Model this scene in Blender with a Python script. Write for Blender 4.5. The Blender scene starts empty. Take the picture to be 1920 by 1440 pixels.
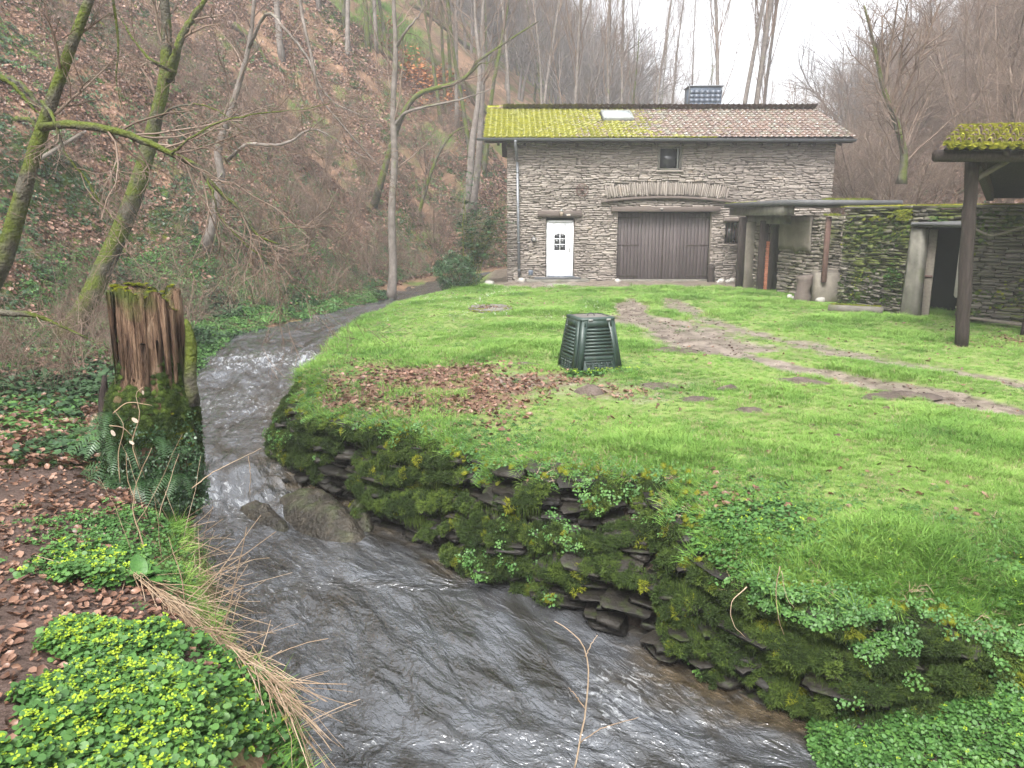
import bpy, math, random
import numpy as np
from mathutils import Vector, Matrix
rng = np.random.default_rng(7)
random.seed(7)
SC = bpy.context.scene
COL = SC.collection
# ---------------------------------------------------------------- camera, world, sun, exposure
CAM_Z, PITCH, FPX = 2.28, math.radians(12.1), 1450.0
cd = bpy.data.cameras.new('camera'); cam = bpy.data.objects.new('camera', cd); COL.objects.link(cam)
cam.location = (0, 0, CAM_Z); cam.rotation_euler = (math.pi/2 - PITCH, 0, 0)
cd.sensor_width = 36; cd.lens = 36*FPX/1920; cd.clip_start = .05; cd.clip_end = 2000
SC.camera = cam
SUN_EL, SUN_AZ = math.radians(52), math.radians(200)
w = bpy.data.worlds.new('World'); SC.world = w; w.use_nodes = True
nt = w.node_tree; nt.nodes.clear()
sky = nt.nodes.new('ShaderNodeTexSky'); sky.sky_type = 'NISHITA'; sky.sun_disc = False
sky.sun_elevation = SUN_EL; sky.sun_rotation = SUN_AZ; sky.air_density = 1.0; sky.dust_density = 6.0; sky.ozone_density = 1.0
hs = nt.nodes.new('ShaderNodeHueSaturation'); hs.inputs['Saturation'].default_value = .22
bg = nt.nodes.new('ShaderNodeBackground'); bg.inputs['Strength'].default_value = .15
wo = nt.nodes.new('ShaderNodeOutputWorld')
nt.links.new(sky.outputs[0], hs.inputs['Color']); nt.links.new(hs.outputs[0], bg.inputs['Color']); nt.links.new(bg.outputs[0], wo.inputs[0])
sd = bpy.data.lights.new('sun', 'SUN'); sd.energy = 1.4; sd.angle = math.radians(16); sd.color = (1, .97, .92)
so = bpy.data.objects.new('sun', sd); COL.objects.link(so)
sdir = Vector((math.sin(SUN_AZ)*math.cos(SUN_EL), math.cos(SUN_AZ)*math.cos(SUN_EL), math.sin(SUN_EL)))
so.rotation_euler = sdir.to_track_quat('Z', 'Y').to_euler(); so.location = (0, -5, 30)
SC.view_settings.view_transform = 'Standard'; SC.view_settings.look = 'None'
SC.view_settings.exposure = 1.72; SC.view_settings.gamma = 1; SC.view_settings.use_curve_mapping = False
try:
    SC.cycles.max_bounces = 5; SC.cycles.diffuse_bounces = 3; SC.cycles.glossy_bounces = 2
    SC.cycles.transmission_bounces = 4; SC.cycles.volume_bounces = 1; SC.cycles.transparent_max_bounces = 6
    SC.cycles.sample_clamp_indirect = 6
    SC.cycles.use_denoising = True
except Exception: pass

# ---------------------------------------------------------------- helpers
def ray(u, v):
    x = (u-960)/FPX; y = (720-v)/FPX
    c, s = math.cos(PITCH), math.sin(PITCH)
    return np.array([x, c + s*y, -s + c*y])
def G(u, v, z=0.0):                      # where a ray of the survey meets height z
    d = ray(u, v); t = (z-CAM_Z)/d[2]; return np.array([0, 0, CAM_Z]) + d*t
def at(u, v, Y):                         # ... or distance Y
    d = ray(u, v); t = Y/d[1]; return np.array([0, 0, CAM_Z]) + d*t
def sstep(a, b, x):
    t = np.clip((np.asarray(x, float)-a)/(b-a), 0, 1); return t*t*(3-2*t)
def _h(ix, iy, iz, s):
    n = (ix.astype(np.int64)*374761393 + iy.astype(np.int64)*668265263 + iz.astype(np.int64)*2147483647 + s*974634777) & 0xffffffff
    n = ((n ^ (n >> 13))*1274126177) & 0xffffffff
    n = (n ^ (n >> 16)) & 0xffffffff
    return n/4294967295.0
def vn(x, y, z=0.0, s=0):
    x = np.asarray(x, float); y = np.asarray(y, float)+0*x; z = np.asarray(z, float)+0*x
    ix, iy, iz = np.floor(x), np.floor(y), np.floor(z)
    fx, fy, fz = x-ix, y-iy, z-iz
    fx, fy, fz = [f*f*(3-2*f) for f in (fx, fy, fz)]
    ix, iy, iz = [a.astype(np.int64) for a in (ix, iy, iz)]
    r = 0
    for dx in (0, 1):
        for dy in (0, 1):
            for dz in (0, 1):
                wgt = (fx if dx else 1-fx)*(fy if dy else 1-fy)*(fz if dz else 1-fz)
                r = r + wgt*_h(ix+dx, iy+dy, iz+dz, s)
    return r*2-1
def fbm(x, y, z=0.0, o=4, s=0):
    r, a, f = 0, 1.0, 1.0
    for k in range(o):
        r = r + a*vn(np.asarray(x)*f+17.3*k, np.asarray(y)*f+5.1*k, np.asarray(z)*f, s+k); a *= .5; f *= 2.03
    return r/1.6
def tag(o, label=None, cat=None, group=None, kind=None):
    if label: o['label'] = label
    if cat: o['category'] = cat
    if group: o['group'] = group
    if kind: o['kind'] = kind
    return o
def link(name, me, parent=None):
    o = bpy.data.objects.new(name, me); COL.objects.link(o)
    if parent is not None: o.parent = parent
    return o
def empty(name, loc=(0, 0, 0), rz=0):
    o = bpy.data.objects.new(name, None); COL.objects.link(o); o.location = loc; o.rotation_euler = (0, 0, rz)
    o.empty_display_size = .2; return o
def make_mesh(name, V, F, mats=None, smooth=False, attrs=None, midx=None):
    V = np.asarray(V, np.float32)
    me = bpy.data.meshes.new(name); me.vertices.add(len(V)); me.vertices.foreach_set('co', V.ravel())
    Fl = F if isinstance(F, list) else [F]
    Fl = [np.asarray(f, np.int32) for f in Fl if len(f)]
    tot = np.concatenate([np.full(len(f), f.shape[1], np.int32) for f in Fl]); idx = np.concatenate([f.ravel() for f in Fl])
    st = np.concatenate([[0], np.cumsum(tot)[:-1]]).astype(np.int32)
    me.loops.add(len(idx)); me.loops.foreach_set('vertex_index', idx)
    me.polygons.add(len(tot)); me.polygons.foreach_set('loop_start', st); me.polygons.foreach_set('loop_total', tot)
    if smooth: me.polygons.foreach_set('use_smooth', np.ones(len(tot), bool))
    for m in (mats if isinstance(mats, (list, tuple)) else [mats]):
        if m: me.materials.append(m)
    if midx is not None: me.polygons.foreach_set('material_index', np.asarray(midx, np.int32))
    for k, a in (attrs or {}).items():
        at_ = me.attributes.new(k, 'FLOAT', 'POINT'); at_.data.foreach_set('value', np.asarray(a, np.float32))
    me.update(calc_edges=True); me.validate(); return me
def rotm(ax, ay, az):
    return np.array((Matrix.Rotation(az, 3, 'Z') @ Matrix.Rotation(ay, 3, 'Y') @ Matrix.Rotation(ax, 3, 'X')))
class MB:
    def __init__(s): s.V = []; s.Q = []; s.T = []; s.n = 0; s.R = []; s.P = []
    def add(s, V, Q=None, T=None, rnd=None, P=None):
        V = np.asarray(V, float)
        if Q is not None and len(Q): s.Q.append(np.asarray(Q)+s.n)
        if T is not None and len(T): s.T.append(np.asarray(T)+s.n)
        for p in (P or []): s.P.append(np.asarray(p)+s.n)
        s.V.append(V); s.n += len(V); s.R.append(np.full(len(V), random.random() if rnd is None else rnd)); return s
    def box(s, c, size, R=None, bev=0.0, jit=0.0, rnd=None, taper=1.0):
        hx, hy, hz = [a/2 for a in size]
        b = min(bev, hx*.9, hy*.9, hz*.9)
        if b <= 0:
            V = np.array([[x, y, z] for z in (-hz, hz) for x, y in ((-hx, -hy), (hx, -hy), (hx, hy), (-hx, hy))], float)
            Q = [[0, 3, 2, 1], [4, 5, 6, 7], [0, 1, 5, 4], [1, 2, 6, 5], [2, 3, 7, 6], [3, 0, 4, 7]]
            T = []
            V[4:, :2] *= taper
        else:
            rings = []
            for z, i in ((-hz, b), (-hz+b, 0), (hz-b, 0), (hz, b)):
                a, c_ = hx-i, hy-i
                k = b if i == 0 else 0
                rings.append([[a-k, -hy+i, z], [a, -c_+k, z], [a, c_-k, z], [a-k, hy-i, z], [-a+k, hy-i, z], [-a, c_-k, z], [-a, -c_+k, z], [-a+k, -hy+i, z]])
            V = np.array(rings, float).reshape(-1, 3)
            Q = []; 
            for r in range(3):
                for k in range(8):
                    Q.append([r*8+k, r*8+(k+1) % 8, (r+1)*8+(k+1) % 8, (r+1)*8+k])
            Pn = [[7, 6, 5, 4, 3, 2, 1, 0], [24+k for k in range(8)]]
            V[:, :2] *= (1+(taper-1)*(V[:, 2:3]+hz)/(2*hz))
            if jit: V += rng.normal(0, jit, V.shape)
            if R is not None: V = V @ np.asarray(R).T
            return s.add(V+np.asarray(c), Q, None, rnd, Pn)
        if jit: V += rng.normal(0, jit, V.shape)
        if R is not None: V = V @ np.asarray(R).T
        return s.add(V+np.asarray(c), Q, T, rnd)
    def tube(s, P, r, k=6, cap=True, rnd=None, bump=0.0):
        P = np.asarray(P, float); n = len(P); r = np.broadcast_to(np.asarray(r, float), (n,))
        d = np.gradient(P, axis=0); d /= np.linalg.norm(d, axis=1)[:, None]+1e-9
        up = np.array([0, 0, 1.]) if abs(d[0, 2]) < .9 else np.array([1., 0, 0])
        U = np.cross(d, up); bad = np.linalg.norm(U, axis=1) < .05; U[bad] = np.cross(d[bad], [0, 1., 0])
        U /= np.linalg.norm(U, axis=1)[:, None]+1e-9
        for i in range(1, n):                       # keep frames consistent
            u = U[i-1]-d[i]*np.dot(U[i-1], d[i]); l = np.linalg.norm(u)
            if l > 1e-6: U[i] = u/l
        W = np.cross(d, U); a = np.arange(k)*2*math.pi/k
        rr = r[:, None]*np.ones(k)
        if bump: rr = rr*(1+bump*rng.normal(0, 1, (n, k)))
        V = P[:, None]+rr[..., None]*(np.cos(a)[None, :, None]*U[:, None]+np.sin(a)[None, :, None]*W[:, None])
        i = np.arange(n-1)[:, None]*k; j = np.arange(k)[None]; j2 = (j+1) % k
        Q = np.stack([i+j, i+j2, i+k+j2, i+k+j], -1).reshape(-1, 4)
        Pn = [list(range(k))[::-1], [(n-1)*k+q for q in range(k)]] if cap and k > 2 else []
        return s.add(V.reshape(-1, 3), Q, None, rnd, Pn)
    def build(s, name, mat, parent=None, smooth=False, me_only=False, attrs=None):
        V = np.concatenate(s.V); F = []
        if s.Q: F.append(np.concatenate(s.Q))
        if s.T: F.append(np.concatenate(s.T))
        bylen = {}
        for p in s.P: bylen.setdefault(len(p), []).append(p)
        F += [np.array(v) for v in bylen.values()]
        at_ = {'rnd': np.concatenate(s.R)}
        me = make_mesh(name, V, F, mat, smooth, at_)
        return me if me_only else link(name, me, parent)
def spline(pts, n):
    P = np.asarray(pts, float); m = len(P); t = np.linspace(0, m-1, n); o = []
    Q = np.vstack([2*P[0]-P[1], P, 2*P[-1]-P[-2]])
    for x in t:
        i = min(int(x), m-2); f = x-i; a, b, c, d = Q[i:i+4]
        o.append(.5*((2*b)+(c-a)*f+(2*a-5*b+4*c-d)*f*f+(3*b-a-3*c+d)*f**3))
    return np.array(o)

# ---------------------------------------------------------------- materials
def M(name, ramp, rand=.3, ns=3.0, nd=6.0, rough=.8, bump=0.0, bs=20.0, bd=.02, moss=None, world=True, transl=0.0, spec=.3, stretch=None, metal=0.0, attr=None, wet=None, coat=0):
    m = bpy.data.materials.new(name); m.use_nodes = True; t = m.node_tree; N = t.nodes; L = t.links; N.clear()
    out = N.new('ShaderNodeOutputMaterial'); P = N.new('ShaderNodeBsdfPrincipled')
    P.inputs['Roughness'].default_value = rough; P.inputs['Specular IOR Level'].default_value = spec; P.inputs['Metallic'].default_value = metal
    if coat: P.inputs['Coat Weight'].default_value = coat; P.inputs['Coat Roughness'].default_value = .25
    if world: co = N.new('ShaderNodeNewGeometry').outputs['Position']
    else: co = N.new('ShaderNodeTexCoord').outputs['Object']
    if stretch:
        mp = N.new('ShaderNodeMapping'); mp.inputs['Scale'].default_value = stretch; L.new(co, mp.inputs[0]); co = mp.outputs[0]
    nz = N.new('ShaderNodeTexNoise'); nz.inputs['Scale'].default_value = ns; nz.inputs['Detail'].default_value = nd; nz.inputs['Roughness'].default_value = .62
    L.new(co, nz.inputs['Vector'])
    mr = N.new('ShaderNodeMapRange'); mr.inputs[1].default_value = .28; mr.inputs[2].default_value = .72; mr.inputs[4].default_value = 1-rand
    L.new(nz.outputs[0], mr.inputs[0])
    oi = N.new('ShaderNodeObjectInfo'); ar = N.new('ShaderNodeAttribute'); ar.attribute_name = 'rnd'
    ad = N.new('ShaderNodeMath'); ad.operation = 'ADD'; L.new(oi.outputs['Random'], ad.inputs[0]); L.new(ar.outputs['Fac'], ad.inputs[1])
    fr = N.new('ShaderNodeMath'); fr.operation = 'FRACT'; L.new(ad.outputs[0], fr.inputs[0])
    ma = N.new('ShaderNodeMath'); ma.operation = 'MULTIPLY_ADD'; ma.inputs[1].default_value = rand; L.new(fr.outputs[0], ma.inputs[0]); L.new(mr.outputs[0], ma.inputs[2])
    cr = N.new('ShaderNodeValToRGB'); e = cr.color_ramp.elements
    n = len(ramp)
    for i, c in enumerate(ramp):
        el = e[i] if i < 2 else e.new(1)
        el.position = i/(n-1) if n > 1 else 0; el.color = (*c, 1)
    L.new(ma.outputs[0], cr.inputs[0]); colr = cr.outputs[0]
    def mossmix(colr, ms):
        c1, c2, thr, soft, upw, sc = ms[:6]
        n2 = N.new('ShaderNodeTexNoise'); n2.inputs['Scale'].default_value = sc; n2.inputs['Detail'].default_value = 5; L.new(co if not stretch else (N.new('ShaderNodeNewGeometry').outputs['Position']), n2.inputs['Vector'])
        g = N.new('ShaderNodeNewGeometry'); sp = N.new('ShaderNodeSeparateXYZ'); L.new(g.outputs['Normal'], sp.inputs[0])
        m1 = N.new('ShaderNodeMath'); m1.operation = 'MULTIPLY_ADD'; m1.inputs[1].default_value = upw; L.new(sp.outputs[2], m1.inputs[0]); L.new(n2.outputs[0], m1.inputs[2])
        last = m1.outputs[0]
        if len(ms) > 6 and ms[6]:                 # an attribute that says where moss grows
            a2 = N.new('ShaderNodeAttribute'); a2.attribute_name = ms[6]
            m3 = N.new('ShaderNodeMath'); m3.operation = 'ADD'; L.new(a2.outputs['Fac'], m3.inputs[0]); L.new(last, m3.inputs[1]); last = m3.outputs[0]
        if len(ms) > 7 and ms[7]:                 # (x0, x1, gain): grows towards one end of the roof
            x0, x1, gn = ms[7]; s2 = N.new('ShaderNodeSeparateXYZ'); L.new(g.outputs['Position'], s2.inputs[0])
            m4 = N.new('ShaderNodeMapRange'); m4.inputs[1].default_value = x0; m4.inputs[2].default_value = x1; m4.inputs[3].default_value = gn; m4.inputs[4].default_value = 0
            L.new(s2.outputs[0], m4.inputs[0]); m5 = N.new('ShaderNodeMath'); m5.operation = 'ADD'; L.new(m4.outputs[0], m5.inputs[0]); L.new(last, m5.inputs[1]); last = m5.outputs[0]
        m2 = N.new('ShaderNodeMapRange'); m2.inputs[1].default_value = thr; m2.inputs[2].default_value = thr+soft; L.new(last, m2.inputs[0])
        n3 = N.new('ShaderNodeTexNoise'); n3.inputs['Scale'].default_value = sc*7; n3.inputs['Detail'].default_value = 4; L.new(g.outputs['Position'], n3.inputs['Vector'])
        c3 = N.new('ShaderNodeMix'); c3.data_type = 'RGBA'; c3.inputs[6].default_value = (*c1, 1); c3.inputs[7].default_value = (*c2, 1); L.new(n3.outputs[0], c3.inputs[0])
        mx = N.new('ShaderNodeMix'); mx.data_type = 'RGBA'; L.new(m2.outputs[0], mx.inputs[0]); L.new(colr, mx.inputs[6]); L.new(c3.outputs[2], mx.inputs[7])
        return mx.outputs[2]
    for ms in ([moss] if moss and not isinstance(moss, list) else (moss or [])): colr = mossmix(colr, ms)
    if attr:                                       # [(attribute, colour1, colour2, scale)] layers
        for an, c1, c2, sc in attr:
            a2 = N.new('ShaderNodeAttribute'); a2.attribute_name = an
            n3 = N.new('ShaderNodeTexNoise'); n3.inputs['Scale'].default_value = sc; n3.inputs['Detail'].default_value = 6; n3.inputs['Roughness'].default_value = .7; L.new(co, n3.inputs['Vector'])
            c3 = N.new('ShaderNodeMix'); c3.data_type = 'RGBA'; c3.inputs[6].default_value = (*c1, 1); c3.inputs[7].default_value = (*c2, 1)
            m6 = N.new('ShaderNodeMapRange'); m6.inputs[1].default_value = .35; m6.inputs[2].default_value = .65; L.new(n3.outputs[0], m6.inputs[0]); L.new(m6.outputs[0], c3.inputs[0])
            m7 = N.new('ShaderNodeMath'); m7.operation = 'ADD'; L.new(a2.outputs['Fac'], m7.inputs[0]); L.new(n3.outputs[0], m7.inputs[1])
            m8 = N.new('ShaderNodeMapRange'); m8.inputs[1].default_value = .78; m8.inputs[2].default_value = 1.2; L.new(m7.outputs[0], m8.inputs[0])
            mx = N.new('ShaderNodeMix'); mx.data_type = 'RGBA'; L.new(m8.outputs[0], mx.inputs[0]); L.new(colr, mx.inputs[6]); L.new(c3.outputs[2], mx.inputs[7]); colr = mx.outputs[2]
            if wet == an:
                m9 = N.new('ShaderNodeMapRange'); m9.inputs[3].default_value = rough; m9.inputs[4].default_value = .28; L.new(m8.outputs[0], m9.inputs[0]); L.new(m9.outputs[0], P.inputs['Roughness'])
    L.new(colr, P.inputs['Base Color'])
    if bump:
        nb = N.new('ShaderNodeTexNoise'); nb.inputs['Scale'].default_value = bs; nb.inputs['Detail'].default_value = 5; L.new(co, nb.inputs['Vector'])
        b = N.new('ShaderNodeBump'); b.inputs['Strength'].default_value = bump; b.inputs['Distance'].default_value = bd
        L.new(nb.outputs[0], b.inputs['Height']); L.new(b.outputs[0], P.inputs['Normal'])
    if transl:
        tr = N.new('ShaderNodeBsdfTranslucent'); L.new(colr, tr.inputs[0]); ms_ = N.new('ShaderNodeMixShader'); ms_.inputs[0].default_value = transl
        L.new(P.outputs[0], ms_.inputs[1]); L.new(tr.outputs[0], ms_.inputs[2]); L.new(ms_.outputs[0], out.inputs[0])
    else: L.new(P.outputs[0], out.inputs[0])
    return m
MOSS = ((.10, .16, .012), (.24, .26, .02))
DMOSS = ((.035, .06, .012), (.09, .13, .02))
mat = dict(
 lawn=M('lawn_soil_and_grass', [(.085, .10, .035), (.14, .20, .05), (.20, .27, .075)], 0, 1.3, 8, .9, .6, 40, .03,
        attr=[('leafy', (.09, .05, .03), (.17, .10, .07), 9), ('mud', (.055, .041, .031), (.27, .225, .185), 3.0)], wet='mud'),
 earth=M('damp_earth', [(.03, .022, .016), (.06, .043, .03)], 0, 3, 8, .85, .8, 30, .03),
 path=M('leafy_path_earth', [(.03, .021, .016), (.065, .043, .035), (.10, .066, .054)], 0, 2.2, 9, .6, .8, 25, .04),
 hill=M('hillside_leaf_litter', [(.065, .040, .024), (.18, .108, .066), (.31, .195, .13)], 0, 1.1, 10, .85, 1, 14, .06, moss=((.045, .075, .016), (.12, .17, .03), .50, .14, 0, .5)),
 fogh=M('wooded_hill', [(.06, .05, .045), (.10, .085, .075)], 0, .4, 8, .9, 1, 2, .3),
 stone=M('grey_slate_stone', [(.155, .132, .114), (.20, .172, .15), (.24, .21, .184), (.285, .252, .222), (.26, .205, .155)], .45, 2.2, 8, .75, .5, 18, .02),
 mortar=M('old_lime_mortar', [(.15, .128, .108), (.26, .225, .19)], 0, 4, 8, .95, .8, 25, .03),
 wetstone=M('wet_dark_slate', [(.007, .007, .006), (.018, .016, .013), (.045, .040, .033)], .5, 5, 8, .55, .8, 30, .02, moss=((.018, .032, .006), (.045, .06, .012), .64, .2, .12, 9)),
 mossstone=M('mossy_slate', [(.05, .045, .038), (.11, .10, .085), (.19, .17, .145)], .5, 4, 8, .7, .6, 25, .02, moss=((.035, .05, .01), (.10, .12, .02), .50, .14, .12, 1.2)),
 annexst=M('patchy_plaster_and_stone', [(.09, .08, .065), (.17, .15, .125), (.24, .21, .18)], .45, 3, 8, .8, .6, 25, .02, moss=((.06, .065, .02), (.09, .10, .03), .60, .15, .1, 1.3)),
 plaster=M('weathered_plaster', [(.10, .09, .075), (.17, .15, .125)], 0, 3, 8, .9, .6, 18, .03, moss=((.05, .055, .03), (.08, .085, .04), .5, .2, 0, 1.1)),
 concrete=M('weathered_concrete', [(.075, .072, .06), (.19, .18, .155)], 0, 3, 8, .85, .5, 22, .02, moss=((.08, .10, .03), (.12, .15, .04), .62, .15, 0, 1)),
 slab=M('dark_roof_edge', [(.05, .052, .055), (.10, .10, .105)], .2, 4, 8, .6, .3, 20, .01),
 tile=M('clay_pantile', [(.04, .028, .021), (.085, .050, .036), (.125, .075, .052), (.10, .088, .06), (.21, .195, .175)], .65, 7, 6, .45, .4, 30, .01, spec=.6,
        moss=[((.34, .33, .32), (.52, .51, .50), .61, .06, 0, 9), ((.13, .14, .012), (.26, .25, .03), .76, .18, .06, 1.7, None, (-1, 8.5, .60))]),
 mosstile=M('moss_covered_tile', [(.09, .06, .045), (.17, .12, .09)], .3, 5, 6, .8, .6, 30, .02, moss=((.14, .16, .012), (.36, .36, .03), .50, .12, .12, 2.2)),
 ymoss=M('yellow_roof_moss', [(.10, .115, .012), (.23, .235, .02), (.42, .40, .04)], .45, 3.0, 6, .95, world=True, transl=.15),
 moss=M('bright_moss', [(.07, .085, .01), (.15, .175, .014), (.27, .27, .02)], .5, 2.5, 5, .95, world=True, transl=.15),
 dmoss=M('dark_wet_moss', [(.010, .020, .005), (.034, .060, .011), (.105, .155, .022)], .55, 2.2, 5, .9, transl=.15),
 grass=M('grass_blades', [(.06, .145, .028), (.155, .30, .05), (.30, .43, .11)], .35, .7, 6, .55, transl=.3),
 herb=M('green_herb_leaves', [(.03, .085, .02), (.065, .16, .035), (.12, .24, .05)], .55, 1.5, 4, .5, transl=.2, spec=.4),
 dherb=M('dark_ivy_leaves', [(.015, .04, .015), (.03, .075, .025), (.06, .12, .045)], .55, 1.5, 4, .4, transl=.12, spec=.5),
 flower=M('yellow_saxifrage_bracts', [(.17, .29, .02), (.35, .45, .03)], .6, 5, 3, .6, transl=.2),
 white=M('snowdrop_petals', [(.6, .62, .58), (.8, .8, .78)], .5, 5, 3, .6),
 dead=M('dead_beech_leaves', [(.04, .021, .014), (.11, .055, .035), (.205, .108, .068), (.31, .20, .145)], .75, 2, 4, .42, transl=.1, spec=.5),
 bark=M('mossy_bark', [(.03, .027, .02), (.075, .068, .05), (.13, .12, .095)], .15, 6, 8, .85, 1, 26, .04, moss=((.035, .05, .008), (.105, .13, .014), .40, .16, .14, 2.4)),
 gbark=M('grey_bark', [(.075, .065, .055), (.15, .13, .115), (.24, .215, .195)], .2, 5, 8, .85, .8, 22, .02, moss=((.06, .08, .02), (.12, .15, .03), .62, .14, .1, 2.0)),
 twig=M('brown_twigs', [(.06, .038, .027), (.14, .098, .072), (.27, .21, .17)], .5, 2, 3, .7),
 mtwig=M('mossy_twigs', [(.06, .07, .012), (.13, .15, .02), (.10, .075, .05)], .4, 3, 3, .8),
 far=M('distant_bark', [(.10, .085, .078), (.16, .14, .13)], .5, 2, 3, .9),
 straw=M('dry_straw', [(.16, .11, .07), (.30, .215, .14), (.42, .33, .24)], .7, 3, 3, .6),
 rot=M('rotten_wood', [(.014, .009, .006), (.07, .038, .023), (.185, .115, .072), (.33, .25, .18)], .1, 3.6, 9, .8, 1, 20, .06, stretch=(3.4, 3.4, .5), moss=((.03, .04, .01), (.10, .12, .018), .50, .12, 0, 2.5)),
 oldwood=M('dark_old_timber', [(.014, .010, .009), (.036, .026, .023), (.068, .050, .045)], .2, 5, 8, .7, 1, 24, .02, stretch=(6, 6, .8)),
 doorwood=M('brown_stained_boards', [(.046, .037, .037), (.072, .058, .058), (.098, .081, .081)], .45, 3, 7, .6, .4, 25, .006, stretch=(8, 8, .7)),
 lintel=M('grey_timber_lintel', [(.07, .055, .048), (.13, .105, .092)], .2, 4, 8, .8, .6, 20, .01, stretch=(.8, 6, 6)),
 upvc=M('white_plastic_door', [(.74, .75, .78), (.8, .81, .83)], .1, 2, 2, .3, spec=.5),
 glass=M('dark_window_glass', [(.02, .022, .026), (.035, .038, .042)], .2, 2, 2, .08, spec=.8),
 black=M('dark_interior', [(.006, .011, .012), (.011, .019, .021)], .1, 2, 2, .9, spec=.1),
 zinc=M('zinc_gutter', [(.13, .14, .155), (.21, .22, .235)], .2, 5, 4, .45, metal=.3, spec=.5),
 slate=M('blue_slate', [(.055, .07, .095), (.075, .092, .12)], .5, 4, 5, .4, .2, 20, .005, spec=.5),
 rust=M('rusty_iron', [(.06, .035, .03), (.13, .075, .06)], .2, 12, 6, .8, .3, 40, .004),
 brick=M('old_red_brick', [(.28, .10, .055), (.42, .17, .10)], .5, 8, 5, .8, .3, 30, .005),
 bin=M('dark_green_plastic', [(.022, .04, .034), (.032, .055, .046)], .15, 3, 7, .42, .15, 60, .003, spec=.45, moss=((.05, .06, .045), (.07, .085, .06), .64, .2, 0, 6)),
 binlid=M('dusty_plastic_lid', [(.09, .085, .075), (.17, .155, .14)], 0, 6, 7, .6),
 slatew=M('weathered_plank', [(.10, .088, .072), (.20, .175, .145)], .3, 4, 7, .8, .4, 20, .01, stretch=(1, 5, 5)),
 rock=M('stream_boulder', [(.009, .008, .006), (.030, .025, .017), (.075, .062, .043)], .1, 7, 10, .5, 1, 22, .06, spec=.5, moss=((.04, .05, .02), (.07, .085, .03), .6, .2, .1, 3)),
 pale=M('pale_field_stone', [(.22, .21, .19), (.42, .40, .37)], .6, 6, 6, .8, .5, 30, .01),
 mole=M('fresh_molehill_soil', [(.04, .03, .025), (.09, .07, .058), (.14, .11, .095)], .2, 9, 8, .9, 1, 40, .03),
 lampm=M('grey_lamp_metal', [(.16, .17, .16), (.24, .25, .24)], .2, 6, 3, .5),
 pod=M('papery_seed_pod', [(.45, .36, .28), (.6, .5, .42)], .6, 6, 3, .5, transl=.35),
 orange=M('orange_dead_fern', [(.26, .10, .035), (.42, .18, .07)], .6, 3, 3, .8),
)
# ---------------------------------------------------------------- the lie of the land
xLY = np.array([-14, -6, -3, 0, 1.5, 2.17, 2.86, 3.27, 3.8, 4.3, 5.9, 7.0, 8.5, 11, 14, 18, 20.5, 23, 26, 30, 36, 45, 60, 100, 150, 300.])
xLX = np.array([9, 5.5, 3.2, .9, 0, -.60, -.80, -.98, -1.47, -1.8, -2.57, -3.1, -4.2, -5.3, -6.0, -6.8, -6.2, -5.2, -4.4, -3.8, -2.6, 5.5, 13, 29, 47, 110.])
_tp = [(1255, 912, -.1), (1200, 905, -.1), (1120, 903, -.08), (1040, 900, -.08), (960, 888, -.08), (900, 855, -.08), (830, 838, -.08), (760, 820, -.07), (640, 800, -.06), (560, 778, -.05), (505, 750, -.05)]
_tp = sorted([G(*q)[[1, 0]].tolist() for q in _tp]); _k = [q for i, q in enumerate(_tp) if i == 0 or q[0]-_tp[i-1][0] > .005]
xEY = np.array([-14, -3, 1, 3.0, 3.8, 4.2, 4.5, 4.75, 5.1, 5.5, 5.95]+[q[0] for q in _k]+[_k[-1][0]+.35, _k[-1][0]+.9, 12, 13.3, 16, 18.6, 22.4, 24.5, 26.4, 28.5, 36, 38.5, 45, 60, 100, 150, 300.])
_k = [[q[0], q[1]+.42*math.exp(-((q[1]+3.0)/.9)**2)] for q in _k]
xEX = np.array([16, 12, 8.5, 6.6, 5.0, 3.8, 2.8, 2.2, 1.75, 1.52, 1.42]+[q[1] for q in _k]+[_k[-1][1]-.1, _k[-1][1]-.15, -3.4, -3.35, -3.6, -3.6, -3.3, -2.6, -1.7, -1.3, -1.0, 1.2, 7.5, 15.0, 31, 49, 112.5])
_ty = np.linspace(-14, 300, 6281)
def _sm(xs, ys, n=7):
    v = np.interp(_ty, xs, ys); k = np.ones(n)/n; vv = np.convolve(np.pad(v, n//2, 'edge'), k, 'valid'); return vv
_xl, _xe = _sm(xLY, xLX, 9), _sm(xEY, xEX, 5)
xL = lambda y: np.interp(y, _ty, _xl)
xE = lambda y: np.interp(y, _ty, _xe)
wz = lambda y: np.interp(y, [-14, 7.6, 8.3, 9.2, 10, 13.6, 15.5, 22, 30, 50], [-1.25, -1.10, -1.07, -.90, -.82, -.70, -.52, -.42, -.32, -.2])
xRY = np.array([-14, 10, 17, 22, 28, 36, 60, 100, 200, 300]); xRX = np.array([26, 17, 14.6, 13.0, 12.9, 13.3, 17, 28, 68, 115.])
xR = lambda y: np.interp(y, xRY, xRX)
EDGE = np.stack([xE(np.concatenate([np.linspace(-2, 14, 330), np.linspace(14.2, 45, 80)])), np.concatenate([np.linspace(-2, 14, 330), np.linspace(14.2, 45, 80)])], 1)
def edist(x, y):
    x = np.ravel(x); y = np.ravel(y); o = np.empty(len(x))
    for i in range(0, len(x), 20000):
        a = x[i:i+20000, None]-EDGE[None, :, 0]; b = y[i:i+20000, None]-EDGE[None, :, 1]
        o[i:i+20000] = np.sqrt((a*a+b*b).min(1))
    return o
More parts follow.
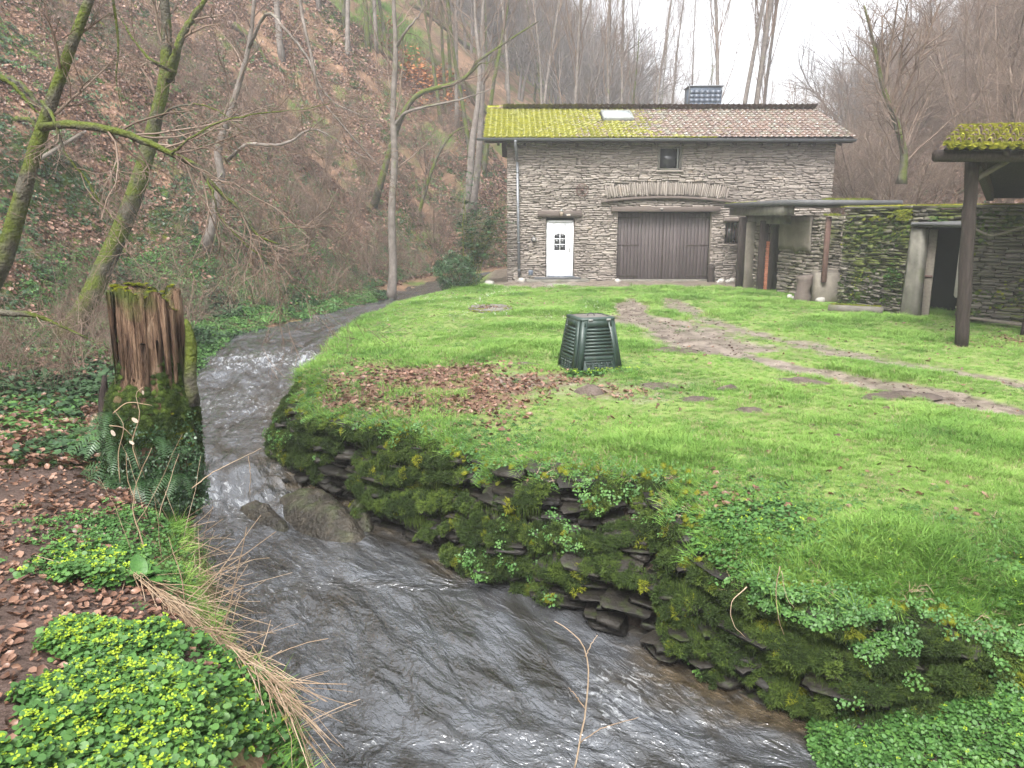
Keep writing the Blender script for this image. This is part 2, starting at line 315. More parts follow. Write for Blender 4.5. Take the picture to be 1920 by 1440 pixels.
def pldist(x, y, pts):
    x = np.ravel(x); y = np.ravel(y); o = np.full(len(x), 1e9)
    for (a, b) in zip(pts[:-1], pts[1:]):
        d = b-a; L2 = (d*d).sum(); t = np.clip(((x-a[0])*d[0]+(y-a[1])*d[1])/L2, 0, 1)
        o = np.minimum(o, np.hypot(x-a[0]-t*d[0], y-a[1]-t*d[1]))
    return o
tracks = [[(1180, 560), (1200, 600), (1262, 632), (1340, 655), (1480, 688), (1650, 722), (1920, 772), (2100, 800)],
          [(1250, 560), (1300, 592), (1400, 622), (1560, 658), (1700, 684), (1920, 722), (2100, 750)]]
tracks = [np.array([G(u, v)[:2] for u, v in t]) for t in tracks]
yard = np.array([G(u, v)[:2] for u, v in [(1180, 600), (1290, 620), (1330, 645)]])
def mudmask(x, y):
    sh = np.shape(x); x = np.ravel(x); y = np.ravel(y)
    n = fbm(x*1.1, y*1.1, 0, 4, 3)
    r = 0
    for i, t in enumerate(tracks):
        r = np.maximum(r, (1-sstep(.16, .55, pldist(x, y, t)+n*.34))*(1. if i == 0 else .72))
    r = np.maximum(r, (1-sstep(.5, 1.9, pldist(x, y, yard)+n*.5))*.75)
    r = np.maximum(r, (sstep(24.6, 27.2, y+n*1.3)*sstep(-1.5, -.5, x)*(1-sstep(8, 13, x)))*.9)     # yard in front of the doors
    c = G(1100, 728)[:2]; r = np.maximum(r, .45*(1-sstep(.5, 1.6, np.hypot((x-c[0])*.6, y-c[1])+n*.6)))
    return r.reshape(sh)
LC = G(800, 725)[:2]
def leafmask(x, y):
    sh = np.shape(x); x = np.ravel(x); y = np.ravel(y)
    n = fbm(x*1.4, y*1.4, 0, 4, 9)
    dx, dy = x-LC[0], y-LC[1]; a = -.25; u = dx*math.cos(a)+dy*math.sin(a); v = -dx*math.sin(a)+dy*math.cos(a)
    r = .92*(1-sstep(.30, 1.15, np.hypot(u/2.45, v/2.6)+n*.6))
    c2 = G(1000, 885)[:2]; r = np.maximum(r, .7*(1-sstep(.2, .8, np.hypot(x-c2[0], y-c2[1])+n*.3)))
    c2 = G(1290, 960)[:2]; r = np.maximum(r, .35*(1-sstep(.2, 1.0, np.hypot(x-c2[0], y-c2[1])+n*.4)))
    return r.reshape(sh)
def lawn_z(x, y, e=None):
    sh = np.shape(x); x = np.ravel(x); y = np.ravel(y)
    e = edist(x, y) if e is None else np.ravel(e)
    z = .028*fbm(x*.9, y*.9, 0, 4, 1)+.012*fbm(x*6, y*6, 0, 3, 2)
    z = z-.13*np.exp(-e/.16)-.22*sstep(6.4, 4.6, y)*np.exp(-e/.8)-.05*np.exp(-e/.8)
    z = z-.05*(mudmask(x, y)-.3)*sstep(26, 22, y)
    m = mudmask(x, y); z = z+.05*m*fbm(x*4, y*2.5, 0, 4, 5)
    z = z+.8*sstep(0, 1, (x-xR(y)+1.0)/2.2)*sstep(24, 30, y)
    return z.reshape(sh)
def grid_mesh(X, Y, Z, mats, attrs=None, flip=False):
    n, m = X.shape; V = np.stack([X, Y, Z], -1).reshape(-1, 3); i = np.arange(n-1)[:, None]*m; j = np.arange(m-1)[None]
    Q = np.stack([i+j, i+j+1, i+m+j+1, i+m+j], -1).reshape(-1, 4)
    if flip: Q = Q[:, ::-1]
    return V, Q
ys = np.concatenate([np.arange(-14, 2.5, .5), np.arange(2.5, 12.5, .05), np.arange(12.5, 30, .14), np.arange(30, 60, 1.5), np.arange(60, 310, 10)])
es = np.concatenate([[0], np.cumsum(np.concatenate([np.full(60, .03), np.full(70, .07), np.full(60, .14), np.full(6, .5)]))]); es = es/es[-1]
Yg = np.repeat(ys[:, None], len(es), 1)
wid = np.clip(xR(ys)+2.2-xE(ys), 2, 24)
Xg = xE(ys)[:, None]+es[None]*wid[:, None]
Eg = edist(Xg, Yg)
Zg = lawn_z(Xg, Yg, Eg)
V, Q = grid_mesh(Xg, Yg, Zg, None)
lawn = link('lawn', make_mesh('lawn', V, Q, mat['lawn'], True, {'mud': mudmask(Xg, Yg).ravel(), 'leafy': np.maximum(leafmask(Xg, Yg).ravel(), 0)})); tag(lawn, kind='structure')

def zplat(y): return np.interp(y, [-14, 2, 4, 6.5, 9, 14, 20, 40], [.75, .60, .42, .18, .10, .0, -.1, -.1])
def wplat(y): return np.interp(y, [-14, 6, 10, 13, 16, 25, 60], [3.3, 3.2, 3.3, 2.6, 1.3, .7, .4])
def left_z(x, y):
    d = xL(y)-x
    zp, wp, w_ = zplat(y), wplat(y), wz(np.clip(y, -14, 50))
    far = sstep(9, 14, y)
    drop = np.interp(d, [-1.2, -.35, -.08, .12, .5, 1.1], [-.5, -.25, .05, .72, .92, 1.0])
    dropf = np.interp(d, [-1.2, -.3, .0, .3, .8, 1.4], [-.5, -.2, .06, .45, .8, 1.0])
    zb = w_+(zp-w_)*(drop*(1-far)+dropf*far)
    n = fbm(x*.5, y*.5, 0, 5, 21)
    sl = np.interp(y, [0, 15, 30, 60, 100, 200], [.92, 1.02, 1.05, 1.0, .9, .65])
    t = np.maximum(d-wp+n*.4*sstep(.5, 2, d-wp+1), 0); hillz = sl*t*t/(t+.8)
    hillz = 95*(1-np.exp(-hillz/95))
    terr = .55*fbm(x*.22, y*.22, 0, 3, 33)*sstep(1, 4, t)+.16*n*sstep(0, 2, t)
    rough = .03*fbm(x*3, y*3, 0, 4, 22)*sstep(-.1, .3, d)+.05*fbm(x*1.1, y*1.1, 0, 3, 23)*sstep(.2, 1, d)*sstep(5, 8, y)
    edge = .10*fbm(x*2.2, y*2.2, 0, 4, 24)*np.exp(-((d-.1)/.35)**2)
    return zb+hillz+terr+rough+edge
yl = np.concatenate([np.arange(-14, 1, .5), np.arange(1, 10, .07), np.arange(10, 32, .22), np.arange(32, 70, 1.0), np.arange(70, 310, 6)])
dl = np.concatenate([np.arange(-1.2, 1.5, .05), np.arange(1.5, 6, .11), np.arange(6, 20, .35), np.arange(20, 60, 1.5), np.arange(60, 160, 8)])
Yl = np.repeat(yl[:, None], len(dl), 1); Xl = xL(yl)[:, None]-dl[None]
Zl = left_z(Xl, Yl)
V, Q = grid_mesh(Xl, Yl, Zl, None, flip=True)
dd = (dl[None]+0*Yl); pathm = (sstep(.2, .6, dd)*(1-sstep(wplat(Yl)-.5, wplat(Yl)+.3, dd)))*(1-sstep(6.5, 8, Yl))
midx = (pathm.ravel()[Q].mean(1) > .4).astype(int)
hillL = link('hillside', make_mesh('hillside', V, Q, [mat['hill'], mat['path']], True, None, midx)); tag(hillL, kind='structure')

def right_z(x, y):
    d = x-xR(y)
    n = fbm(x*.4, y*.4, 0, 5, 41)
    t = np.maximum(d+.5*n, 0); sl = np.interp(y, [10, 40, 100, 300], [1.0, 1.0, .75, .5])
    base = -.35+np.minimum(np.maximum(d+1.5, 0), 1.5)*.35
    h = sl*t*t/(t+1.0); h = 40*(1-np.exp(-h/40))
    return base+h+.5*fbm(x*.2, y*.2, 0, 3, 43)*sstep(1, 4, t)+.15*n*sstep(0, 2, t)
yr = np.concatenate([np.arange(-14, 8, 2), np.arange(8, 45, .4), np.arange(45, 100, 2), np.arange(100, 310, 8)])
dr = np.concatenate([np.arange(-2.5, 12, .3), np.arange(12, 40, 1.2), np.arange(40, 160, 8)])
Yr = np.repeat(yr[:, None], len(dr), 1); Xr = xR(yr)[:, None]+dr[None]; Zr = right_z(Xr, Yr)
V, Q = grid_mesh(Xr, Yr, Zr, None)
tag(link('hillside', make_mesh('hillside_right', V, Q, mat['hill'], True)), kind='structure')
# far hill that closes the valley
u = np.linspace(-140, 330, 120); v = np.linspace(0, 1, 30)
U_, V_ = np.meshgrid(u, v, indexing='ij')
Xf = U_; Yf = 250+V_*120-.05*U_; Zf = -1+44*np.sin(V_*math.pi/2)*(1+.25*np.sin(U_*.021+1.2)+.2*np.exp(-((U_-30)/40)**2))+2.5*fbm(U_*.1, V_*12, 0, 4, 5)
V, Q = grid_mesh(Xf, Yf, Zf, None)
tag(link('distant_hill', make_mesh('distant_hill', V, Q, mat['fogh'], True)), kind='structure')

# ---------------------------------------------------------------- stream
def water_material():
    m = bpy.data.materials.new('stream_water'); m.use_nodes = True; t = m.node_tree; N = t.nodes; L = t.links; P = N['Principled BSDF']
    uv = N.new('ShaderNodeUVMap'); uv.uv_map = 'flow'
    def noise(sc, st, d=5, r=.55):
        mp = N.new('ShaderNodeMapping'); mp.inputs['Scale'].default_value = st; L.new(uv.outputs[0], mp.inputs[0])
        n = N.new('ShaderNodeTexNoise'); n.inputs['Scale'].default_value = sc; n.inputs['Detail'].default_value = d; n.inputs['Roughness'].default_value = r; n.inputs['Distortion'].default_value = .7
        L.new(mp.outputs[0], n.inputs['Vector']); return n.outputs[0]
    cr = N.new('ShaderNodeValToRGB'); e = cr.color_ramp.elements; e[0].position = .35; e[0].color = (.024, .022, .019, 1); e[1].position = .72; e[1].color = (.090, .097, .108, 1)
    L.new(noise(2.2, (1.4, .55, 1), 7), cr.inputs[0])
    fo = N.new('ShaderNodeAttribute'); fo.attribute_name = 'foam_and_glint'
    fn = noise(9, (1.5, .7, 1), 7, .7); a = N.new('ShaderNodeMath'); a.operation = 'MULTIPLY_ADD'; a.inputs[1].default_value = .62; L.new(fo.outputs['Fac'], a.inputs[0]); L.new(fn, a.inputs[2])
    mr = N.new('ShaderNodeMapRange'); mr.inputs[1].default_value = .86; mr.inputs[2].default_value = 1.22; L.new(a.outputs[0], mr.inputs[0])
    sh_ = N.new('ShaderNodeAttribute'); sh_.attribute_name = 'shallow'
    m0 = N.new('ShaderNodeMath'); m0.operation = 'MULTIPLY'; L.new(sh_.outputs['Fac'], m0.inputs[0]); L.new(noise(4, (1, .8, 1), 6), m0.inputs[1])
    br = N.new('ShaderNodeValToRGB'); q = br.color_ramp.elements; q[0].position = .35; q[0].color = (.022, .017, .010, 1); q[1].position = .68; q[1].color = (.115, .090, .058, 1); L.new(noise(7, (1, .9, 1), 8, .7), br.inputs[0])
    m1 = N.new('ShaderNodeMix'); m1.data_type = 'RGBA'; m2 = N.new('ShaderNodeMapRange'); m2.inputs[1].default_value = .12; m2.inputs[2].default_value = .42; L.new(m0.outputs[0], m2.inputs[0]); L.new(m2.outputs[0], m1.inputs[0]); L.new(cr.outputs[0], m1.inputs[6]); L.new(br.outputs[0], m1.inputs[7])
    mx = N.new('ShaderNodeMix'); mx.data_type = 'RGBA'; mx.inputs[7].default_value = (.62, .65, .67, 1); L.new(mr.outputs[0], mx.inputs[0]); L.new(m1.outputs[2], mx.inputs[6]); L.new(mx.outputs[2], P.inputs['Base Color'])
    rr = N.new('ShaderNodeMapRange'); rr.inputs[3].default_value = .05; rr.inputs[4].default_value = .6; L.new(mr.outputs[0], rr.inputs[0]); L.new(rr.outputs[0], P.inputs['Roughness'])
    P.inputs['IOR'].default_value = 1.5; P.inputs['Specular IOR Level'].default_value = 1.0; P.inputs['Specular Tint'].default_value = (.9, .95, 1, 1)
    b1 = N.new('ShaderNodeBump'); b1.inputs['Strength'].default_value = .8; b1.inputs['Distance'].default_value = .10; L.new(noise(2.7, (1.7, .7, 1), 4, .5), b1.inputs['Height'])
    b2 = N.new('ShaderNodeBump'); b2.inputs['Strength'].default_value = .7; b2.inputs['Distance'].default_value = .022; L.new(noise(16, (1.5, .8, 1), 3), b2.inputs['Height']); L.new(b1.outputs[0], b2.inputs['Normal'])
    L.new(b2.outputs[0], P.inputs['Normal'])
    P.inputs['Coat Weight'].default_value = .8; P.inputs['Coat IOR'].default_value = 1.6; P.inputs['Coat Roughness'].default_value = .05; L.new(b2.outputs[0], P.inputs['Coat Normal'])
    return m
mat['water'] = water_material()
yw = np.concatenate([np.arange(-14, 2, .4), np.arange(2, 12, .035), np.arange(12, 26, .08), np.arange(26, 48, .5)]); tw = np.linspace(0, 1, 150)
Yw = np.repeat(yw[:, None], len(tw), 1); a_, b_ = xL(yw)-.75, xE(yw)+.55
Xw = a_[:, None]+tw[None]*(b_-a_)[:, None]
slen = np.concatenate([[0], np.cumsum(np.hypot(np.diff(yw), np.diff((a_+b_)/2)))])
S_ = slen[:, None]+0*Xw; N_ = tw[None]*np.maximum((b_-a_), 2.5)[:, None]
rb = G(575, 955, -.95)[:2]
amp = .6+.6*sstep(9, 12, Yw)+1.0*np.exp(-((Yw-9.0)/.8)**2)*sstep(-1.8, -2.8, Xw)+1.3*np.exp(-((Yw-15.5)/1.6)**2)+.35*sstep(8, 3, Yw)
Zw = wz(Yw)+amp*(.05*fbm(N_*2.2, S_*1.1, 0, 4, 61)+.035*np.abs(fbm(N_*4.5, S_*2.6, 0, 3, 62)))
Zw = Zw+.05*np.exp(-((Yw-9.3-.3*fbm(Xw, Yw*.1, 0, 2, 8))/.28)**2)*sstep(-2.2, -3, Xw)-.04*np.exp(-((Yw-8.7)/.3)**2)*sstep(-2, -3, Xw)
foam_and_glint = .20*np.exp(-((Yw-8.75-.25*fbm(Xw*2, 0*Xw, 0, 2, 3))/.42)**2)*sstep(-1.6, -2.8, Xw)+.26*np.exp(-((Yw-15.6-.4*fbm(Xw, 0*Xw, 0, 2, 4))/1.0)**2)*sstep(-7.5, -5.2, Xw)
foam_and_glint += .20*np.exp(-((Yw-12)/2.2)**2)+.55*np.exp(-((Yw-3.55)/.5)**2-((Xw+.75)/.4)**2)+.26*np.exp(-((Yw-6.8)/1.8)**2)*sstep(-.3, -2.4, Xw)+.255  # beside real foam, the constant term paints pale sky highlights along the flow
foam_and_glint += .12*sstep(10, 13, Yw)
foam_and_glint += .35*np.exp(-((Yw-5.0)/.6)**2-((Xw-.75)/.5)**2)
V, Q = grid_mesh(Xw, Yw, Zw, None)
me = make_mesh('stream_water', V, Q, mat['water'], True, {'foam_and_glint': foam_and_glint.ravel(), 'shallow': np.clip(.75*np.exp(-((b_[:, None]-.55-Xw)/.7)**2)+.40*np.clip(fbm(Xw*.8, Yw*.6, 0, 3, 19), 0, 1), 0, 1).ravel()})
uvl = me.uv_layers.new(name='flow'); li = np.empty(len(me.loops), np.int32); me.loops.foreach_get('vertex_index', li)
uvl.data.foreach_set('uv', np.stack([N_.ravel()[li], S_.ravel()[li]], 1).astype(np.float32).ravel())
tag(link('water', me), kind='structure')
tb = np.linspace(0, 1, 60); yb = np.concatenate([np.arange(-14, 2, 1), np.arange(2, 26, .2), np.arange(26, 50, 1.)]); A, B = xL(yb)-1.5, xE(yb)+1.2
Yb = np.repeat(yb[:, None], 60, 1); Xb = A[:, None]+tb[None]*(B-A)[:, None]; Zb = wz(Yb)-.45+.06*fbm(Xb*2, Yb*2, 0, 3, 71)
V, Q = grid_mesh(Xb, Yb, Zb, None); tag(link('stream_bed', make_mesh('stream_bed', V, Q, mat['earth'], True)), kind='structure')
# ---------------------------------------------------------------- scattering (for what nobody could count)
_libs = {}
def lib(key, meshes):
    c = bpy.data.collections.new('kit_'+key)
    for i, me in enumerate(meshes):
        o = bpy.data.objects.new('%s_%02d' % (key, i), me); c.objects.link(o)
    g = bpy.data.node_groups.new('scatter_'+key, 'GeometryNodeTree')
    g.interface.new_socket('Geometry', in_out='INPUT', socket_type='NodeSocketGeometry'); g.interface.new_socket('Geometry', in_out='OUTPUT', socket_type='NodeSocketGeometry')
    N, L = g.nodes, g.links
    gi, go = N.new('NodeGroupInput'), N.new('NodeGroupOutput'); ip = N.new('GeometryNodeInstanceOnPoints'); mp = N.new('GeometryNodeMeshToPoints')
    ci = N.new('GeometryNodeCollectionInfo'); ci.inputs['Collection'].default_value = c; ci.inputs['Separate Children'].default_value = True; ci.inputs['Reset Children'].default_value = True
    def na(nm, ty):
        a = N.new('GeometryNodeInputNamedAttribute'); a.data_type = ty; a.inputs['Name'].default_value = nm; return a.outputs['Attribute']
    e2r = N.new('FunctionNodeEulerToRotation'); L.new(na('rot', 'FLOAT_VECTOR'), e2r.inputs[0])
    L.new(gi.outputs[0], mp.inputs[0]); L.new(mp.outputs[0], ip.inputs['Points']); L.new(ci.outputs[0], ip.inputs['Instance'])
    ip.inputs['Pick Instance'].default_value = True; L.new(na('pick', 'INT'), ip.inputs['Instance Index'])
    L.new(e2r.outputs[0], ip.inputs['Rotation']); L.new(na('scl', 'FLOAT_VECTOR'), ip.inputs['Scale']); L.new(ip.outputs[0], go.inputs[0])
    _libs[key] = (c, g, len(meshes)); return key
def euler_from(dirs, spin):
    d = np.asarray(dirs, float); d = d/(np.linalg.norm(d, axis=1)[:, None]+1e-9)
    th = np.arccos(np.clip(d[:, 2], -1, 1)); ph = np.arctan2(d[:, 1], d[:, 0])
    ct, st, cp, sp, cs, ss = np.cos(th), np.sin(th), np.cos(ph), np.sin(ph), np.cos(spin-ph), np.sin(spin-ph)
    R00 = cp*ct*cs-sp*ss; R10 = sp*ct*cs+cp*ss; R20 = -st*cs; R21 = st*ss; R22 = ct
    return np.stack([np.arctan2(R21, R22), -np.arcsin(np.clip(R20, -1, 1)), np.arctan2(R10, R00)], 1)
def scatter(name, key, P, scale, dirs=None, parent=None, kind='stuff', picks=None, spin=None, label=None, cat=None):
    P = np.asarray(P, np.float32); n = len(P)
    if n == 0: return None
    if dirs is None: dirs = np.array([[0, 0, 1.]])+rng.normal(0, .12, (n, 3))
    spin = rng.uniform(0, 6.283, n) if spin is None else spin
    rot = euler_from(dirs, spin); sc = np.asarray(scale, float)
    if sc.ndim == 0: sc = np.full(n, float(sc))
    if sc.ndim == 1: sc = np.repeat(sc[:, None], 3, 1)
    pk = rng.integers(0, _libs[key][2], n) if picks is None else picks
    me = bpy.data.meshes.new(name); me.vertices.add(n); me.vertices.foreach_set('co', P.ravel())
    for nm, ty, a, f in (('rot', 'FLOAT_VECTOR', rot, 'vector'), ('scl', 'FLOAT_VECTOR', sc, 'vector'), ('pick', 'INT', pk, 'value')):
        t = me.attributes.new(nm, ty, 'POINT'); t.data.foreach_set(f, np.asarray(a, np.int32 if ty == 'INT' else np.float32).ravel())
    o = link(name, me, parent); md = o.modifiers.new('scatter', 'NODES'); md.node_group = _libs[key][1]
    tag(o, label, cat, None, kind); return o
def blades(n, h, r, wd, lean=.5, mat_=None, name='grass_tuft', seed=0):
    g = np.random.default_rng(seed); V, Q, T, k = [], [], [], 0
    for i in range(n):
        a = g.uniform(0, 6.28); rr = r*math.sqrt(g.uniform()); p = np.array([rr*math.cos(a), rr*math.sin(a), 0]); H = h*g.uniform(.5, 1.15)
        b = a+g.normal(0, .9); d = np.array([math.cos(b), math.sin(b), 0]); s = np.array([-d[1], d[0], 0])*wd*g.uniform(.6, 1.2); ln = H*lean*g.uniform(.2, 1.3)
        p1 = p+d*ln*.25+[0, 0, H*.55]; p2 = p+d*ln+[0, 0, H*.95]
        V += [p-s, p+s, p1+s*.8, p1-s*.8, p2]; Q.append([k, k+1, k+2, k+3]); T.append([k+3, k+2, k+4]); k += 5
    return make_mesh(name, V, [Q, T], mat_, False)
def leafpoly(c, d, up, L, W, V, P, sides=6):
    d = d/np.linalg.norm(d); s = np.cross(d, up); s /= np.linalg.norm(s)+1e-9; k = len(V)
    for i in range(sides):
        a = 2*math.pi*i/sides; V.append(c+d*(L*.5*(1-math.cos(a)))+s*(W*.5*math.sin(a))+up*(.12*W*math.cos(2*a)))
    P.append(list(range(k, k+sides)))
def rosette(n, r, h, L, mat_, name, seed, tiers=1, flowers=0, sides=6):
    g = np.random.default_rng(seed); V, P, mi = [], [], []
    for i in range(n):
        a = g.uniform(0, 6.28); rr = r*math.sqrt(g.uniform()); c = np.array([rr*math.cos(a), rr*math.sin(a), h*g.uniform(.25, 1)*(1-.35*rr/r)])
        b = g.uniform(0, 6.28); up = np.array([g.normal(0, .35), g.normal(0, .35), 1.]); up /= np.linalg.norm(up)
        d = np.array([math.cos(b), math.sin(b), 0]); d = d-up*np.dot(d, up); LL = L*g.uniform(.6, 1.25)
        leafpoly(c, d, up, LL, LL*g.uniform(.75, 1), V, P, sides); mi.append(0)
    for i in range(flowers):
        a = g.uniform(0, 6.28); rr = r*.8*math.sqrt(g.uniform()); c0 = np.array([rr*math.cos(a), rr*math.sin(a), h*g.uniform(1.0, 1.25)])
        for q in range(6):
            b = g.uniform(0, 6.28); up = np.array([g.normal(0, .3), g.normal(0, .3), 1.]); up /= np.linalg.norm(up); d = np.array([math.cos(b), math.sin(b), .1]); d = d-up*np.dot(d, up)
            leafpoly(c0+np.array([math.cos(b), math.sin(b), 0])*L*.12+[0, 0, q*.0015], d, up, L*.42, L*.36, V, P, 5); mi.append(1)
    F = {}; 
    for p, m_ in zip(P, mi): F.setdefault(len(p), []).append((p, m_))
    fl, mm = [], []
    for k, v in F.items(): fl.append(np.array([a for a, _ in v])); mm += [b for _, b in v]
    return make_mesh(name, V, fl, [mat_, mat['flower']], False, None, mm)
def deadleaf(n, spread, L, seed, name='dead_leaf', m_=None, zs=.02):
    g = np.random.default_rng(seed); V, Q = [], []
    for i in range(n):
        c = np.array([g.normal(0, spread), g.normal(0, spread), g.uniform(0, zs)]) if n > 1 else np.zeros(3)
        a = g.uniform(0, 6.28); R = rotm(g.normal(0, .35), g.normal(0, .35), a); l = L*g.uniform(.6, 1.2); w_ = l*g.uniform(.28, .40); cu = l*g.uniform(.05, .3)
        pts = np.array([[-l/2, 0, cu*.4], [-l*.2, -w_, cu], [-l*.15, 0, 0], [-l*.2, w_, cu*g.uniform(.2, 1)], [l*.22, -w_*.85, cu*g.uniform(.2, 1)], [l*.2, 0, 0], [l*.22, w_*.85, cu], [l/2, 0, cu*.8]])
        k = len(V); V += list(pts @ R.T+c)
        Q += [[k, k+1, k+2, k+2], [k, k+2, k+3, k+3], [k+1, k+4, k+5, k+2], [k+2, k+5, k+6, k+3], [k+4, k+7, k+5, k+5], [k+5, k+7, k+6, k+6]]
    T = [[q[0], q[1], q[2]] for q in Q if q[3] == q[2]]; Q = [q for q in Q if q[3] != q[2]]
    return make_mesh(name, V, [Q, T], m_ or mat['dead'], False, {'rnd': np.repeat(g.uniform(0, 1, n), 8)})
def cushion(n, seed, m_, name='moss_cushion', hang=0.0):
    g = np.random.default_rng(seed); V, T = [], []
    for i in range(n):
        a = g.uniform(0, 6.28); t = math.acos(g.uniform(.05, 1)); d = np.array([math.sin(t)*math.cos(a), math.sin(t)*math.sin(a), math.cos(t)*.6])
        lump = .75+.35*math.sin(3*a+seed)*math.sin(2*t+seed); c = d*lump*g.uniform(.55, 1.0); o = d+g.normal(0, .45, 3)+np.array([0, 0, -hang]); o /= np.linalg.norm(o)
        s = np.cross(o, g.normal(0, 1, 3)); s /= np.linalg.norm(s); l = g.uniform(.15, .42); k = len(V)
        V += [c-s*.028, c+s*.028, c+o*l]; T.append([k, k+1, k+2])
    # a low dome below, so that cushions are not see-through
    k0 = len(V); m = 10
    for zz, rr in ((-.15, .66), (.15, .56), (.30, .26)):
        for j in range(m):
            a = j*6.2832/m; V.append(np.array([rr*math.cos(a)*g.uniform(.85, 1.1), rr*math.sin(a)*g.uniform(.85, 1.1), zz]))
    V.append(np.array([0, 0, .34])); Q = []
    for r_ in range(2):
        for j in range(m): Q.append([k0+r_*m+j, k0+r_*m+(j+1) % m, k0+(r_+1)*m+(j+1) % m, k0+(r_+1)*m+j])
    for j in range(m): T.append([k0+2*m+j, k0+2*m+(j+1) % m, len(V)-1])
    return make_mesh(name, V, [T, Q], m_, False)
GR = lib('grass', [blades(26, .10, .075, .0022, .7, mat['grass'] if i else mat['straw'], seed=i) if i else blades(14, .06, .075, .0022, 1.3, mat['straw'], seed=i) for i in range(4)]+[blades(30, .16, .07, .0025, .9, mat['grass'], seed=9)])
HB = lib('herb', [rosette(16, .075, .05, .030, mat['herb'], 'herb', 20+i) for i in range(4)])
DH = lib('ivy', [rosette(16, .11, .09, .045, mat['dherb'], 'ivy', 30+i) for i in range(4)])
SX = lib('saxifrage', [rosette(15, .08, .07, .044, mat['herb'], 'saxifrage', 40+i, flowers=f, sides=8) for i, f in enumerate((0, 0, 1, 2, 1))])
DL = lib('leaf', [deadleaf(1, 0, .075, 50+i) for i in range(6)])
LT = lib('litter', [deadleaf(11, .16, .085, 60+i, 'leaf_litter') for i in range(4)])
MS = lib('moss', [cushion(420, 70+i, mat['moss']) for i in range(3)])
def shag(seed, m_, n=230):
    g = np.random.default_rng(seed); V, T = [], []
    for i in range(n):
        a = g.uniform(0, 6.28); t = math.acos(g.uniform(.0, 1)); d = np.array([math.sin(t)*math.cos(a), math.sin(t)*math.sin(a), math.cos(t)*.75])
        c = d*(.8+.3*math.sin(3*a+seed)*math.sin(2*t+seed))*g.uniform(.6, 1.0); o = d+g.normal(0, .5, 3); o /= np.linalg.norm(o); s = np.cross(o, g.normal(0, 1, 3)); s /= np.linalg.norm(s); k = len(V); l = g.uniform(.2, .5)
        V += [c-s*.065, c+s*.065, c+o*l]; T.append([k, k+1, k+2])
    return make_mesh('moss_tuft', V, [T], m_, False)
SG = lib('shag', [shag(180+i, mat['dmoss']) for i in range(4)]+[shag(190, mat['moss'])])
YM = lib('roofmoss', [cushion(420, 170+i, mat['ymoss']) for i in range(3)])
DM = lib('darkmoss', [cushion(460, 80+i, mat['dmoss'], hang=.5) for i in range(3)])
def fringe(seed, m_):
    g = np.random.default_rng(seed); V, Q, T = [], [], []
    for i in range(130):
        x = g.normal(0, .5); y = g.normal(0, .22); z = g.normal(0, .12); l = g.uniform(.35, 1.1); dx = g.normal(0, .12); w_ = .022; k = len(V); a = g.uniform(0, 3.14); cx, cy = w_*math.cos(a), w_*math.sin(a)
        V += [[x-cx, y-cy, z], [x+cx, y+cy, z], [x+dx*.5+cx, y-.12*l+cy, z-l*.5], [x+dx*.5-cx, y-.12*l-cy, z-l*.5], [x+dx, y-.10*l, z-l]]; Q.append([k, k+1, k+2, k+3]); T.append([k+3, k+2, k+4])
    return make_mesh('moss_fringe', V, [Q, T], m_, False)
FR = lib('fringe', [fringe(95+i, mat['dmoss']) for i in range(4)])
SN = lib('snowdrop', [rosette(4, .03, .1, .022, mat['white'], 'petal', 90+i) for i in range(3)])
OF = lib('bracken', [deadleaf(26, .22, .10, 99, 'dead_fern', mat['orange'], .25)])
# -------- twigs and trees
def branchlet(mb, p, d, L, r, lvl, g, wander=.18, up=.05, kids=(5, 4, 3), ks=3, tipk=3, spread=.9, lens=.55, droop=0.0):
    n = 6 if L > .6 else 4
    P = [np.array(p, float)]; d = d/np.linalg.norm(d); ds = [d]
    for i in range(n-1):
        d = d+g.normal(0, wander, 3)+np.array([0, 0, up-droop*i/n]); d /= np.linalg.norm(d); P.append(P[-1]+d*L/(n-1)); ds.append(d)
    P = np.array(P); rad = np.linspace(r, max(r*.35, .0026), n); mb.tube(P, rad, ks if lvl > 0 else max(ks, 5), False)
    if lvl >= len(kids): return P
    for c in range(kids[lvl]):
        t = g.uniform(.25, 1.0); i = min(int(t*(n-1)), n-2); f = t*(n-1)-i; q = P[i]*(1-f)+P[i+1]*f
        s = g.normal(0, 1, 3); s -= ds[i]*np.dot(s, ds[i]); s /= np.linalg.norm(s)+1e-9
        nd = ds[i]*(1-spread*.45)+s*spread*g.uniform(.6, 1.1)
        branchlet(mb, q, nd, L*lens*g.uniform(.6, 1.2)*(1.15-.5*t), rad[i]*g.uniform(.45, .7), lvl+1, g, wander, up, kids, ks, tipk, spread, lens, droop)
    return P
def bush_mesh(seed, m_, stems=9, L=1.6, kids=(6, 4), r=.012, spread=.8, fan=.55, name='bare_shrub'):
    g = np.random.default_rng(seed); mb = MB()
    for i in range(stems):
        a = g.uniform(0, 6.28); d = np.array([math.cos(a)*fan*g.uniform(.2, 1.3), math.sin(a)*fan*g.uniform(.2, 1.3), 1]); p = np.array([math.cos(a), math.sin(a), 0])*g.uniform(0, .12)*L
        branchlet(mb, p, d, L*g.uniform(.6, 1.1), r, 0, g, .14, .02, kids, 3, 3, spread)
    return mb.build(name, m_, me_only=True)
BU = lib('bush', [bush_mesh(100+i, mat['twig'], 7, 1.5, (6, 4), .009) for i in range(4)])
TB = lib('thicket', [bush_mesh(110+i, mat['twig'], 9, 3.2, (8, 6, 3), .02, .7, .35) for i in range(3)])
FT = lib('farwood', [bush_mesh(120+i, mat['far'], 3, 9, (14, 6, 3), .11, .6, .12, 'far_tree') for i in range(3)])
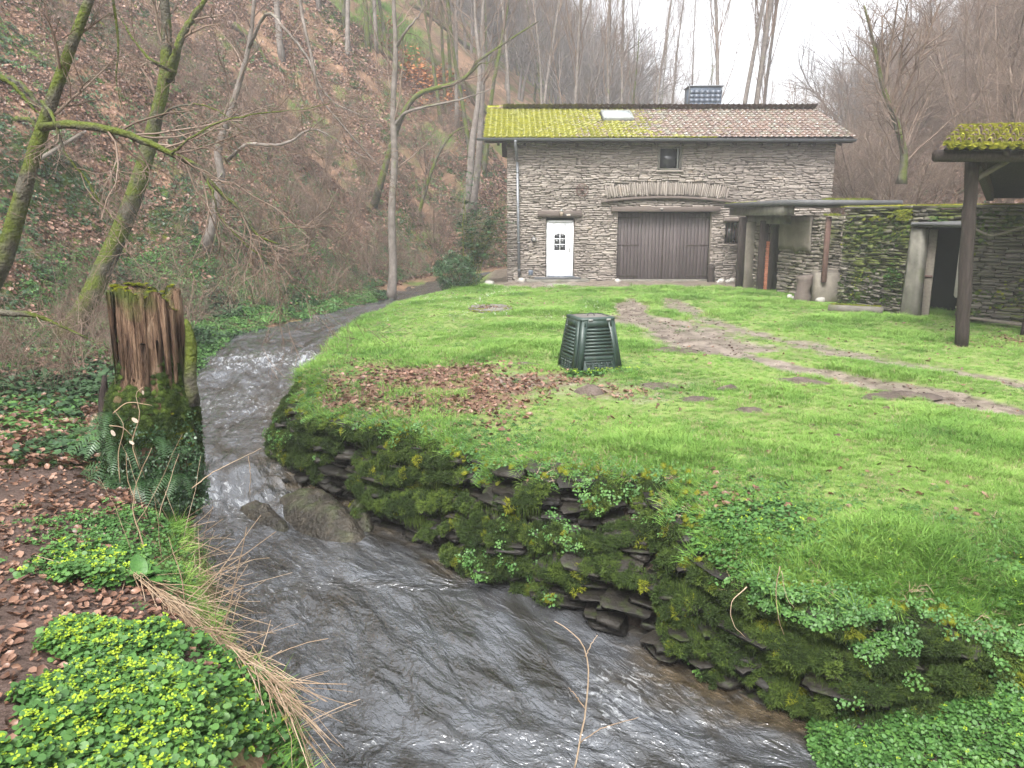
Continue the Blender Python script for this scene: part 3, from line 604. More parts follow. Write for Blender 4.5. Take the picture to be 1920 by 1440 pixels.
def tree_meshes(seed, H, r, m_tr, m_br, lean=(0, 0), kids=(16, 6, 4), start=.35, blen=.28, wand=.035, up=.12, spread=.75, trunk=None, forks=0):
    g = np.random.default_rng(seed); n = 14
    if trunk is None:
        d = np.array([lean[0], lean[1], 1.]); P = [np.zeros(3)-np.array([0, 0, .4])]
        for i in range(n-1): d = d+g.normal(0, wand, 3)*[1, 1, .2]; d /= np.linalg.norm(d); P.append(P[-1]+d*(H+.4)/(n-1))
        P = np.array(P)
    else: P = spline(trunk, 22); n = len(P)
    tt = np.linspace(0, 1, n); rad = r*(1-.82*tt**1.1); rad[0] *= 1.35; rad[1] *= 1.08
    tb = MB(); tb.tube(P, rad, 10, True, bump=.03)
    cb = MB(); L0 = blen*np.linalg.norm(P[-1]-P[0])
    def limb(q, d0, t, rr, lm=1.0):
        branchlet(cb, q, d0, L0*lm*g.uniform(.6, 1.2)*(1.2-.55*t), rr, 0, g, .13, up*.6, kids[1:], 3, 3, spread, .5)
    for c in range(kids[0]):
        t = start+(1-start)*(c+g.uniform(0, 1))/kids[0]; t = min(t, .995); i = min(int(t*(n-1)), n-2); f = t*(n-1)-i; q = P[i]*(1-f)+P[i+1]*f
        a = g.uniform(0, 6.28); dt = P[i+1]-P[i]; dt /= np.linalg.norm(dt); s = np.array([math.cos(a), math.sin(a), 0]); s -= dt*np.dot(s, dt)
        limb(q, dt*g.uniform(.5, 1.2)+s*spread+np.array([0, 0, up]), t, rad[i]*.30)
    for c in range(forks):
        i = int(n*g.uniform(.4, .65)); a = g.uniform(0, 6.28); branchlet(cb, P[i], np.array([math.cos(a)*.28, math.sin(a)*.28, 1]), np.linalg.norm(P[-1]-P[i])*g.uniform(.8, 1), rad[i]*.75, 0, g, .05, .04, (9, 5, 4), 5, 3, .8, .38)
    return tb.build('trunk', m_tr, smooth=True, me_only=True), cb.build('crown', m_br, smooth=False, me_only=True)
def plant_tree(name, meshes, loc, rz=0, sc=1, label=None, cat='tree', group=None, tilt=(0, 0)):
    r = empty(name, loc, rz); r.scale = (sc, sc, sc); r.rotation_euler = (tilt[0], tilt[1], rz)
    link('trunk', meshes[0], r); link('crown', meshes[1], r); tag(r, label, cat, group); return r
# ---------------------------------------------------------------- stones as pieces
def stone_tpl(seed):
    g = np.random.default_rng(seed)
    i = .10; V = []
    for y, s in ((.5, 1), (-.40, 1), (-.5, 1-2*i)):
        for x, z in ((-.5, -.5), (.5, -.5), (.5, .5), (-.5, .5)): V.append([x*s, y, z*s])
    V = np.array(V, float)
    V[:, 0] += g.normal(0, .045, 12); V[:, 2] += g.normal(0, .09, 12); V[8:, 1] += g.normal(0, .10, 4); V[4:8, 1] += np.abs(g.normal(0, .1, 4))
    # add a mid ring point so that outlines are not plain rectangles
    Q = [[3, 2, 1, 0], [8, 9, 10, 11]]
    for r in (0, 4):
        for k in range(4): Q.append([r+k, r+(k+1) % 4, r+4+(k+1) % 4, r+4+k])
    return V, np.array(Q)
STP = [stone_tpl(200+i) for i in range(12)]
def stones(items, m, parent, name='stone', limit=300, prio=None):
    """items: (4x4 matrix, template). The ones that show largest become objects, the rest one joined part."""
    order = list(range(len(items))) if prio is None else list(np.argsort(-np.asarray(prio)))
    mes = [make_mesh(name, V, Q, m) for V, Q in STP]
    for i in order[:limit]:
        A, k = items[i]; o = link(name, mes[k], parent); o.matrix_local = Matrix(A.tolist())
    rest = order[limit:]
    if rest:
        Vs, Qs, R, n = [], [], [], 0
        for i in rest:
            A, k = items[i]; V, Q = STP[k]; Vs.append(V @ A[:3, :3].T+A[:3, 3]); Qs.append(Q+n); n += len(V); R.append(np.full(len(V), random.random()))
        o = link(name+'work', make_mesh(name+'work', np.concatenate(Vs), np.concatenate(Qs), m, False, {'rnd': np.concatenate(R)}), parent); o['kind'] = 'stuff'
def tm(c, ax, s):                            # matrix from centre, 3x3 axes (columns), sizes
    A = np.eye(4); A[:3, :3] = np.asarray(ax)*np.asarray(s)[None, :]; A[:3, 3] = c; return A
def wall_stones(p0, p1, z0, z1, thick, holes, hmin, hmax, lmin, lmax, proud, seed, zfun=None, wob=.02):
    """courses of stones along a straight face from p0 to p1 (plan), seen from the side n; holes in (s0,s1,z0,z1)"""
    g = np.random.default_rng(seed); p0 = np.asarray(p0, float); p1 = np.asarray(p1, float); d = p1-p0; L = np.linalg.norm(d); d /= L
    ax = np.array([[d[0], -d[1], 0], [d[1], d[0], 0], [0, 0, 1.]]); inn = np.array([-d[1], d[0]])      # local +y points into the wall
    out = []; z = z0
    while z < z1-.01:
        h = min(g.uniform(hmin, hmax), z1-z); s = -g.uniform(0, lmax*.5)
        while s < L:
            l = g.uniform(lmin, lmax)*(1.3 if g.uniform() < .15 else 1); a, b = s, s+l; s = b; a = max(a, 0); b = min(b, L)
            if b-a < .04: continue
            segs = [(a, b)]
            for h0, h1, q0, q1 in holes:
                if z+h*.6 > q0 and z+h*.4 < q1:
                    ns_ = []
                    for (u0, u1) in segs:
                        if u1 <= h0 or u0 >= h1: ns_.append((u0, u1))
                        else:
                            if u0 < h0-.03: ns_.append((u0, h0))
                            if u1 > h1+.03: ns_.append((h1, u1))
                    segs = ns_
            for (u0, u1) in segs:
                sc = (u0+u1)/2; hh = h*g.uniform(.75, 1.12); zz = z+h/2+wob*math.sin(sc*1.7+z*2)+wob*.5*math.sin(sc*4.1+z*5)+g.normal(0, .006)
                pr = g.uniform(0, proud)
                if zfun and zz > zfun(sc): continue
                c = np.array([*(p0+d*sc+inn*(thick/2-pr)), zz]); t = g.normal(0, .022)
                A2 = ax @ rotm(g.normal(0, .05), t, g.normal(0, .03))
                out.append((tm(c, A2, (max(u1-u0-.012, .03), thick, hh*.90)), int(g.integers(12))))
        z += h
    return out
# ---------------------------------------------------------------- the stone house
house = tag(empty('stone_house', (5.8, 29, 0)), 'two-storey slate stone house with white door, brown garage door and mossy tiled roof', 'house')
class Child:                                    # builds meshes in world space and hangs them on a thing at its base
    def __init__(s, root): s.r = root; s.o = np.array(root.location)
    def put(s, o):
        o.parent = s.r; o.matrix_parent_inverse = Matrix.Translation(-Vector(s.r.location)) if not any(s.r.rotation_euler) else s.r.matrix_basis.inverted(); return o
HX0, HX1, HY, HYB, EZ = -.18, 11.62, 28.9, 36.2, 5.15
holes = [(1.43, 2.47, .12, 2.30), (4.05, 7.49, -.05, 2.52), (5.44, 6.28, 3.98, 4.80), (8.0, 8.52, 1.35, 2.15)]    # door, garage, window, barred window: in metres along the facade
HC = Child(house)
def hput(o): return HC.put(o)
# core of the wall, butted boxes round the openings
core = MB(); yb0 = HY+.05; T_ = .45
xs = sorted({0, 11.8, *[h[0] for h in holes], *[h[1] for h in holes]})
for a, b in zip(xs[:-1], xs[1:]):
    z = -.3; hs_ = sorted([h for h in holes if h[0] <= a+1e-6 and h[1] >= b-1e-6], key=lambda h: h[2])
    for h in hs_+[None]:
        top = h[2] if h else EZ
        if top-z > .01: core.box((HX0+(a+b)/2, yb0+T_/2, (z+top)/2), (b-a, T_, top-z))
        if h: z = h[3]
core.box((HX0+.225, (yb0+T_+HYB)/2, EZ/2-.15), (.45, HYB-yb0-T_, EZ+.3)); core.box((HX1-.225, (yb0+T_+HYB)/2, EZ/2-.15), (.45, HYB-yb0-T_, EZ+.3))
core.box((HX0+5.9, HYB+.2, EZ/2-.15), (11.8, .4, EZ+.3))
# gables
RY, RZ = 32.6, 6.55
for x in (HX0+.225, HX1-.225):
    V = np.array([[x-.2, yb0, EZ], [x-.2, HYB+.3, EZ], [x-.2, RY, RZ-.2], [x+.2, yb0, EZ], [x+.2, HYB+.3, EZ], [x+.2, RY, RZ-.2]]); core.add(V, [[0, 3, 5, 2], [2, 5, 4, 1], [1, 4, 3, 0]], [[0, 2, 1], [3, 4, 5]])
hput(core.build('wall', mat['mortar']))
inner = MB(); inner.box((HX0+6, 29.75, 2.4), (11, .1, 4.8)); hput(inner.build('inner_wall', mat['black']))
# voussoir arch zone: an arched band above the garage
AX, AZc = HX0+5.77, -2.3
def arch_z(x): return 2.93+.14*(1-((x-AX)/2.25)**2)
hs2 = holes+[(3.55, 7.95, 2.86, 3.0)]
its = wall_stones((HX0, HY), (HX1, HY), -.12, EZ-.02, .14, hs2, .036, .095, .12, .46, .036, 301, wob=.03)
keep = []
for A, k in its:
    x, z = A[0, 3], A[2, 3]
    if abs(x-AX) < 2.2 and arch_z(x)-.02 < z < arch_z(x)+.52: continue
    keep.append((A, k))
prio = [np.linalg.norm(A[:3, 0])*np.linalg.norm(A[:3, 2]) for A, k in keep]
stones([(np.array(Matrix.Translation(-Vector(house.location)) @ Matrix(A.tolist())), k) for A, k in keep], mat['stone'], house, 'stone', 300, prio)
av = []; x = AX-2.15; g = np.random.default_rng(5)
while x < AX+2.15:
    w_ = g.uniform(.045, .10); xx = x+w_/2; x += w_
    tilt = (xx-AX)*.11; hh = .44*g.uniform(.9, 1.05)
    av.append((tm((xx+tilt*.2, HY+.045-g.uniform(0, .03), arch_z(xx)+.25), rotm(0, tilt+g.normal(0, .03), 0), (w_*.88, .14, hh)), int(g.integers(12))))
stones([(np.array(Matrix.Translation(-Vector(house.location)) @ Matrix(A.tolist())), k) for A, k in av], mat['stone'], house, 'arch_stone')
# curved hood strip under the arch
hb = MB(); xsn = np.linspace(AX-2.35, AX+2.45, 25)
P0 = []
for i in range(24):
    xa, xb = xsn[i], xsn[i+1]; za, zb_ = arch_z(xa)-.10, arch_z(xb)-.10
    V = np.array([[xa, HY-.14, za], [xb, HY-.14, zb_], [xb, HY+.06, zb_+.02], [xa, HY+.06, za+.02], [xa, HY-.14, za+.085], [xb, HY-.14, zb_+.085], [xb, HY+.06, zb_+.11], [xa, HY+.06, za+.11]])
    hb.add(V, [[0, 3, 2, 1], [4, 5, 6, 7], [0, 1, 5, 4], [2, 3, 7, 6]]+([[3, 0, 4, 7]] if i == 0 else [])+([[1, 2, 6, 5]] if i == 23 else []), rnd=.4)
hput(hb.build('arch_hood', mat['lintel']))
lm = MB(); lm.box((HX0+5.77, HY-.04, 2.60), (3.95, .26, .17), bev=.015, jit=.004); hput(lm.build('garage_lintel', mat['lintel']))
lm = MB(); lm.box((HX0+1.92, HY-.03, 2.44), (1.62, .22, .22), bev=.015, jit=.004); hput(lm.build('door_lintel', mat['lintel']))
lm = MB(); lm.box((HX0+8.26, HY-.02, 2.22), (.75, .2, .12), bev=.01, jit=.003); hput(lm.build('window_lintel', mat['lintel']))
# garage door of boards
gd = hput(MB().box((HX0+5.77, HY+.30, 1.22), (3.44, .04, 2.56)).build('garage_door', mat['black']))
nb = 13; W2 = 1.70
for leaf in (0, 1):
    x0 = HX0+4.07+leaf*W2+.0
    for i in range(nb):
        w_ = W2/nb; o = MB().box((x0+w_*(i+.5), HY+.258+random.uniform(-.004, .004), 1.215), (w_-.012, .03, 2.50), bev=.004).build('board', mat['doorwood'], gd)
    for z in (1.30, .16, 2.30):
        xx = x0+.42 if leaf == 0 else x0+W2-.42
        MB().box((xx, HY+.236, z), (.8, .012, .05), bev=.003).build('strap_hinge', mat['oldwood'], gd)
MB().box((HX0+5.77+.0, HY+.232, 1.215), (.05, .02, 2.5), bev=.004).build('meeting_strip', mat['oldwood'], gd)
bx = MB(); bx.box((HX0+5.77, HY+.12, -.0), (3.4, .5, .10), bev=.01); hput(bx.build('threshold', mat['concrete']))
# white door
dx = HX0+1.95
df = MB()
for (cx, cz, w_, h_) in ((-.46, 1.17, .07, 2.06), (.46, 1.17, .07, 2.06), (0, 2.165, .99, .07)): df.box((dx+cx, HY+.13, cz), (w_, .09, h_-.002), bev=.008)
frame = hput(df.build('door_frame', mat['upvc']))
dl_ = MB(); y = HY+.15
for (cx, cz, w_, h_) in ((-.315, 1.13, .215, 1.98), (.315, 1.13, .215, 1.98), (0, .30, .414, .32), (0, 1.93, .414, .38), (0, 1.02, .414, .18)): dl_.box((dx+cx, y, cz), (w_, .05, h_), bev=.004)
dl_.box((dx, y+.012, .69), (.414, .03, .47), bev=.003)
door = hput(dl_.build('door', mat['upvc']))
for s_, t_ in ((.37, .012), (.27, .010)):
    pm = MB()
    for sx in (-1, 1): pm.box((dx+sx*s_/2, y-.012-.006*(s_ < .3), .69), (.022, t_+.008, s_*1.15), bev=.003)
    for sz in (-1, 1): pm.box((dx, y-.012-.006*(s_ < .3), .69+sz*s_*1.15/2), (s_, t_+.006, .022), bev=.003)
    pm.build('panel_moulding', mat['upvc'], door)
for c in range(2):
    for r in range(3):
        MB().box((dx-.103+c*.206, y+.012, 1.225+r*.206), (.19, .012, .19)).build('window_pane', mat['glass'], door)
mb = MB(); mb.box((dx, y-.008, 1.43), (.022, .03, .62), bev=.003)
for z in (1.33, 1.535): mb.box((dx, y-.006, z), (.40, .026, .022), bev=.003)
# arched head over the panes
for i in range(6):
    a = math.pi*i/5; 
ah = MB()
for i in range(9):
    x = -.2+.05*i; zt = 1.74; hh = .012+.07*abs(i-4)**2/16; ah.box((dx+x, y-.004, zt-hh/2), (.052, .028, hh))
ah.build('arched_head', mat['upvc'], door); mb.build('glazing_bars', mat['upvc'], door)
hd = MB(); hd.box((dx+.37, y-.04, 1.14), (.035, .02, .20), bev=.004); hd.tube([(dx+.37, y-.04, 1.17), (dx+.37, y-.09, 1.17), (dx+.27, y-.09, 1.17)], .011, 6); hd.build('handle', mat['lampm'], door)
st = MB(); st.box((HX0+1.85, HY-.22, .125), (1.7, .46, .06), bev=.01); hput(st.build('door_sill', mat['slab']))
st = MB(); st.box((HX0+2.0, HY-.02, .165), (1.0, .25, .03), bev=.006); hput(st.build('sill_cover', mat['slate']))
st = MB(); st.box((HX0+1.85, HY-.30, .02), (2.3, .62, .15), bev=.015, jit=.006); hput(st.build('doorstep', mat['concrete']))
# upper window with part-open shutter, and the barred window
wx = HX0+5.86
wf = MB()
for (cx, cz, w_, h_) in ((-.385, 4.39, .07, .82), (.385, 4.39, .07, .82), (0, 4.765, .70, .07), (0, 4.01, .84, .06)): wf.box((wx+cx, HY+.08, cz), (w_, .14, h_-.002), bev=.006)
win = hput(wf.build('window', mat['concrete'])); MB().box((wx-.03, HY+.14, 4.39), (.66, .012, .69)).build('pane', mat['glass'], win)
MB().box((wx+.29, HY+.06, 4.39), (.045, .05, .69), bev=.004).build('sash', mat['lampm'], win)
MB().box((wx, HY-.01, 3.94), (1.0, .18, .06), bev=.01).build('window_sill', mat['stone'], win)
w2 = MB()
for (cx, cz, w_, h_) in ((-.235, 1.75, .05, .8), (.235, 1.75, .05, .8), (0, 2.13, .42, .05), (0, 1.375, .42, .05)): w2.box((HX0+8.26+cx, HY+.12, cz), (w_, .08, h_-.002))
w2o = hput(w2.build('barred_window', mat['oldwood'])); MB().box((HX0+8.26, HY+.17, 1.75), (.42, .01, .7)).build('pane', mat['glass'], w2o)
for i in range(4): MB().tube([(HX0+8.26-.16+.105*i, HY+.07, 1.38), (HX0+8.26-.16+.105*i, HY+.07, 2.13)], .009, 5).build('bar', mat['rust'], w2o)
# ---- roof
EY, EZr = 28.42, 5.06
slope = math.atan2(RZ-EZr, RY-EY); SL = math.hypot(RY-EY, RZ-EZr); RX0, RX1 = -.98, 12.05
def roofp(x, t, up=0):                   # t along the slope in metres
    return np.array([x, EY+t*math.cos(slope)-up*math.sin(slope), EZr+t*math.sin(slope)+up*math.cos(slope)])
dk = MB(); Rm = rotm(slope, 0, 0); dk.box(roofp((RX0+RX1)/2, SL/2, -.045), (RX1-RX0-.06, SL-.02, .05), R=Rm)
s2 = math.atan2(RZ-EZr, HYB+.5-RY); SL2 = math.hypot(HYB+.5-RY, RZ-EZr)
dk.box(((RX0+RX1)/2+.25, (RY+HYB+.5)/2, (RZ+EZr)/2-.03), (RX1-RX0-.56, SL2, .05), R=rotm(-s2, 0, 0))
hput(dk.build('roof_deck', mat['oldwood']))
TW, TR = .208, .345
nT, nR = int(round((RX1-RX0)/TW)), int(math.ceil(SL/TR)); TR = SL/nR
def pantile(seed, m_):
    g = np.random.default_rng(seed); xs_ = np.linspace(0, 1, 9); prof = [.012+.020*max(0, math.sin((x*1.0)*2*math.pi+2.4))+(-.006*math.sin(x*6.28)) for x in xs_]
    V = []
    for yy, dz in ((-.02, .028), (TR+.03, .002)):
        for th in (0, -.014):
            for x, z in zip(xs_, prof): V.append([x*(TW+.006), yy, z+dz+th])
    Q = []
    for i in range(8): Q += [[i, i+1, 19+i, 18+i], [i+1, i, 9+i, 10+i], [27+i, 28+i, 10+i, 9+i]]
    V = np.array(V)+g.normal(0, .0012, (36, 3)); return V, np.array(Q)
PT = [pantile(400+i, None) for i in range(4)]; ptm = [make_mesh('roof_tile', V, Q, mat['tile'], True) for V, Q in PT]
Rs = np.array(rotm(slope, 0, 0)); Vs, Qs, Rr, n = [], [], [], 0
sky_hole = (HX0+3.64, HX0+4.80, SL*.54, SL*.83)
ro = hput(MB().tube([roofp(RX0, SL+.02, .05), roofp(RX1, SL+.02, .05)], .03, 6).build('ridge_bed', mat['mortar']))
for r in range(nR):
    for c in range(nT):
        x, t = RX0+c*TW, r*TR
        if sky_hole[0]-TW < x < sky_hole[1]-.02 and sky_hole[2]-.2 < t < sky_hole[3]-.1: continue
        k = random.randrange(4); p = roofp(x, t)+rng.normal(0, .003, 3)
        if r*nT+c < 300:
            o = link('roof_tile', ptm[k], house); A = np.eye(4); A[:3, :3] = Rs @ rotm(0, random.gauss(0, .015), random.gauss(0, .015)); A[:3, 3] = p-np.array(house.location); o.matrix_local = Matrix(A.tolist())
        else:
            V, Q = PT[k]; Vs.append(V @ Rs.T+p); Qs.append(Q+n); n += len(V); Rr.append(np.full(len(V), random.random()))
o = hput(link('roof_tiling', make_mesh('roof_tiling', np.concatenate(Vs), np.concatenate(Qs), mat['tile'], True, {'rnd': np.concatenate(Rr)}))); o['kind'] = 'stuff'
# back slope, joined
Vb, Qb, n = [], [], 0
for c in range(3, nT):
    V, Q = PT[c % 4]; V = V.copy(); V[:, 1] = V[:, 1]/TR*SL2; V = V @ rotm(s2, 0, math.pi).T if False else V
    V2 = np.stack([RX0+c*TW+V[:, 0], RY+(SL2-V[:, 1])*math.cos(s2), RZ-(SL2-V[:, 1])*math.sin(s2)+V[:, 2]], 1); Vb.append(V2); Qb.append(Q[:, ::-1]+n); n += len(V)
o = hput(link('back_roof', make_mesh('back_roof', np.concatenate(Vb), np.concatenate(Qb), mat['tile'], True))); o['kind'] = 'stuff'
x = RX0
while x < RX1-.05:                                  # ridge tiles
    l = .36; xe = min(x+l+.02, RX1); P = [roofp(x, SL+.03, .03), roofp(xe, SL+.03, .03)]; P[0][2] += random.gauss(0, .006)
    rt = MB().tube(P, [.115, .105], 10, True); rt.build('ridge_tile', mat['mosstile' if x < 7.2 else 'tile'], smooth=False).parent = house
    o = COL.objects[-1] if False else None; x += l
for o in [o for o in bpy.data.objects if o.name.startswith('ridge_tile')]: hput(o)
# fascia, gutter, downpipe
hput(MB().box(((RX0+RX1)/2, EY+.02, EZr-.12), (RX1-RX0-.1, .03, .15), bev=.004).build('fascia', mat['oldwood']))
gp = MB(); gx = np.linspace(RX0-.25, RX1+.02, 30); k = 7
V = []
for x in gx:
    for q in range(k):
        a = math.pi+math.pi*q/(k-1); V.append([x, EY-.09+.075*math.cos(a), EZr-.045+.075*math.sin(a)-.003*x])
Q = [[i*k+q, (i+1)*k+q, (i+1)*k+q+1, i*k+q+1] for i in range(29) for q in range(k-1)]
gp.add(V, Q, P=[list(range(k)), [29*k+q for q in range(k)][::-1]]); gp.tube([(gx[0], EY-.167, EZr-.045), (gx[-1], EY-.167, EZr-.08)], .011, 5)
gut = hput(gp.build('gutter', mat['zinc']))
for i in range(13): MB().tube([(RX0+.4+i*1.02, EY+.0, EZr-.03), (RX0+.4+i*1.02, EY-.165, EZr-.06)], .009, 4).build('bracket', mat['zinc'], gut)
dp = MB(); dp.tube(spline([(.12, EY-.09, EZr-.10), (.12, EY-.09, EZr-.28), (.16, EY+.1, EZr-.55), (.19, HY-.10, EZr-.8)], 9), .05, 10); dp.tube([(.19, HY-.10, EZr-.8), (.26, HY-.10, .15)], .05, 10)
dp.tube([(.12, EY-.09, EZr-.10), (.12, EY-.09, EZr-.2)], .062, 10)
dpo = hput(dp.build('downpipe', mat['zinc'], smooth=True))
for z in (3.9, 2.7, 1.4, .4): MB().tube([(.26-.07*(z-.15)/4.2, HY-.10, z-.02), (.26-.07*(z-.15)/4.2, HY-.10, z+.02)], .06, 10).build('pipe_clip', mat['zinc'], dpo)
# rafter tails and soffit
for i in range(14): hput(MB().box((RX0+.5+i*.93, EY+.27, EZr-.13), (.09, .5, .13), R=rotm(slope, 0, 0), bev=.005).build('rafter', mat['oldwood']))
for s in (0, 1): hput(MB().box(((RX0+.03) if s == 0 else (RX1-.03), EY+SL/2*math.cos(slope), (EZr+RZ)/2-.1), (.035, SL, .16), R=rotm(slope, 0, 0)).build('bargeboard', mat['oldwood']))
# skylight
sk = MB(); sx0, sx1, t0, t1 = sky_hole; cx = (sx0+sx1)/2; W_, H_ = sx1-sx0, t1-t0
for (ox, ot, a, b) in ((-W_/2+.04, 0, .08, H_), (W_/2-.04, 0, .08, H_), (0, -H_/2+.05, W_-.16, .10), (0, H_/2-.05, W_-.16, .10)): sk.box(roofp(cx+ox, (t0+t1)/2+ot, .07), (a, b-.002, .14), R=Rm, bev=.01)
sko = hput(sk.build('skylight', mat['lampm'])); sg = M('skylight_glass_painted_sky', [(.5, .56, .58), (.62, .68, .70)], .1, 2, 2, .06, spec=1.0)  # pale base colour of the pane stands in for reflected sky
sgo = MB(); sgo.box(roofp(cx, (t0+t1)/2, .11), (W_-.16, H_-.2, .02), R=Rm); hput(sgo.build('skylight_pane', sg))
# slate chimney on the back slope
chx, chy = 7.85, 33.6
ch = hput(MB().box((chx, chy, 6.75), (1.30, .9, 1.5)).build('chimney', mat['slate']))
for r in range(5):
    for c in range(6): MB().box((chx-.55+c*.22+(.0 if r % 2 else .0), chy-.46, 6.62+r*.165), (.212, .014, .175), R=rotm(.015, 0, 0)).build('slate', mat['slate'], ch)
MB().box((chx+.02, chy, 7.52), (1.42, 1.0, .05), bev=.01).build('chimney_cap', mat['zinc'], ch); MB().tube([(chx-.67, chy-.5, 6.5), (chx-.67, chy-.5, 7.6)], .025, 6).build('flue_rod', mat['slab'], ch)
# moss on the roof
def roof_moss(n, x0, x1, t0, t1, s, dens):
    P = []
    while len(P) < n:
        x = random.uniform(x0, x1); t = random.uniform(t0, t1)
        if sky_hole[0]-.05 < x < sky_hole[1]+.05 and sky_hole[2]-.1 < t < sky_hole[3]+.1: continue
        if random.random() > dens(x, t): continue
        P.append(roofp(x, t, .035))
    return P
P = roof_moss(5200, RX0, 6.8, -.02, SL, .05, lambda x, t: max(0., 1-(x+1)/6.5)**.9*(.35+.65*(float(vn(x*1.6, t*1.6, 0, 4))*.5+.5 > .25)))
o = scatter('roof_moss', 'roofmoss', P, rng.uniform(.03, .075, len(P))[:, None]*np.array([[1, 1, .5]]), np.array([[0, -math.sin(slope), math.cos(slope)]])+rng.normal(0, .1, (len(P), 3)))
hput(o)
P = [roofp(random.uniform(RX0, 7.2), -.02, .02) for _ in range(420)]+[roofp(random.uniform(RX0, 4.8), SL+.02, .13) for _ in range(230)]
hput(scatter('eaves_moss', 'roofmoss', P, rng.uniform(.03, .055, len(P)), np.array([[0, -.5, .8]])+rng.normal(0, .2, (len(P), 3))))
# things fixed on or leaning at the house
lamp = tag(empty('wall_lamp', (dx+.02, HY-.14, 2.5)), 'small grey lantern on the timber lintel above the white door', 'lamp')
MB().box((0, .0, .02), (.07, .03, .12), bev=.005).build('back_plate', mat['lampm'], lamp); MB().tube([(0, 0, .06), (0, -.08, .09), (0, -.12, .05)], .012, 6).build('arm', mat['lampm'], lamp)
MB().tube([(0, -.12, .05), (0, -.12, .0), (0, -.12, -.14)], [.02, .075, .045], 6).build('lantern', mat['pod'], lamp); MB().tube([(0, -.12, .10), (0, -.12, .02)], [.01, .09], 6).build('lamp_cap', mat['lampm'], lamp)
bl = tag(empty('bulkhead_light', (dx+.28, HY-.15, 2.39)), 'little grey sensor light under the lintel, right of the lantern over the door', 'lamp')
MB().box((0, 0, 0), (.17, .07, .08), bev=.015).build('housing', mat['lampm'], bl); MB().box((0, -.038, -.005), (.13, .012, .05), bev=.004).build('lens', mat['pod'], bl)
ls = tag(empty('sensor_light', (HX0+5.6, HY-.20, 2.60)), 'tiny pale sensor lamp on the middle of the garage lintel', 'lamp')
MB().box((0, 0, .02), (.09, .06, .05), bev=.01).build('housing', mat['pale'], ls); MB().box((0, -.02, -.04), (.06, .06, .04), bev=.01).build('lens', mat['glass'], ls)
th = tag(empty('round_gauge', (HX0+.98, HY-.09, 1.52)), 'small dark round dial on the stone wall left of the white door', 'dial')
MB().tube([(0, .04, 0), (0, -.02, 0)], .095, 14).build('case', mat['slab'], th); MB().tube([(0, -.021, 0), (0, -.026, 0)], .06, 14).build('face', mat['pale'], th)
wh = tag(empty('iron_wheel', (HX0+2.72, HY-.10, 3.28)), 'rusty spoked iron wheel hanging on the stone wall above the white door', 'wheel')
rm = MB(); a = np.linspace(0, 2*math.pi, 21); rm.tube(np.stack([.21*np.cos(a), 0*a, .21*np.sin(a)], 1), .018, 5, False); rm.build('rim', mat['rust'], wh)
for i in range(6):
    b = i*math.pi/3; MB().tube([(0, 0, 0), (.21*math.cos(b), 0, .21*math.sin(b))], .012, 4).build('spoke', mat['rust'], wh)
MB().tube([(0, -.03, 0), (0, .05, 0)], .045, 8).build('hub', mat['rust'], wh)
ivp = [at(u+random.gauss(0, 6), v+random.gauss(0, 8), 28.1) for u, v in [(925, 330), (932, 350), (925, 365), (912, 368), (938, 375), (930, 390), (940, 405), (920, 372), (935, 345)] for _ in range(5)]
# ---------------------------------------------------------------- low annex beside the house
annex = tag(empty('annex', (8.6, 22, 0)), 'low ruined stone annex with flat concrete roof and dark posts, right of the house', 'outbuilding')
AC = Child(annex); ap = AC.put
def awall(name, pts, z1, seed, m, holes=(), core=mat['earth'], limit=0, thick=.16, hh=(.05, .12), ll=(.12, .42), proud=.07, parent=None, zf=None):
    """a rubble wall along plan points; returns nothing"""
    par = parent or annex; o = np.array(par.location); pr = []; its = []
    for i, (a, b) in enumerate(zip(pts[:-1], pts[1:])):
        hs_ = [h[1:] for h in holes if h[0] == i]; its += wall_stones(a, b, -.1, z1, thick, hs_, *hh, *ll, proud, seed+i, zf, .02)
        a, b = np.array(a), np.array(b); d = b-a; L = np.linalg.norm(d); d /= L; n_ = np.array([-d[1], d[0]]); R = np.array([[d[0], -d[1], 0], [d[1], d[0], 0], [0, 0, 1]]); c = MB()
        xs = sorted({0, L, *[h[0] for h in hs_], *[h[1] for h in hs_]})
        for s0, s1 in zip(xs[:-1], xs[1:]):
            hl = [h for h in hs_ if h[0] <= s0+1e-6 and h[1] >= s1-1e-6]
            zz = [(-.2, z1-.05)] if not hl else [(hl[0][3], z1-.05)]
            for q0, q1 in zz:
                if q1-q0 > .02: c.box((*(a+d*(s0+s1)/2+n_*.27), (q0+q1)/2), (s1-s0, .40, q1-q0), R=R)
        ob = c.build('wall_core', core); Child(par).put(ob)
    M_ = Matrix.Translation(-par.location)
    items = [(np.array(M_ @ Matrix(A.tolist())), k) for A, k in its]
    stones(items, m, par, 'stone', limit, [np.linalg.norm(A[:3, 0])*np.linalg.norm(A[:3, 2])/max(A[1, 3], 1)**2 for A, k in its])
# plan points from the survey
a0 = G(1383, 538)[:2]; a1 = G(1400, 541)[:2]; a2 = G(1422, 545)[:2]; a3 = G(1456, 548)[:2]; a4 = G(1520, 553)[:2]; a5 = G(1560, 560)[:2]
ad = at(1456, 548, 1); 
A_ = np.array([8.05, 27.2]); Bp = np.array([8.12, 25.4]); 
P1, P2, P3, P4 = np.array([7.98, 26.6]), np.array([8.10, 24.9]), np.array([8.22, 24.1]), np.array([8.65, 21.7])
awall('pier', [P1+[.05, 0], P2], 2.15, 501, mat['annexst'], limit=40)
awall('pier', [P3, P4+[.0, .3], P4+[.35, -.3]], 2.35, 511, mat['annexst'], limit=110, core=mat['plaster'], proud=.05)
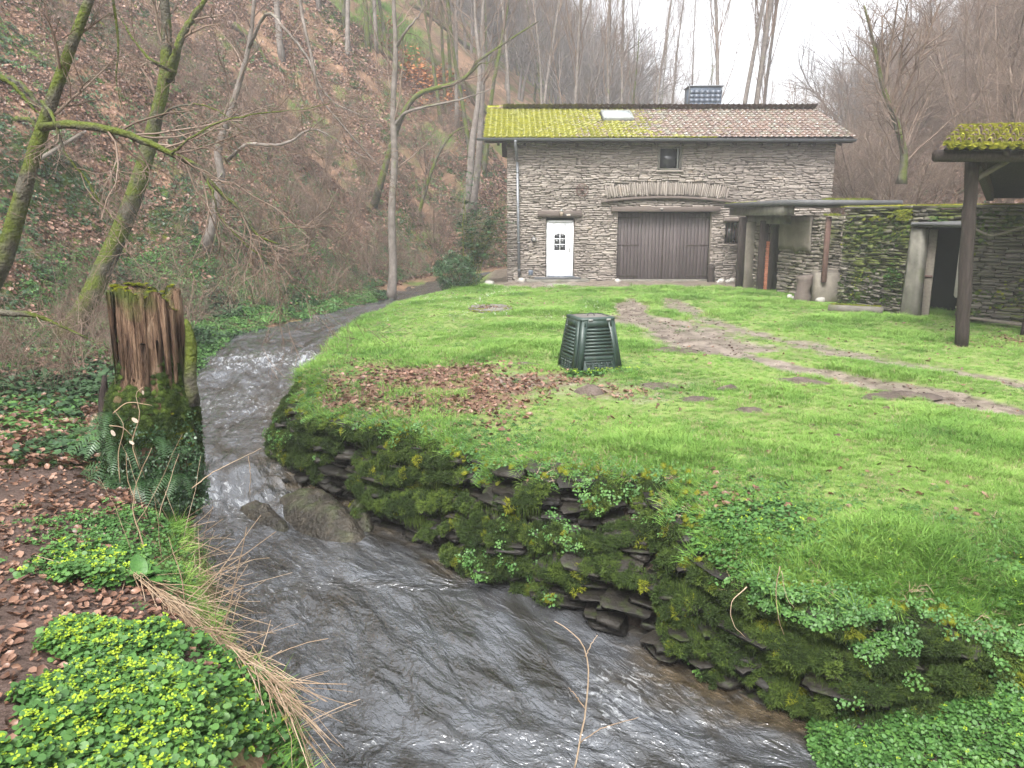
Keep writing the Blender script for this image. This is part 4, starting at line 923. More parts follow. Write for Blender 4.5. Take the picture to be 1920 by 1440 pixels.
# smooth plaster patch on the pier: sits proud of the rubble where it survives
d = (P4+[0, .3]-P3); L = np.linalg.norm(d); d = d/L; n_ = np.array([-d[1], d[0]])
g = np.random.default_rng(3); us = np.linspace(0, 1, 16); V = []; Qp = []
for i, q in enumerate(us):
    for j in range(6):
        zz = 2.33-(1.05+.25*float(fbm(q*5, .3, 0, 3, 4)))*(j/5)
        V.append([*(P3+d*(q*L*.8+.02)-n_*(.075-.03*(j/5)**2+.008*g.normal())), zz])
for i in range(15):
    for j in range(5): Qp.append([i*6+j, i*6+j+1, (i+1)*6+j+1, (i+1)*6+j])
pl = MB().add(V, Qp).build('plaster_patch', mat['plaster'], smooth=True); sm = pl.modifiers.new('t', 'SOLIDIFY'); sm.thickness = .03; sm.offset = 0; ap(pl)
# timber posts, brick strip, rusty pipe
def plank(name, u0, u1, v1, Y, z1, m, dep=.12, z0=-.05):
    x0, x1 = at(u0, v1, Y)[0], at(u1, v1, Y)[0]; return ap(MB().box(((x0+x1)/2, Y, (z0+z1)/2), (x1-x0, dep, z1-z0), bev=.01, jit=.003).build(name, m))
plank('post', 1379, 1393, 535, 26.3, 2.32, mat['oldwood']); plank('pier_face', 1393, 1411, 535, 26.0, 2.15, mat['annexst'], .1)
plank('door_jamb', 1418, 1433, 540, 24.9, 2.2, mat['oldwood'], .1); plank('door_jamb', 1437, 1446, 540, 24.7, 2.2, mat['oldwood'], .1)
bs = []
xb = at(1436, 545, 24.6)[0]
for i in range(24): ap(MB().box((xb+.01*(i % 2)+.012, 24.72, .02+i*.066), (.11, .1, .056), bev=.005, jit=.002).build('brick', mat['brick']))
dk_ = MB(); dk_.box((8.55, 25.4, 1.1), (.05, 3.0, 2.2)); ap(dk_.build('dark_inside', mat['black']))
px = at(1545, 500, 21.2); ap(MB().box((px[0], 21.15, 1.45), (.13, .10, 1.75), bev=.01).build('iron_post', mat['rust']))
ap(MB().box((px[0]+.25, 21.5, .42), (.8, .5, .85), bev=.06, jit=.03).build('stone_block', mat['annexst']))
awall('bit', [P4+[.3, -.35], np.array([9.1, 21.1])], 2.35, 531, mat['stone'], limit=40)
# flat concrete roof: nearest corner juts out towards the yard
zc = 2.5
def prism(poly, z0, z1, name, m):
    n = len(poly); V = [[x, y, z0] for x, y in poly]+[[x, y, z1] for x, y in poly]; Qs_ = [[i, (i+1) % n, n+(i+1) % n, n+i] for i in range(n)]
    return MB().add(V, Qs_, P=[list(range(n))[::-1], list(range(n, 2*n))]).build(name, m)
r0, r1, r2, r3 = at(1358, 388, 27.9)[:2], at(1474, 377, 21.9)[:2], at(1692, 385, 22.6)[:2], np.array([13.6, 28.0])
ap(prism([r0, r1, r2, r3], 2.64, 2.78, 'roof_slab', mat['slab']))
s_in = .0
q0, q1 = r0+[.25, -.0], r1+[.02, .25]
ap(prism([q0+[0, .2], q1, q1+[.35, .1], q0+[.4, .3]], 2.37, 2.637, 'edge_beam', mat['concrete']))
ap(prism([r0+[.6, -.6], r1+[.4, 1.4], r1+[.7, 1.5], r0+[.95, -.4]], 2.10, 2.367, 'lintel_beam', mat['concrete']))
P = [np.array([*(r0*(1-t)+r1*t+np.array([.05, 0])), 2.78]) for t in rng.uniform(0, .55, 60)]
ap(scatter('slab_moss', 'moss', P, rng.uniform(.02, .05, 60))); P = [np.array([*(r1*(1-t)+r2*t+np.array([0, rng.uniform(.05, .5)])), 2.79]) for t in rng.uniform(.35, .75, 90)]
ap(scatter('slab_moss', 'moss', P, rng.uniform(.04, .09, 90)))
P = [np.array([px[0]+.05+rng.normal(0, .1), 21.0+rng.normal(0, .05), 2.36]) for _ in range(14)]; ap(scatter('ledge_moss', 'moss', P, rng.uniform(.05, .08, 14)))
# mossy wall with the open doorway
mw = tag(empty('mossy_wall', (9.6, 18.8, 0)), 'moss-covered slate wall with a dark open doorway, behind the shelter post', 'wall')
MC = Child(mw); mp_ = MC.put
w0 = G(1572, 572)[:2]; w1 = G(1692, 592)[:2]; w2_ = G(1800, 603)[:2]; w3 = G(2080, 622)[:2]
dd_ = w2_-w1; LD = np.linalg.norm(dd_)
awall('w', [w0, w1, w2_, w3], 2.52, 541, mat['mossstone'], holes=[(1, .32, LD-.12, -.2, 2.12)], limit=300, parent=mw, thick=.22, proud=.10, hh=(.04, .10))
for k, (a, b) in enumerate(((w0, w1), (w1, w2_), (w2_, w3))):                     # coping slabs
    L = np.linalg.norm(b-a); d = (b-a)/L; n_ = np.array([-d[1], d[0]]); R = np.array([[d[0], -d[1], 0], [d[1], d[0], 0], [0, 0, 1]]); s = 0
    while s < L:
        l = random.uniform(.5, .9); l = min(l, L-s)
        if l > .1: mp_(MB().box((*(a+d*(s+l/2)+n_*.2), 2.53+random.uniform(0, .015)), (l-.02, .56, .055), R=R, bev=.008, jit=.005).build('coping_slab', mat['mossstone']))
        s += l
d = dd_/LD; R = np.array([[d[0], -d[1], 0], [d[1], d[0], 0], [0, 0, 1]]); n_ = np.array([-d[1], d[0]])
c = w1+d*.18; mp_(MB().box((*(c-n_*.03), 1.0), (.36, .34, 2.12), R=R, bev=.05, jit=.02, taper=.8).build('door_pillar', mat['concrete']))
c = w1+d*(.32+.06); mp_(MB().box((*(c+n_*.25), 1.0), (.22, .06, 2.05), R=R@rotm(0, 0, .2), bev=.01, jit=.004).build('door_panel', mat['slatew']))
c = w1+d*(.32+.06); mp_(MB().box((*(c+n_*.205), .95), (.22, .02, .05), R=R@rotm(0, 0, .2)).build('iron_strap', mat['rust']))
c = w2_-d*.06; mp_(MB().box((*(c-n_*.02), 1.3), (.14, .28, 1.5), R=R, bev=.02, jit=.012).build('door_pillar', mat['pale']))
c = w1+d*(LD/2+.05); mp_(MB().box((*(c-n_*.05), 2.15), (LD-.05, .42, .09), R=R, bev=.03, jit=.02).build('door_lintel', mat['slab']))
# dark room behind the doorway
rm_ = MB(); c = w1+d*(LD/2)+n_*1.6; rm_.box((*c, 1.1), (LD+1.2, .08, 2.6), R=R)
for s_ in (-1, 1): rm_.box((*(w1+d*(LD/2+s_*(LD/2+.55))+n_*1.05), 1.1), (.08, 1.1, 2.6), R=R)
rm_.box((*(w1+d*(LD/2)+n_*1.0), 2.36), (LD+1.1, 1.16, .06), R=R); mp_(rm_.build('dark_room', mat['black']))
def wallmoss(a, b, n, s, zlo, zhi, key='moss', off=.1, thr=.0, seed=0):
    P, D = [], []; d = b-a; L = np.linalg.norm(d); d = d/L; n_ = -np.array([-d[1], d[0]])
    while len(P) < n:
        t = random.uniform(0, L); z = random.uniform(zlo, zhi)
        if float(fbm(t*1.1+seed, z*1.6, 0, 3, 7)) < thr+random.gauss(0, .1): continue
        P.append([*(a+d*t+n_*random.uniform(off*.3, off)), z]); D.append([n_[0], n_[1], .7])
    return scatter('wall_moss' if key != 'herb' else 'wall_leaves', key, P, rng.uniform(s*.5, s*1.2, n)[:, None]*np.array([[1, 1, .5]]), np.array(D)+rng.normal(0, .25, (n, 3)))
mp_(wallmoss(w0, w1, 700, .06, .0, 2.5, 'darkmoss', .06, -.05)); mp_(wallmoss(w2_, w3, 600, .06, .0, 2.5, 'darkmoss', .06, -.1, 5)); mp_(wallmoss(w0, w1, 110, .07, 2.25, 2.48, 'moss', .1, .05)); mp_(wallmoss(w0, w1, 60, .035, .3, 2.2, 'moss', .08, .25, 9)); mp_(wallmoss(w2_, w3, 70, .05, .3, 2.2, 'moss', .08, .2, 9))
for a, b, n in ((w0, w1, 180), (w1, w2_, 90), (w2_, w3, 260)):
    t = rng.uniform(0, 1, n); q = a[None]*(1-t[:, None])+b[None]*t[:, None]; mp_(scatter('coping_moss', 'roofmoss', np.stack([q[:, 0]+rng.uniform(-.05, .1, n), q[:, 1]+rng.uniform(0, .35, n), np.full(n, 2.565)], 1), rng.uniform(.025, .06, n)))
P = [[*(w1*(1-t)+w2_*t+np.array([0, -.12])), 2.22+random.gauss(0, .04)] for t in rng.uniform(.25, .55, 12)]; mp_(scatter('wall_leaves', 'herb', P, .9))
P = [[*(w0*(1-t)+w1*t+np.array([-.12, -.1])), .95+random.gauss(0, .10)] for t in rng.uniform(.75, .95, 22)]; mp_(scatter('wall_leaves', 'herb', P, .9))
# hanging strip that sags right of the post, with dry grass
sg_ = spline([at(1826, 428, 16.3), at(1855, 441, 16.0), at(1885, 436, 15.9), at(1935, 420, 15.6)], 12)
tag(MB().tube(sg_, .028, 5).build('sagging_batten', mat['slatew']), 'pale sagging batten hanging on the mossy wall right of the shelter post', 'batten')
# ---------------------------------------------------------------- shelter with the mossy roof
sh = tag(empty('shelter', (8.2, 13.9, 0)), 'open timber shelter with thick yellow-green moss on its tiled roof', 'shelter')
SHC = Child(sh); sp_ = SHC.put
pb = at(1802, 652, 13.9); pb[2] = -.05; pt = at(1823, 300, 13.9)
def post(b, t, r, name='post'):
    P = np.array([b*(1-q)+t*q for q in np.linspace(0, 1, 12)]); P[1:-1, :2] += rng.normal(0, .006, (10, 2)); return sp_(MB().tube(P, r*(1+rng.normal(0, .02, 12)), 9, bump=.025).build(name, mat['oldwood'], smooth=True))
post(pb, pt, .115)
b2 = at(1922, 640, 15.2); post(np.array([b2[0], 15.2, -.05]), np.array([b2[0]+.15, 15.2, 3.0]), .11)
lb0, lb1 = at(1752, 292, 13.55), at(2150, 296, 13.3); post(lb0, lb1, .10, 'wall_plate')
eL, eR = at(1771, 276, 13.35), at(2260, 274, 13.0); rL, rR = at(1800, 243, 14.9), at(2260, 232, 14.6)
eL[2] += .02
nr, nc = 4, 25
def rp(c, r, up=0):
    a = eL*(1-c)+eR*c; b = rL*(1-c)+rR*c; nrm = np.cross(eR-eL, rL-eL); nrm /= np.linalg.norm(nrm); return a*(1-r)+b*r+nrm*up
for r in range(nr):
    for c in range(nc):
        V = []; m_ = 9
        for (rr, dz) in ((r/nr-.03, .085), ((r+1)/nr+.02, .0)):
            for th in (0, -.03):
                for q in range(m_): 
                    f = q/(m_-1); V.append(rp((c+f*1.02)/nc, rr, dz+th+.07*math.sin(f*2*math.pi)))
        Q = []
        for i in range(m_-1): Q += [[i, i+1, 2*m_+1+i, 2*m_+i], [i+1, i, m_+i, m_+1+i], [3*m_+i, 3*m_+1+i, m_+1+i, m_+i]]
        sp_(MB().add(V, Q).build('roof_tile', mat['mosstile'], smooth=True))
# rear slope, ridge, underside boards and rafters
bL, bR = at(1960, 368, 17.4)-np.array([1.3, 0, 0]), at(2300, 368, 17.4)
dk = MB(); dk.add([rp(0, 0, -.05), rp(1, 0, -.05), rp(1, 1, -.05), rp(0, 1, -.05)], [[0, 1, 2, 3]]); o = dk.build('roof_boards', mat['oldwood']); s_ = o.modifiers.new('t', 'SOLIDIFY'); s_.thickness = .03; sp_(o)
dk = MB(); dk.add([rL-[0, 0, .03], rR-[0, 0, .03], bR, bL], [[0, 1, 2, 3]]); o = dk.build('rear_roof', mat['oldwood']); s_ = o.modifiers.new('t', 'SOLIDIFY'); s_.thickness = .05; sp_(o)
sp_(MB().box(((pt+bL)/2)+[.1, 0, 0], (.14, np.linalg.norm(bL-pt)*1.0, .20), R=np.array(Vector(bL-pt).to_track_quat('Y', 'Z').to_matrix()), bev=.01).build('tie_beam', mat['oldwood']))
for c in (.25, .45, .65): sp_(MB().tube([rp(c, 0, -.12), rp(c, 1, -.12)], .06, 6).build('rafter', mat['oldwood']))
sp_(MB().tube([pt+[.05, 0, -.35], pt+[.75, -.1, .1]], .05, 6).build('brace', mat['slatew']))
n = 6500; cc, rr = rng.uniform(0, 1, n), rng.uniform(-.03, 1.0, n); keep = vn(cc*40, rr*9, 0, 3) > -.45
P = [rp(c, r, .01+.085*(1-(r*nr % 1))+.07*math.sin((c*nc % 1)*2*math.pi)) for c, r in zip(cc[keep], rr[keep])]
sp_(scatter('roof_moss', 'roofmoss', P, rng.uniform(.02, .05, len(P))[:, None]*np.array([[1, 1, .5]])))
P = [rp(c, -.04, .02+.04*math.sin((c*nc % 1)*2*math.pi)) for c in rng.uniform(0, 1, 420)]+[rp(c, 1.0, .06) for c in rng.uniform(0, 1, 300)]
sp_(scatter('eaves_moss', 'roofmoss', P, rng.uniform(.04, .075, len(P))))
# ---------------------------------------------------------------- dry-stone retaining wall along the stream
rw = tag(empty('retaining_wall', (.3, 6.9, -1.1)), 'mossy dry-laid slate retaining wall holding the lawn above the stream', 'wall')
RC = Child(rw); rp_ = RC.put
ey = np.concatenate([np.linspace(11.6, 10.2, 8), np.linspace(10.1, 9.0, 10), np.linspace(8.95, 4.9, 60), np.linspace(4.85, 4.0, 16), np.linspace(3.9, 2.0, 12)])
ex = xE(ey); W = np.stack([ex, ey], 1)
# resample by arc length
sl_ = np.concatenate([[0], np.cumsum(np.hypot(*np.diff(W, axis=0).T))]); WL = sl_[-1]
def wpt(s): return np.array([np.interp(s, sl_, W[:, 0]), np.interp(s, sl_, W[:, 1])])
def wdir(s): a, b = wpt(s-.12), wpt(s+.12); d = b-a; return d/np.linalg.norm(d)
def wtop(s): p = wpt(s); return -.07-.22*float(sstep(6.4, 4.6, p[1]))+.06*math.sin(s*2.1)
def wlev(s): return float(wz(wpt(s)[1]))
def terr(s, h):                           # the courses stand forward in irregular ledges with recesses between
    return .5+.5*math.cos(6.2832*(h*3.9+1.3*float(fbm(s*1.1, 2.0, 0, 3, 52))+.10*s+.6*float(vn(s*2.2, h*4, 0, 53))))
def bulge(s, h): return .03+.12*float(fbm(s*.9, h*2.0, 0, 3, 51))-.20*float(sstep(.76, 1.0, h))+.20*(terr(s, h)**1.4-.5)      # towards the stream, h = 0 top .. 1 bottom
_pairs = [((500, 750, -.05), (530, 850, -.85)), ((640, 800, -.06), (632, 925, -.95)), ((760, 820, -.07), (705, 985, -1.07)), ((900, 855, -.08), (862, 1050, -1.1)), ((1040, 900, -.08), (1000, 1108, -1.1)), ((1200, 905, -.1), (1155, 1180, -1.1)), ((1255, 912, -.1), (1240, 1222, -1.12)),
          ((1350, 1015, -.15), (1355, 1275, -1.12)), ((1430, 1085, -.2), (1432, 1312, -1.13)), ((1500, 1130, -.25), (1510, 1348, -1.13)), ((1700, 1205, -.3), (1690, 1430, -1.15))]
_ps, _pd = [], []
_S = np.linspace(0, WL, 900); _SP = np.array([[np.interp(q, sl_, W[:, 0]), np.interp(q, sl_, W[:, 1])] for q in _S])
for a_, b_ in _pairs:
    A_, B_ = G(*a_)[:2], G(*b_)[:2]; i = int(np.argmin(((_SP-A_)**2).sum(1))); _ps.append(_S[i]); _pd.append(B_-_SP[i])
_o = np.argsort(_ps); _ps = np.array(_ps)[_o]; _pd = np.array(_pd)[_o]
_ps = np.concatenate([[_ps[0]-1.2], _ps, [_ps[-1]+1.5]]); _pd = np.vstack([[.12, 0], _pd, [-.1, -.2]])
def foot(s): return np.array([np.interp(s, _ps, _pd[:, 0]), np.interp(s, _ps, _pd[:, 1])])
def face(s, h, out=0.0):                    # plan position of the wall face, h = 0 top .. 1 at the water
    d = wdir(s); n_ = np.array([d[1], -d[0]]); q = min(max(h, 0), 1); return wpt(s)+foot(s)*(math.sin(min(q, .8)/.8*1.57)*1.12-.34*float(sstep(.76, 1, q)))+n_*(bulge(s, h)+out)
its = []; g = np.random.default_rng(77); NC = 29
for k in range(NC):
    s = -g.uniform(0, .3)
    while s < WL:
        l = g.uniform(.12, .42)*(1.5 if g.uniform() < .12 else 1); sc = s+l/2; s += l
        if sc > WL or sc < 0: continue
        zt, zb = wtop(sc), wlev(sc)-.12; H = zt-zb; hc = (k+.5)/NC+.012*math.sin(sc*3)+g.normal(0, .008)+.03*float(vn(sc*.9, k*.3, 0, 5)); h = H/NC*g.uniform(.75, 1.3)
        if g.uniform() < .05: continue
        d = wdir(sc); n_ = np.array([d[1], -d[0]])
        if n_ @ (np.array([-2.5, 5])-wpt(sc)) < 0 and False: n_ = -n_
        ax = np.array([[-d[0], n_[0]*-1, 0], [-d[1], n_[1]*-1, 0], [0, 0, 1.]])
        if np.linalg.det(ax) < 0: ax[:, 0] *= -1
        pr = g.uniform(-.07, .10)
        c = np.array([*face(sc, hc, pr-.16), zt-hc*H]); A2 = ax @ rotm(g.normal(.08, .09), g.normal(.03, .06), g.normal(0, .10))
        its.append((tm(c, A2, (l-.01, .28, h*.92)), int(g.integers(12)), sc, hc))
Mi = Matrix.Translation(-rw.location)
cp = np.array([0, 0, CAM_Z])
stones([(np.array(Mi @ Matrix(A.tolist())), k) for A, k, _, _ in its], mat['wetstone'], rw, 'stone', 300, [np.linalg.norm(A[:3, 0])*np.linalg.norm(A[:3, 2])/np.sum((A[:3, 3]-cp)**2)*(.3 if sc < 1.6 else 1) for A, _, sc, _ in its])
V = []; ss = np.linspace(0, WL, 120)
for s in ss:
    d = wdir(s); n_ = np.array([d[1], -d[0]])
    for h in np.linspace(0, 1, 21): V.append([*face(s, h, -.17), wtop(s)*(1-h)+(wlev(s)-.3)*h+.02])
Q = [[i*21+j, (i+1)*21+j, (i+1)*21+j+1, i*21+j+1] for i in range(119) for j in range(20)]
rp_(MB().add(V, Q).build('earth_core', mat['earth'], smooth=True))
def wallpts(n, f, off=.05, seed=0, s0=.6, s1=None):
    P, D = [], []; s1 = s1 or WL
    m = 0
    while len(P) < n and m < n*40:
        m += 1; s = random.uniform(s0, s1); h = random.uniform(0, .96)
        if random.random() > f(s, h): continue
        d = wdir(s); n_ = np.array([d[1], -d[0]]); P.append([*face(s, h, random.uniform(0, off)), wtop(s)*(1-h)+(wlev(s)-.12)*h]); D.append([n_[0], n_[1], random.uniform(.3, 1.0)])
    return np.array(P), np.array(D)
def mossf(s, h):
    v = float(fbm(s*1.1, h*2.4, 0, 3, 55))+.35*(terr(s, h)-.42); b = .13-.6*max(0, h-.72)/.28
    return float(sstep(.0, .22, v+b))
P, D = wallpts(9500, mossf, .06)
rp_(scatter('wall_moss', 'shag', P, rng.uniform(.02, .085, len(P))[:, None]*np.array([[1, 1, .9]]), D+rng.normal(0, .25, D.shape), picks=np.where(rng.uniform(0, 1, len(P)) < .05, 4, rng.integers(0, 4, len(P)))))
P, D = wallpts(12, lambda s, h: float(sstep(.1, .5, float(fbm(s*1.1, h*3, 0, 3, 58)))) * (1 if h < .75 else .2), .10)
rp_(scatter('wall_moss', 'moss', P, rng.uniform(.02, .045, len(P)), D))
P, D = wallpts(700, lambda s, h: mossf(s, h)*(.2 < terr(s, h) < .6), .12)
sp_n = np.arctan2(D[:, 1], D[:, 0])+math.pi/2
rp_(scatter('moss_fringe', 'fringe', P+[0, 0, .02], rng.uniform(.05, .14, len(P)), D*[.25, .25, 0]+[0, 0, 1], spin=sp_n))
P, D = wallpts(520, lambda s, h: float(sstep(.12, .45, float(fbm(s*1.0+9, h*2.2, 0, 3, 59)))) * (h < .8), .12)
rp_(scatter('wall_leaves', 'herb', P, rng.uniform(.5, .95, len(P)), D))
# the soft green lip of the lawn that hangs over the wall
P, D = [], []
for _ in range(2600):
    s = random.uniform(0, WL); h = random.uniform(-.02, .09+.05*math.sin(s*3)+.05*math.sin(s*7.3)); d = wdir(s); n_ = np.array([d[1], -d[0]]); P.append([*(wpt(s)+n_*(bulge(s, max(h, 0))*random.uniform(-.8, 1.05))), wtop(s)+.05-h*.9]); D.append([n_[0]*.5, n_[1]*.5, 1])
P = np.array(P); D = np.array(D); q = rng.uniform(0, 1, len(P))
# right end: earth ledge in front of the wall, overgrown
lc = np.array([3.15, 3.98])
th_, rr_ = np.meshgrid(np.linspace(0, 2*math.pi, 41), np.linspace(0, 1, 14), indexing='ij')
X = lc[0]+(rr_*1.35*np.cos(th_))*.80+rr_*.75*np.sin(th_)*-.35; Y = lc[1]+rr_*.95*np.sin(th_)+rr_*1.35*np.cos(th_)*-.42
def ledge_z(x, y):
    u_ = (x-lc[0]); v_ = (y-lc[1]); a = .48; p_ = u_*math.cos(-a)-v_*math.sin(-a)*-1; 
    q1_ = (u_*math.cos(a)-v_*math.sin(a)); q2_ = (u_*math.sin(a)+v_*math.cos(a)); r2 = (q1_/1.35)**2+(q2_/.80)**2
    return -1.35+.88*np.exp(-r2*1.4)+.05*fbm(x*3, y*3, 0, 3, 91), r2
Z, _ = ledge_z(X, Y)
V, Q = grid_mesh(X, Y, Z, None); tag(link('bank', make_mesh('bank', V, Q, mat['earth'], True)), kind='structure')
# ---------------------------------------------------------------- compost bin
bp = G(1105, 697)[:2]; binr = tag(empty('compost_bin', (bp[0]+.03, 11.85, -.03), 0), 'dark green slatted plastic compost bin standing on the lawn', 'compost bin')
brz = .30; binr.rotation_euler = (0, 0, brz)
bw, tw_, H = .40, .285, .82
def face_pt(fx, z, out=0.0): # local point on the front face: fx -1..1
    t = z/H; hw = bw*(1-t)+tw_*t; return np.array([fx*hw, -hw-out, z])
rots = [0, -math.pi/2, math.pi/2, math.pi]
body = MB(); ch_ = .06
ring = lambda hw, z: [[-hw+ch_, -hw, z], [hw-ch_, -hw, z], [hw, -hw+ch_, z], [hw, hw-ch_, z], [hw-ch_, hw, z], [-hw+ch_, hw, z], [-hw, hw-ch_, z], [-hw, -hw+ch_, z]]
V = ring(bw-.012, 0)+ring(tw_-.012, H); body.add(V, [[i, (i+1) % 8, 8+(i+1) % 8, 8+i] for i in range(8)], P=[list(range(8, 16))]); body.build('bin_body', mat['bin'], binr)
for k, rz in enumerate(rots):
    R = rotm(0, 0, rz); fr = MB(); til = math.atan2(bw-tw_, H)
    for sx in (-1, 1):      # broad corner strips
        V = []
        for z in (0, H): 
            t = z/H; hw = bw*(1-t)+tw_*t
            for fx, o in ((1.0*hw-.035, .004), (hw-.125, .012)): V.append([sx*fx, -hw-o, z])
        V = np.array(V); V2 = V.copy(); V2[:, 1] += .03; Vv = np.vstack([V, V2]) @ R.T
        Q = [[0, 1, 3, 2], [4, 6, 7, 5], [0, 4, 5, 1], [2, 3, 7, 6], [0, 2, 6, 4], [1, 5, 7, 3]]
        if sx > 0: Q = [q[::-1] for q in Q]
        fr.add(Vv, Q)
    for z0, z1 in ((0, .05), (.71, H)):
        a, b, c, d = face_pt(-.75, z0, .010), face_pt(.75, z0, .010), face_pt(.75, z1, .010), face_pt(-.75, z1, .010); fr.add((np.array([a, b, c, d]+[p+[0, .03, 0] for p in (a, b, c, d)])) @ R.T, [[0, 1, 2, 3], [4, 7, 6, 5], [0, 4, 5, 1], [2, 6, 7, 3], [0, 3, 7, 4], [1, 5, 6, 2]])
    fr.build('side_frame', mat['bin'], binr)
    for i in range(8):
        z = .315+i*.0505; hw = bw*(1-z/H)+tw_*z/H; x = hw-.12
        P = [np.array([-x, -hw-.004, z]), np.array([x, -hw-.004, z])]; sl = MB(); sl.tube(P, .0215, 6); s_ = sl
        s_.V = [(v*1.0) @ R.T for v in s_.V]; s_.build('slat', mat['bin'], binr)
    pn = MB()
    for (z, h_, wd, o) in ((.245, .05, 1, .006), (.205, .018, .9, .016)):
        hw = bw*(1-z/H)+tw_*z/H; x = (hw-.13)*wd; pn.box((0, -hw-o+.01, z), (2*x, .02, h_), R=None, bev=.003)
    for i in range(4):
        for j in range(4):
            z = .075+j*.028; hw = bw*(1-z/H)+tw_*z/H; pn.box((-.15+i*.10, -hw-.006, z), (.055, .02, .016))
    for i in range(6): z = .16; hw = bw*(1-z/H)+tw_*z/H; pn.box((-.2+i*.08, -hw-.006, z), (.012, .02, .05))
    pn.V = [v @ R.T for v in pn.V]; pn.build('hatch', mat['bin'], binr)
lid = MB(); V = ring(tw_+.012, H-.02)+ring(tw_+.020, H+.0)+ring(tw_+.012, H+.025)+ring(tw_-.04, H+.03); lid.add(V, [[r*8+i, r*8+(i+1) % 8, r*8+8+(i+1) % 8, r*8+8+i] for r in range(3) for i in range(8)]); lo = lid.build('lid', mat['bin'], binr)
MB().add(ring(tw_-.04, H+.024), None, P=[list(range(8))]).build('lid_top', mat['binlid'], lo)
hd = MB(); hd.tube(spline([(-.06, -.02, H+.03), (-.03, -.02, H+.065), (.03, -.02, H+.065), (.06, -.02, H+.03)], 8), .008, 5); hd.build('handle', mat['slab'], lo)
for x in (-.12, .17): MB().box((x, -tw_-.02, H-.005), (.07, .02, .03), bev=.004).build('catch', mat['lampm'], lo)
# ---------------------------------------------------------------- round mossy well cover on the lawn
wc = G(920, 584)[:2]; well = tag(empty('well_cover', (wc[0], wc[1], 0)), 'round moss-rimmed stone well cover lying low in the lawn near the house', 'well cover')
R_ = .54; a = np.linspace(0, 2*math.pi, 31)[:-1]
wb = MB(); rings = [(R_, -.05, 0), (R_*1.0, .08, .012), (R_*.93, .13, .012), (R_*.80, .125, .01), (R_*.72, .09, .012), (.01, .085, .0)]
V = [[(r+random.gauss(0, j))*math.cos(t), (r+random.gauss(0, j))*math.sin(t), z+random.gauss(0, j*.6)] for r, z, j in rings for t in a]
wb.add(V, [[k*30+i, k*30+(i+1) % 30, k*30+30+(i+1) % 30, k*30+30+i] for k in range(5) for i in range(30)]); wb.build('stone_ring', mat['concrete'], well, True)
t = rng.uniform(0, 6.28, 260); r = R_*rng.uniform(.80, 1.02, 260); scatter('rim_moss', 'moss', np.stack([r*np.cos(t), r*np.sin(t), .11-.05*(r > R_*.95)], 1), rng.uniform(.02, .045, 260)).parent = well
t = rng.uniform(0, 6.28, 120); r = R_*.7*np.sqrt(rng.uniform(0, 1, 120)); scatter('leaf_fill', 'leaf', np.stack([r*np.cos(t), r*np.sin(t), .10+0*t], 1), rng.uniform(.6, 1, 120)).parent = well
# ---------------------------------------------------------------- molehills
def mound(name, c, r, h, m, seed, stretch=1.0):
    g = np.random.default_rng(seed); th = np.linspace(0, 2*math.pi, 25)[:-1]; rs = np.linspace(1, 0, 9); V = []
    for q in rs:
        for t in th:
            rr = r*q*(1+.22*float(vn(math.cos(t)*1.6+seed, math.sin(t)*1.6, 0, seed)))
            x, y = rr*math.cos(t)*stretch, rr*math.sin(t); z = h*(1-q**1.6)-.02+h*.38*float(fbm(x*16+seed, y*16, 0, 3, seed))*(1 if q < .95 else 0); V.append([x, y, z])
    Q = [[k*24+i, k*24+(i+1) % 24, (k+1)*24+(i+1) % 24, (k+1)*24+i] for k in range(8) for i in range(24)]
    z0 = float(lawn_z(np.array([c[0]]), np.array([c[1]]))[0]); o = MB().add(V, Q).build(name, m, smooth=False); o.location = (c[0], c[1], z0); return o
for i, (u, v, r, h, st, lab) in enumerate([
    (1107, 735, .21, .12, 1.1, 'rounded dark molehill just in front of the compost bin'), (982, 682, .22, .05, 1.6, 'low crumbly molehill on the grass left of the compost bin'),
    (1225, 722, .34, .05, 1.7, 'wide flattened molehill right of the bin with soil clods'), (1368, 733, .16, .08, 1.1, 'small brown molehill standing alone on the open lawn below the muddy track'),
    (1318, 750, .22, .05, 1.5, 'low molehill patch left of the small lone brown molehill'), (1405, 771, .17, .06, 1.3, 'molehill nearest the camera, low on the open lawn'),
    (1500, 716, .26, .06, 1.7, 'broad dark molehill hard against the near muddy wheel track'), (1690, 743, .28, .06, 1.7, 'lumpy molehill pair beside the track on the right lawn'),
    (1255, 655, .30, .06, 1.8, 'dark churned soil heap at the edge of the mud right behind the bin'), (1630, 748, .09, .05, 1.3, 'tiny molehill left of the lumpy molehill pair')]):
    tag(mound('molehill', G(u, v)[:2], r, h, mat['mole'], 600+i, st), lab, 'molehill', 'molehills on the lawn')
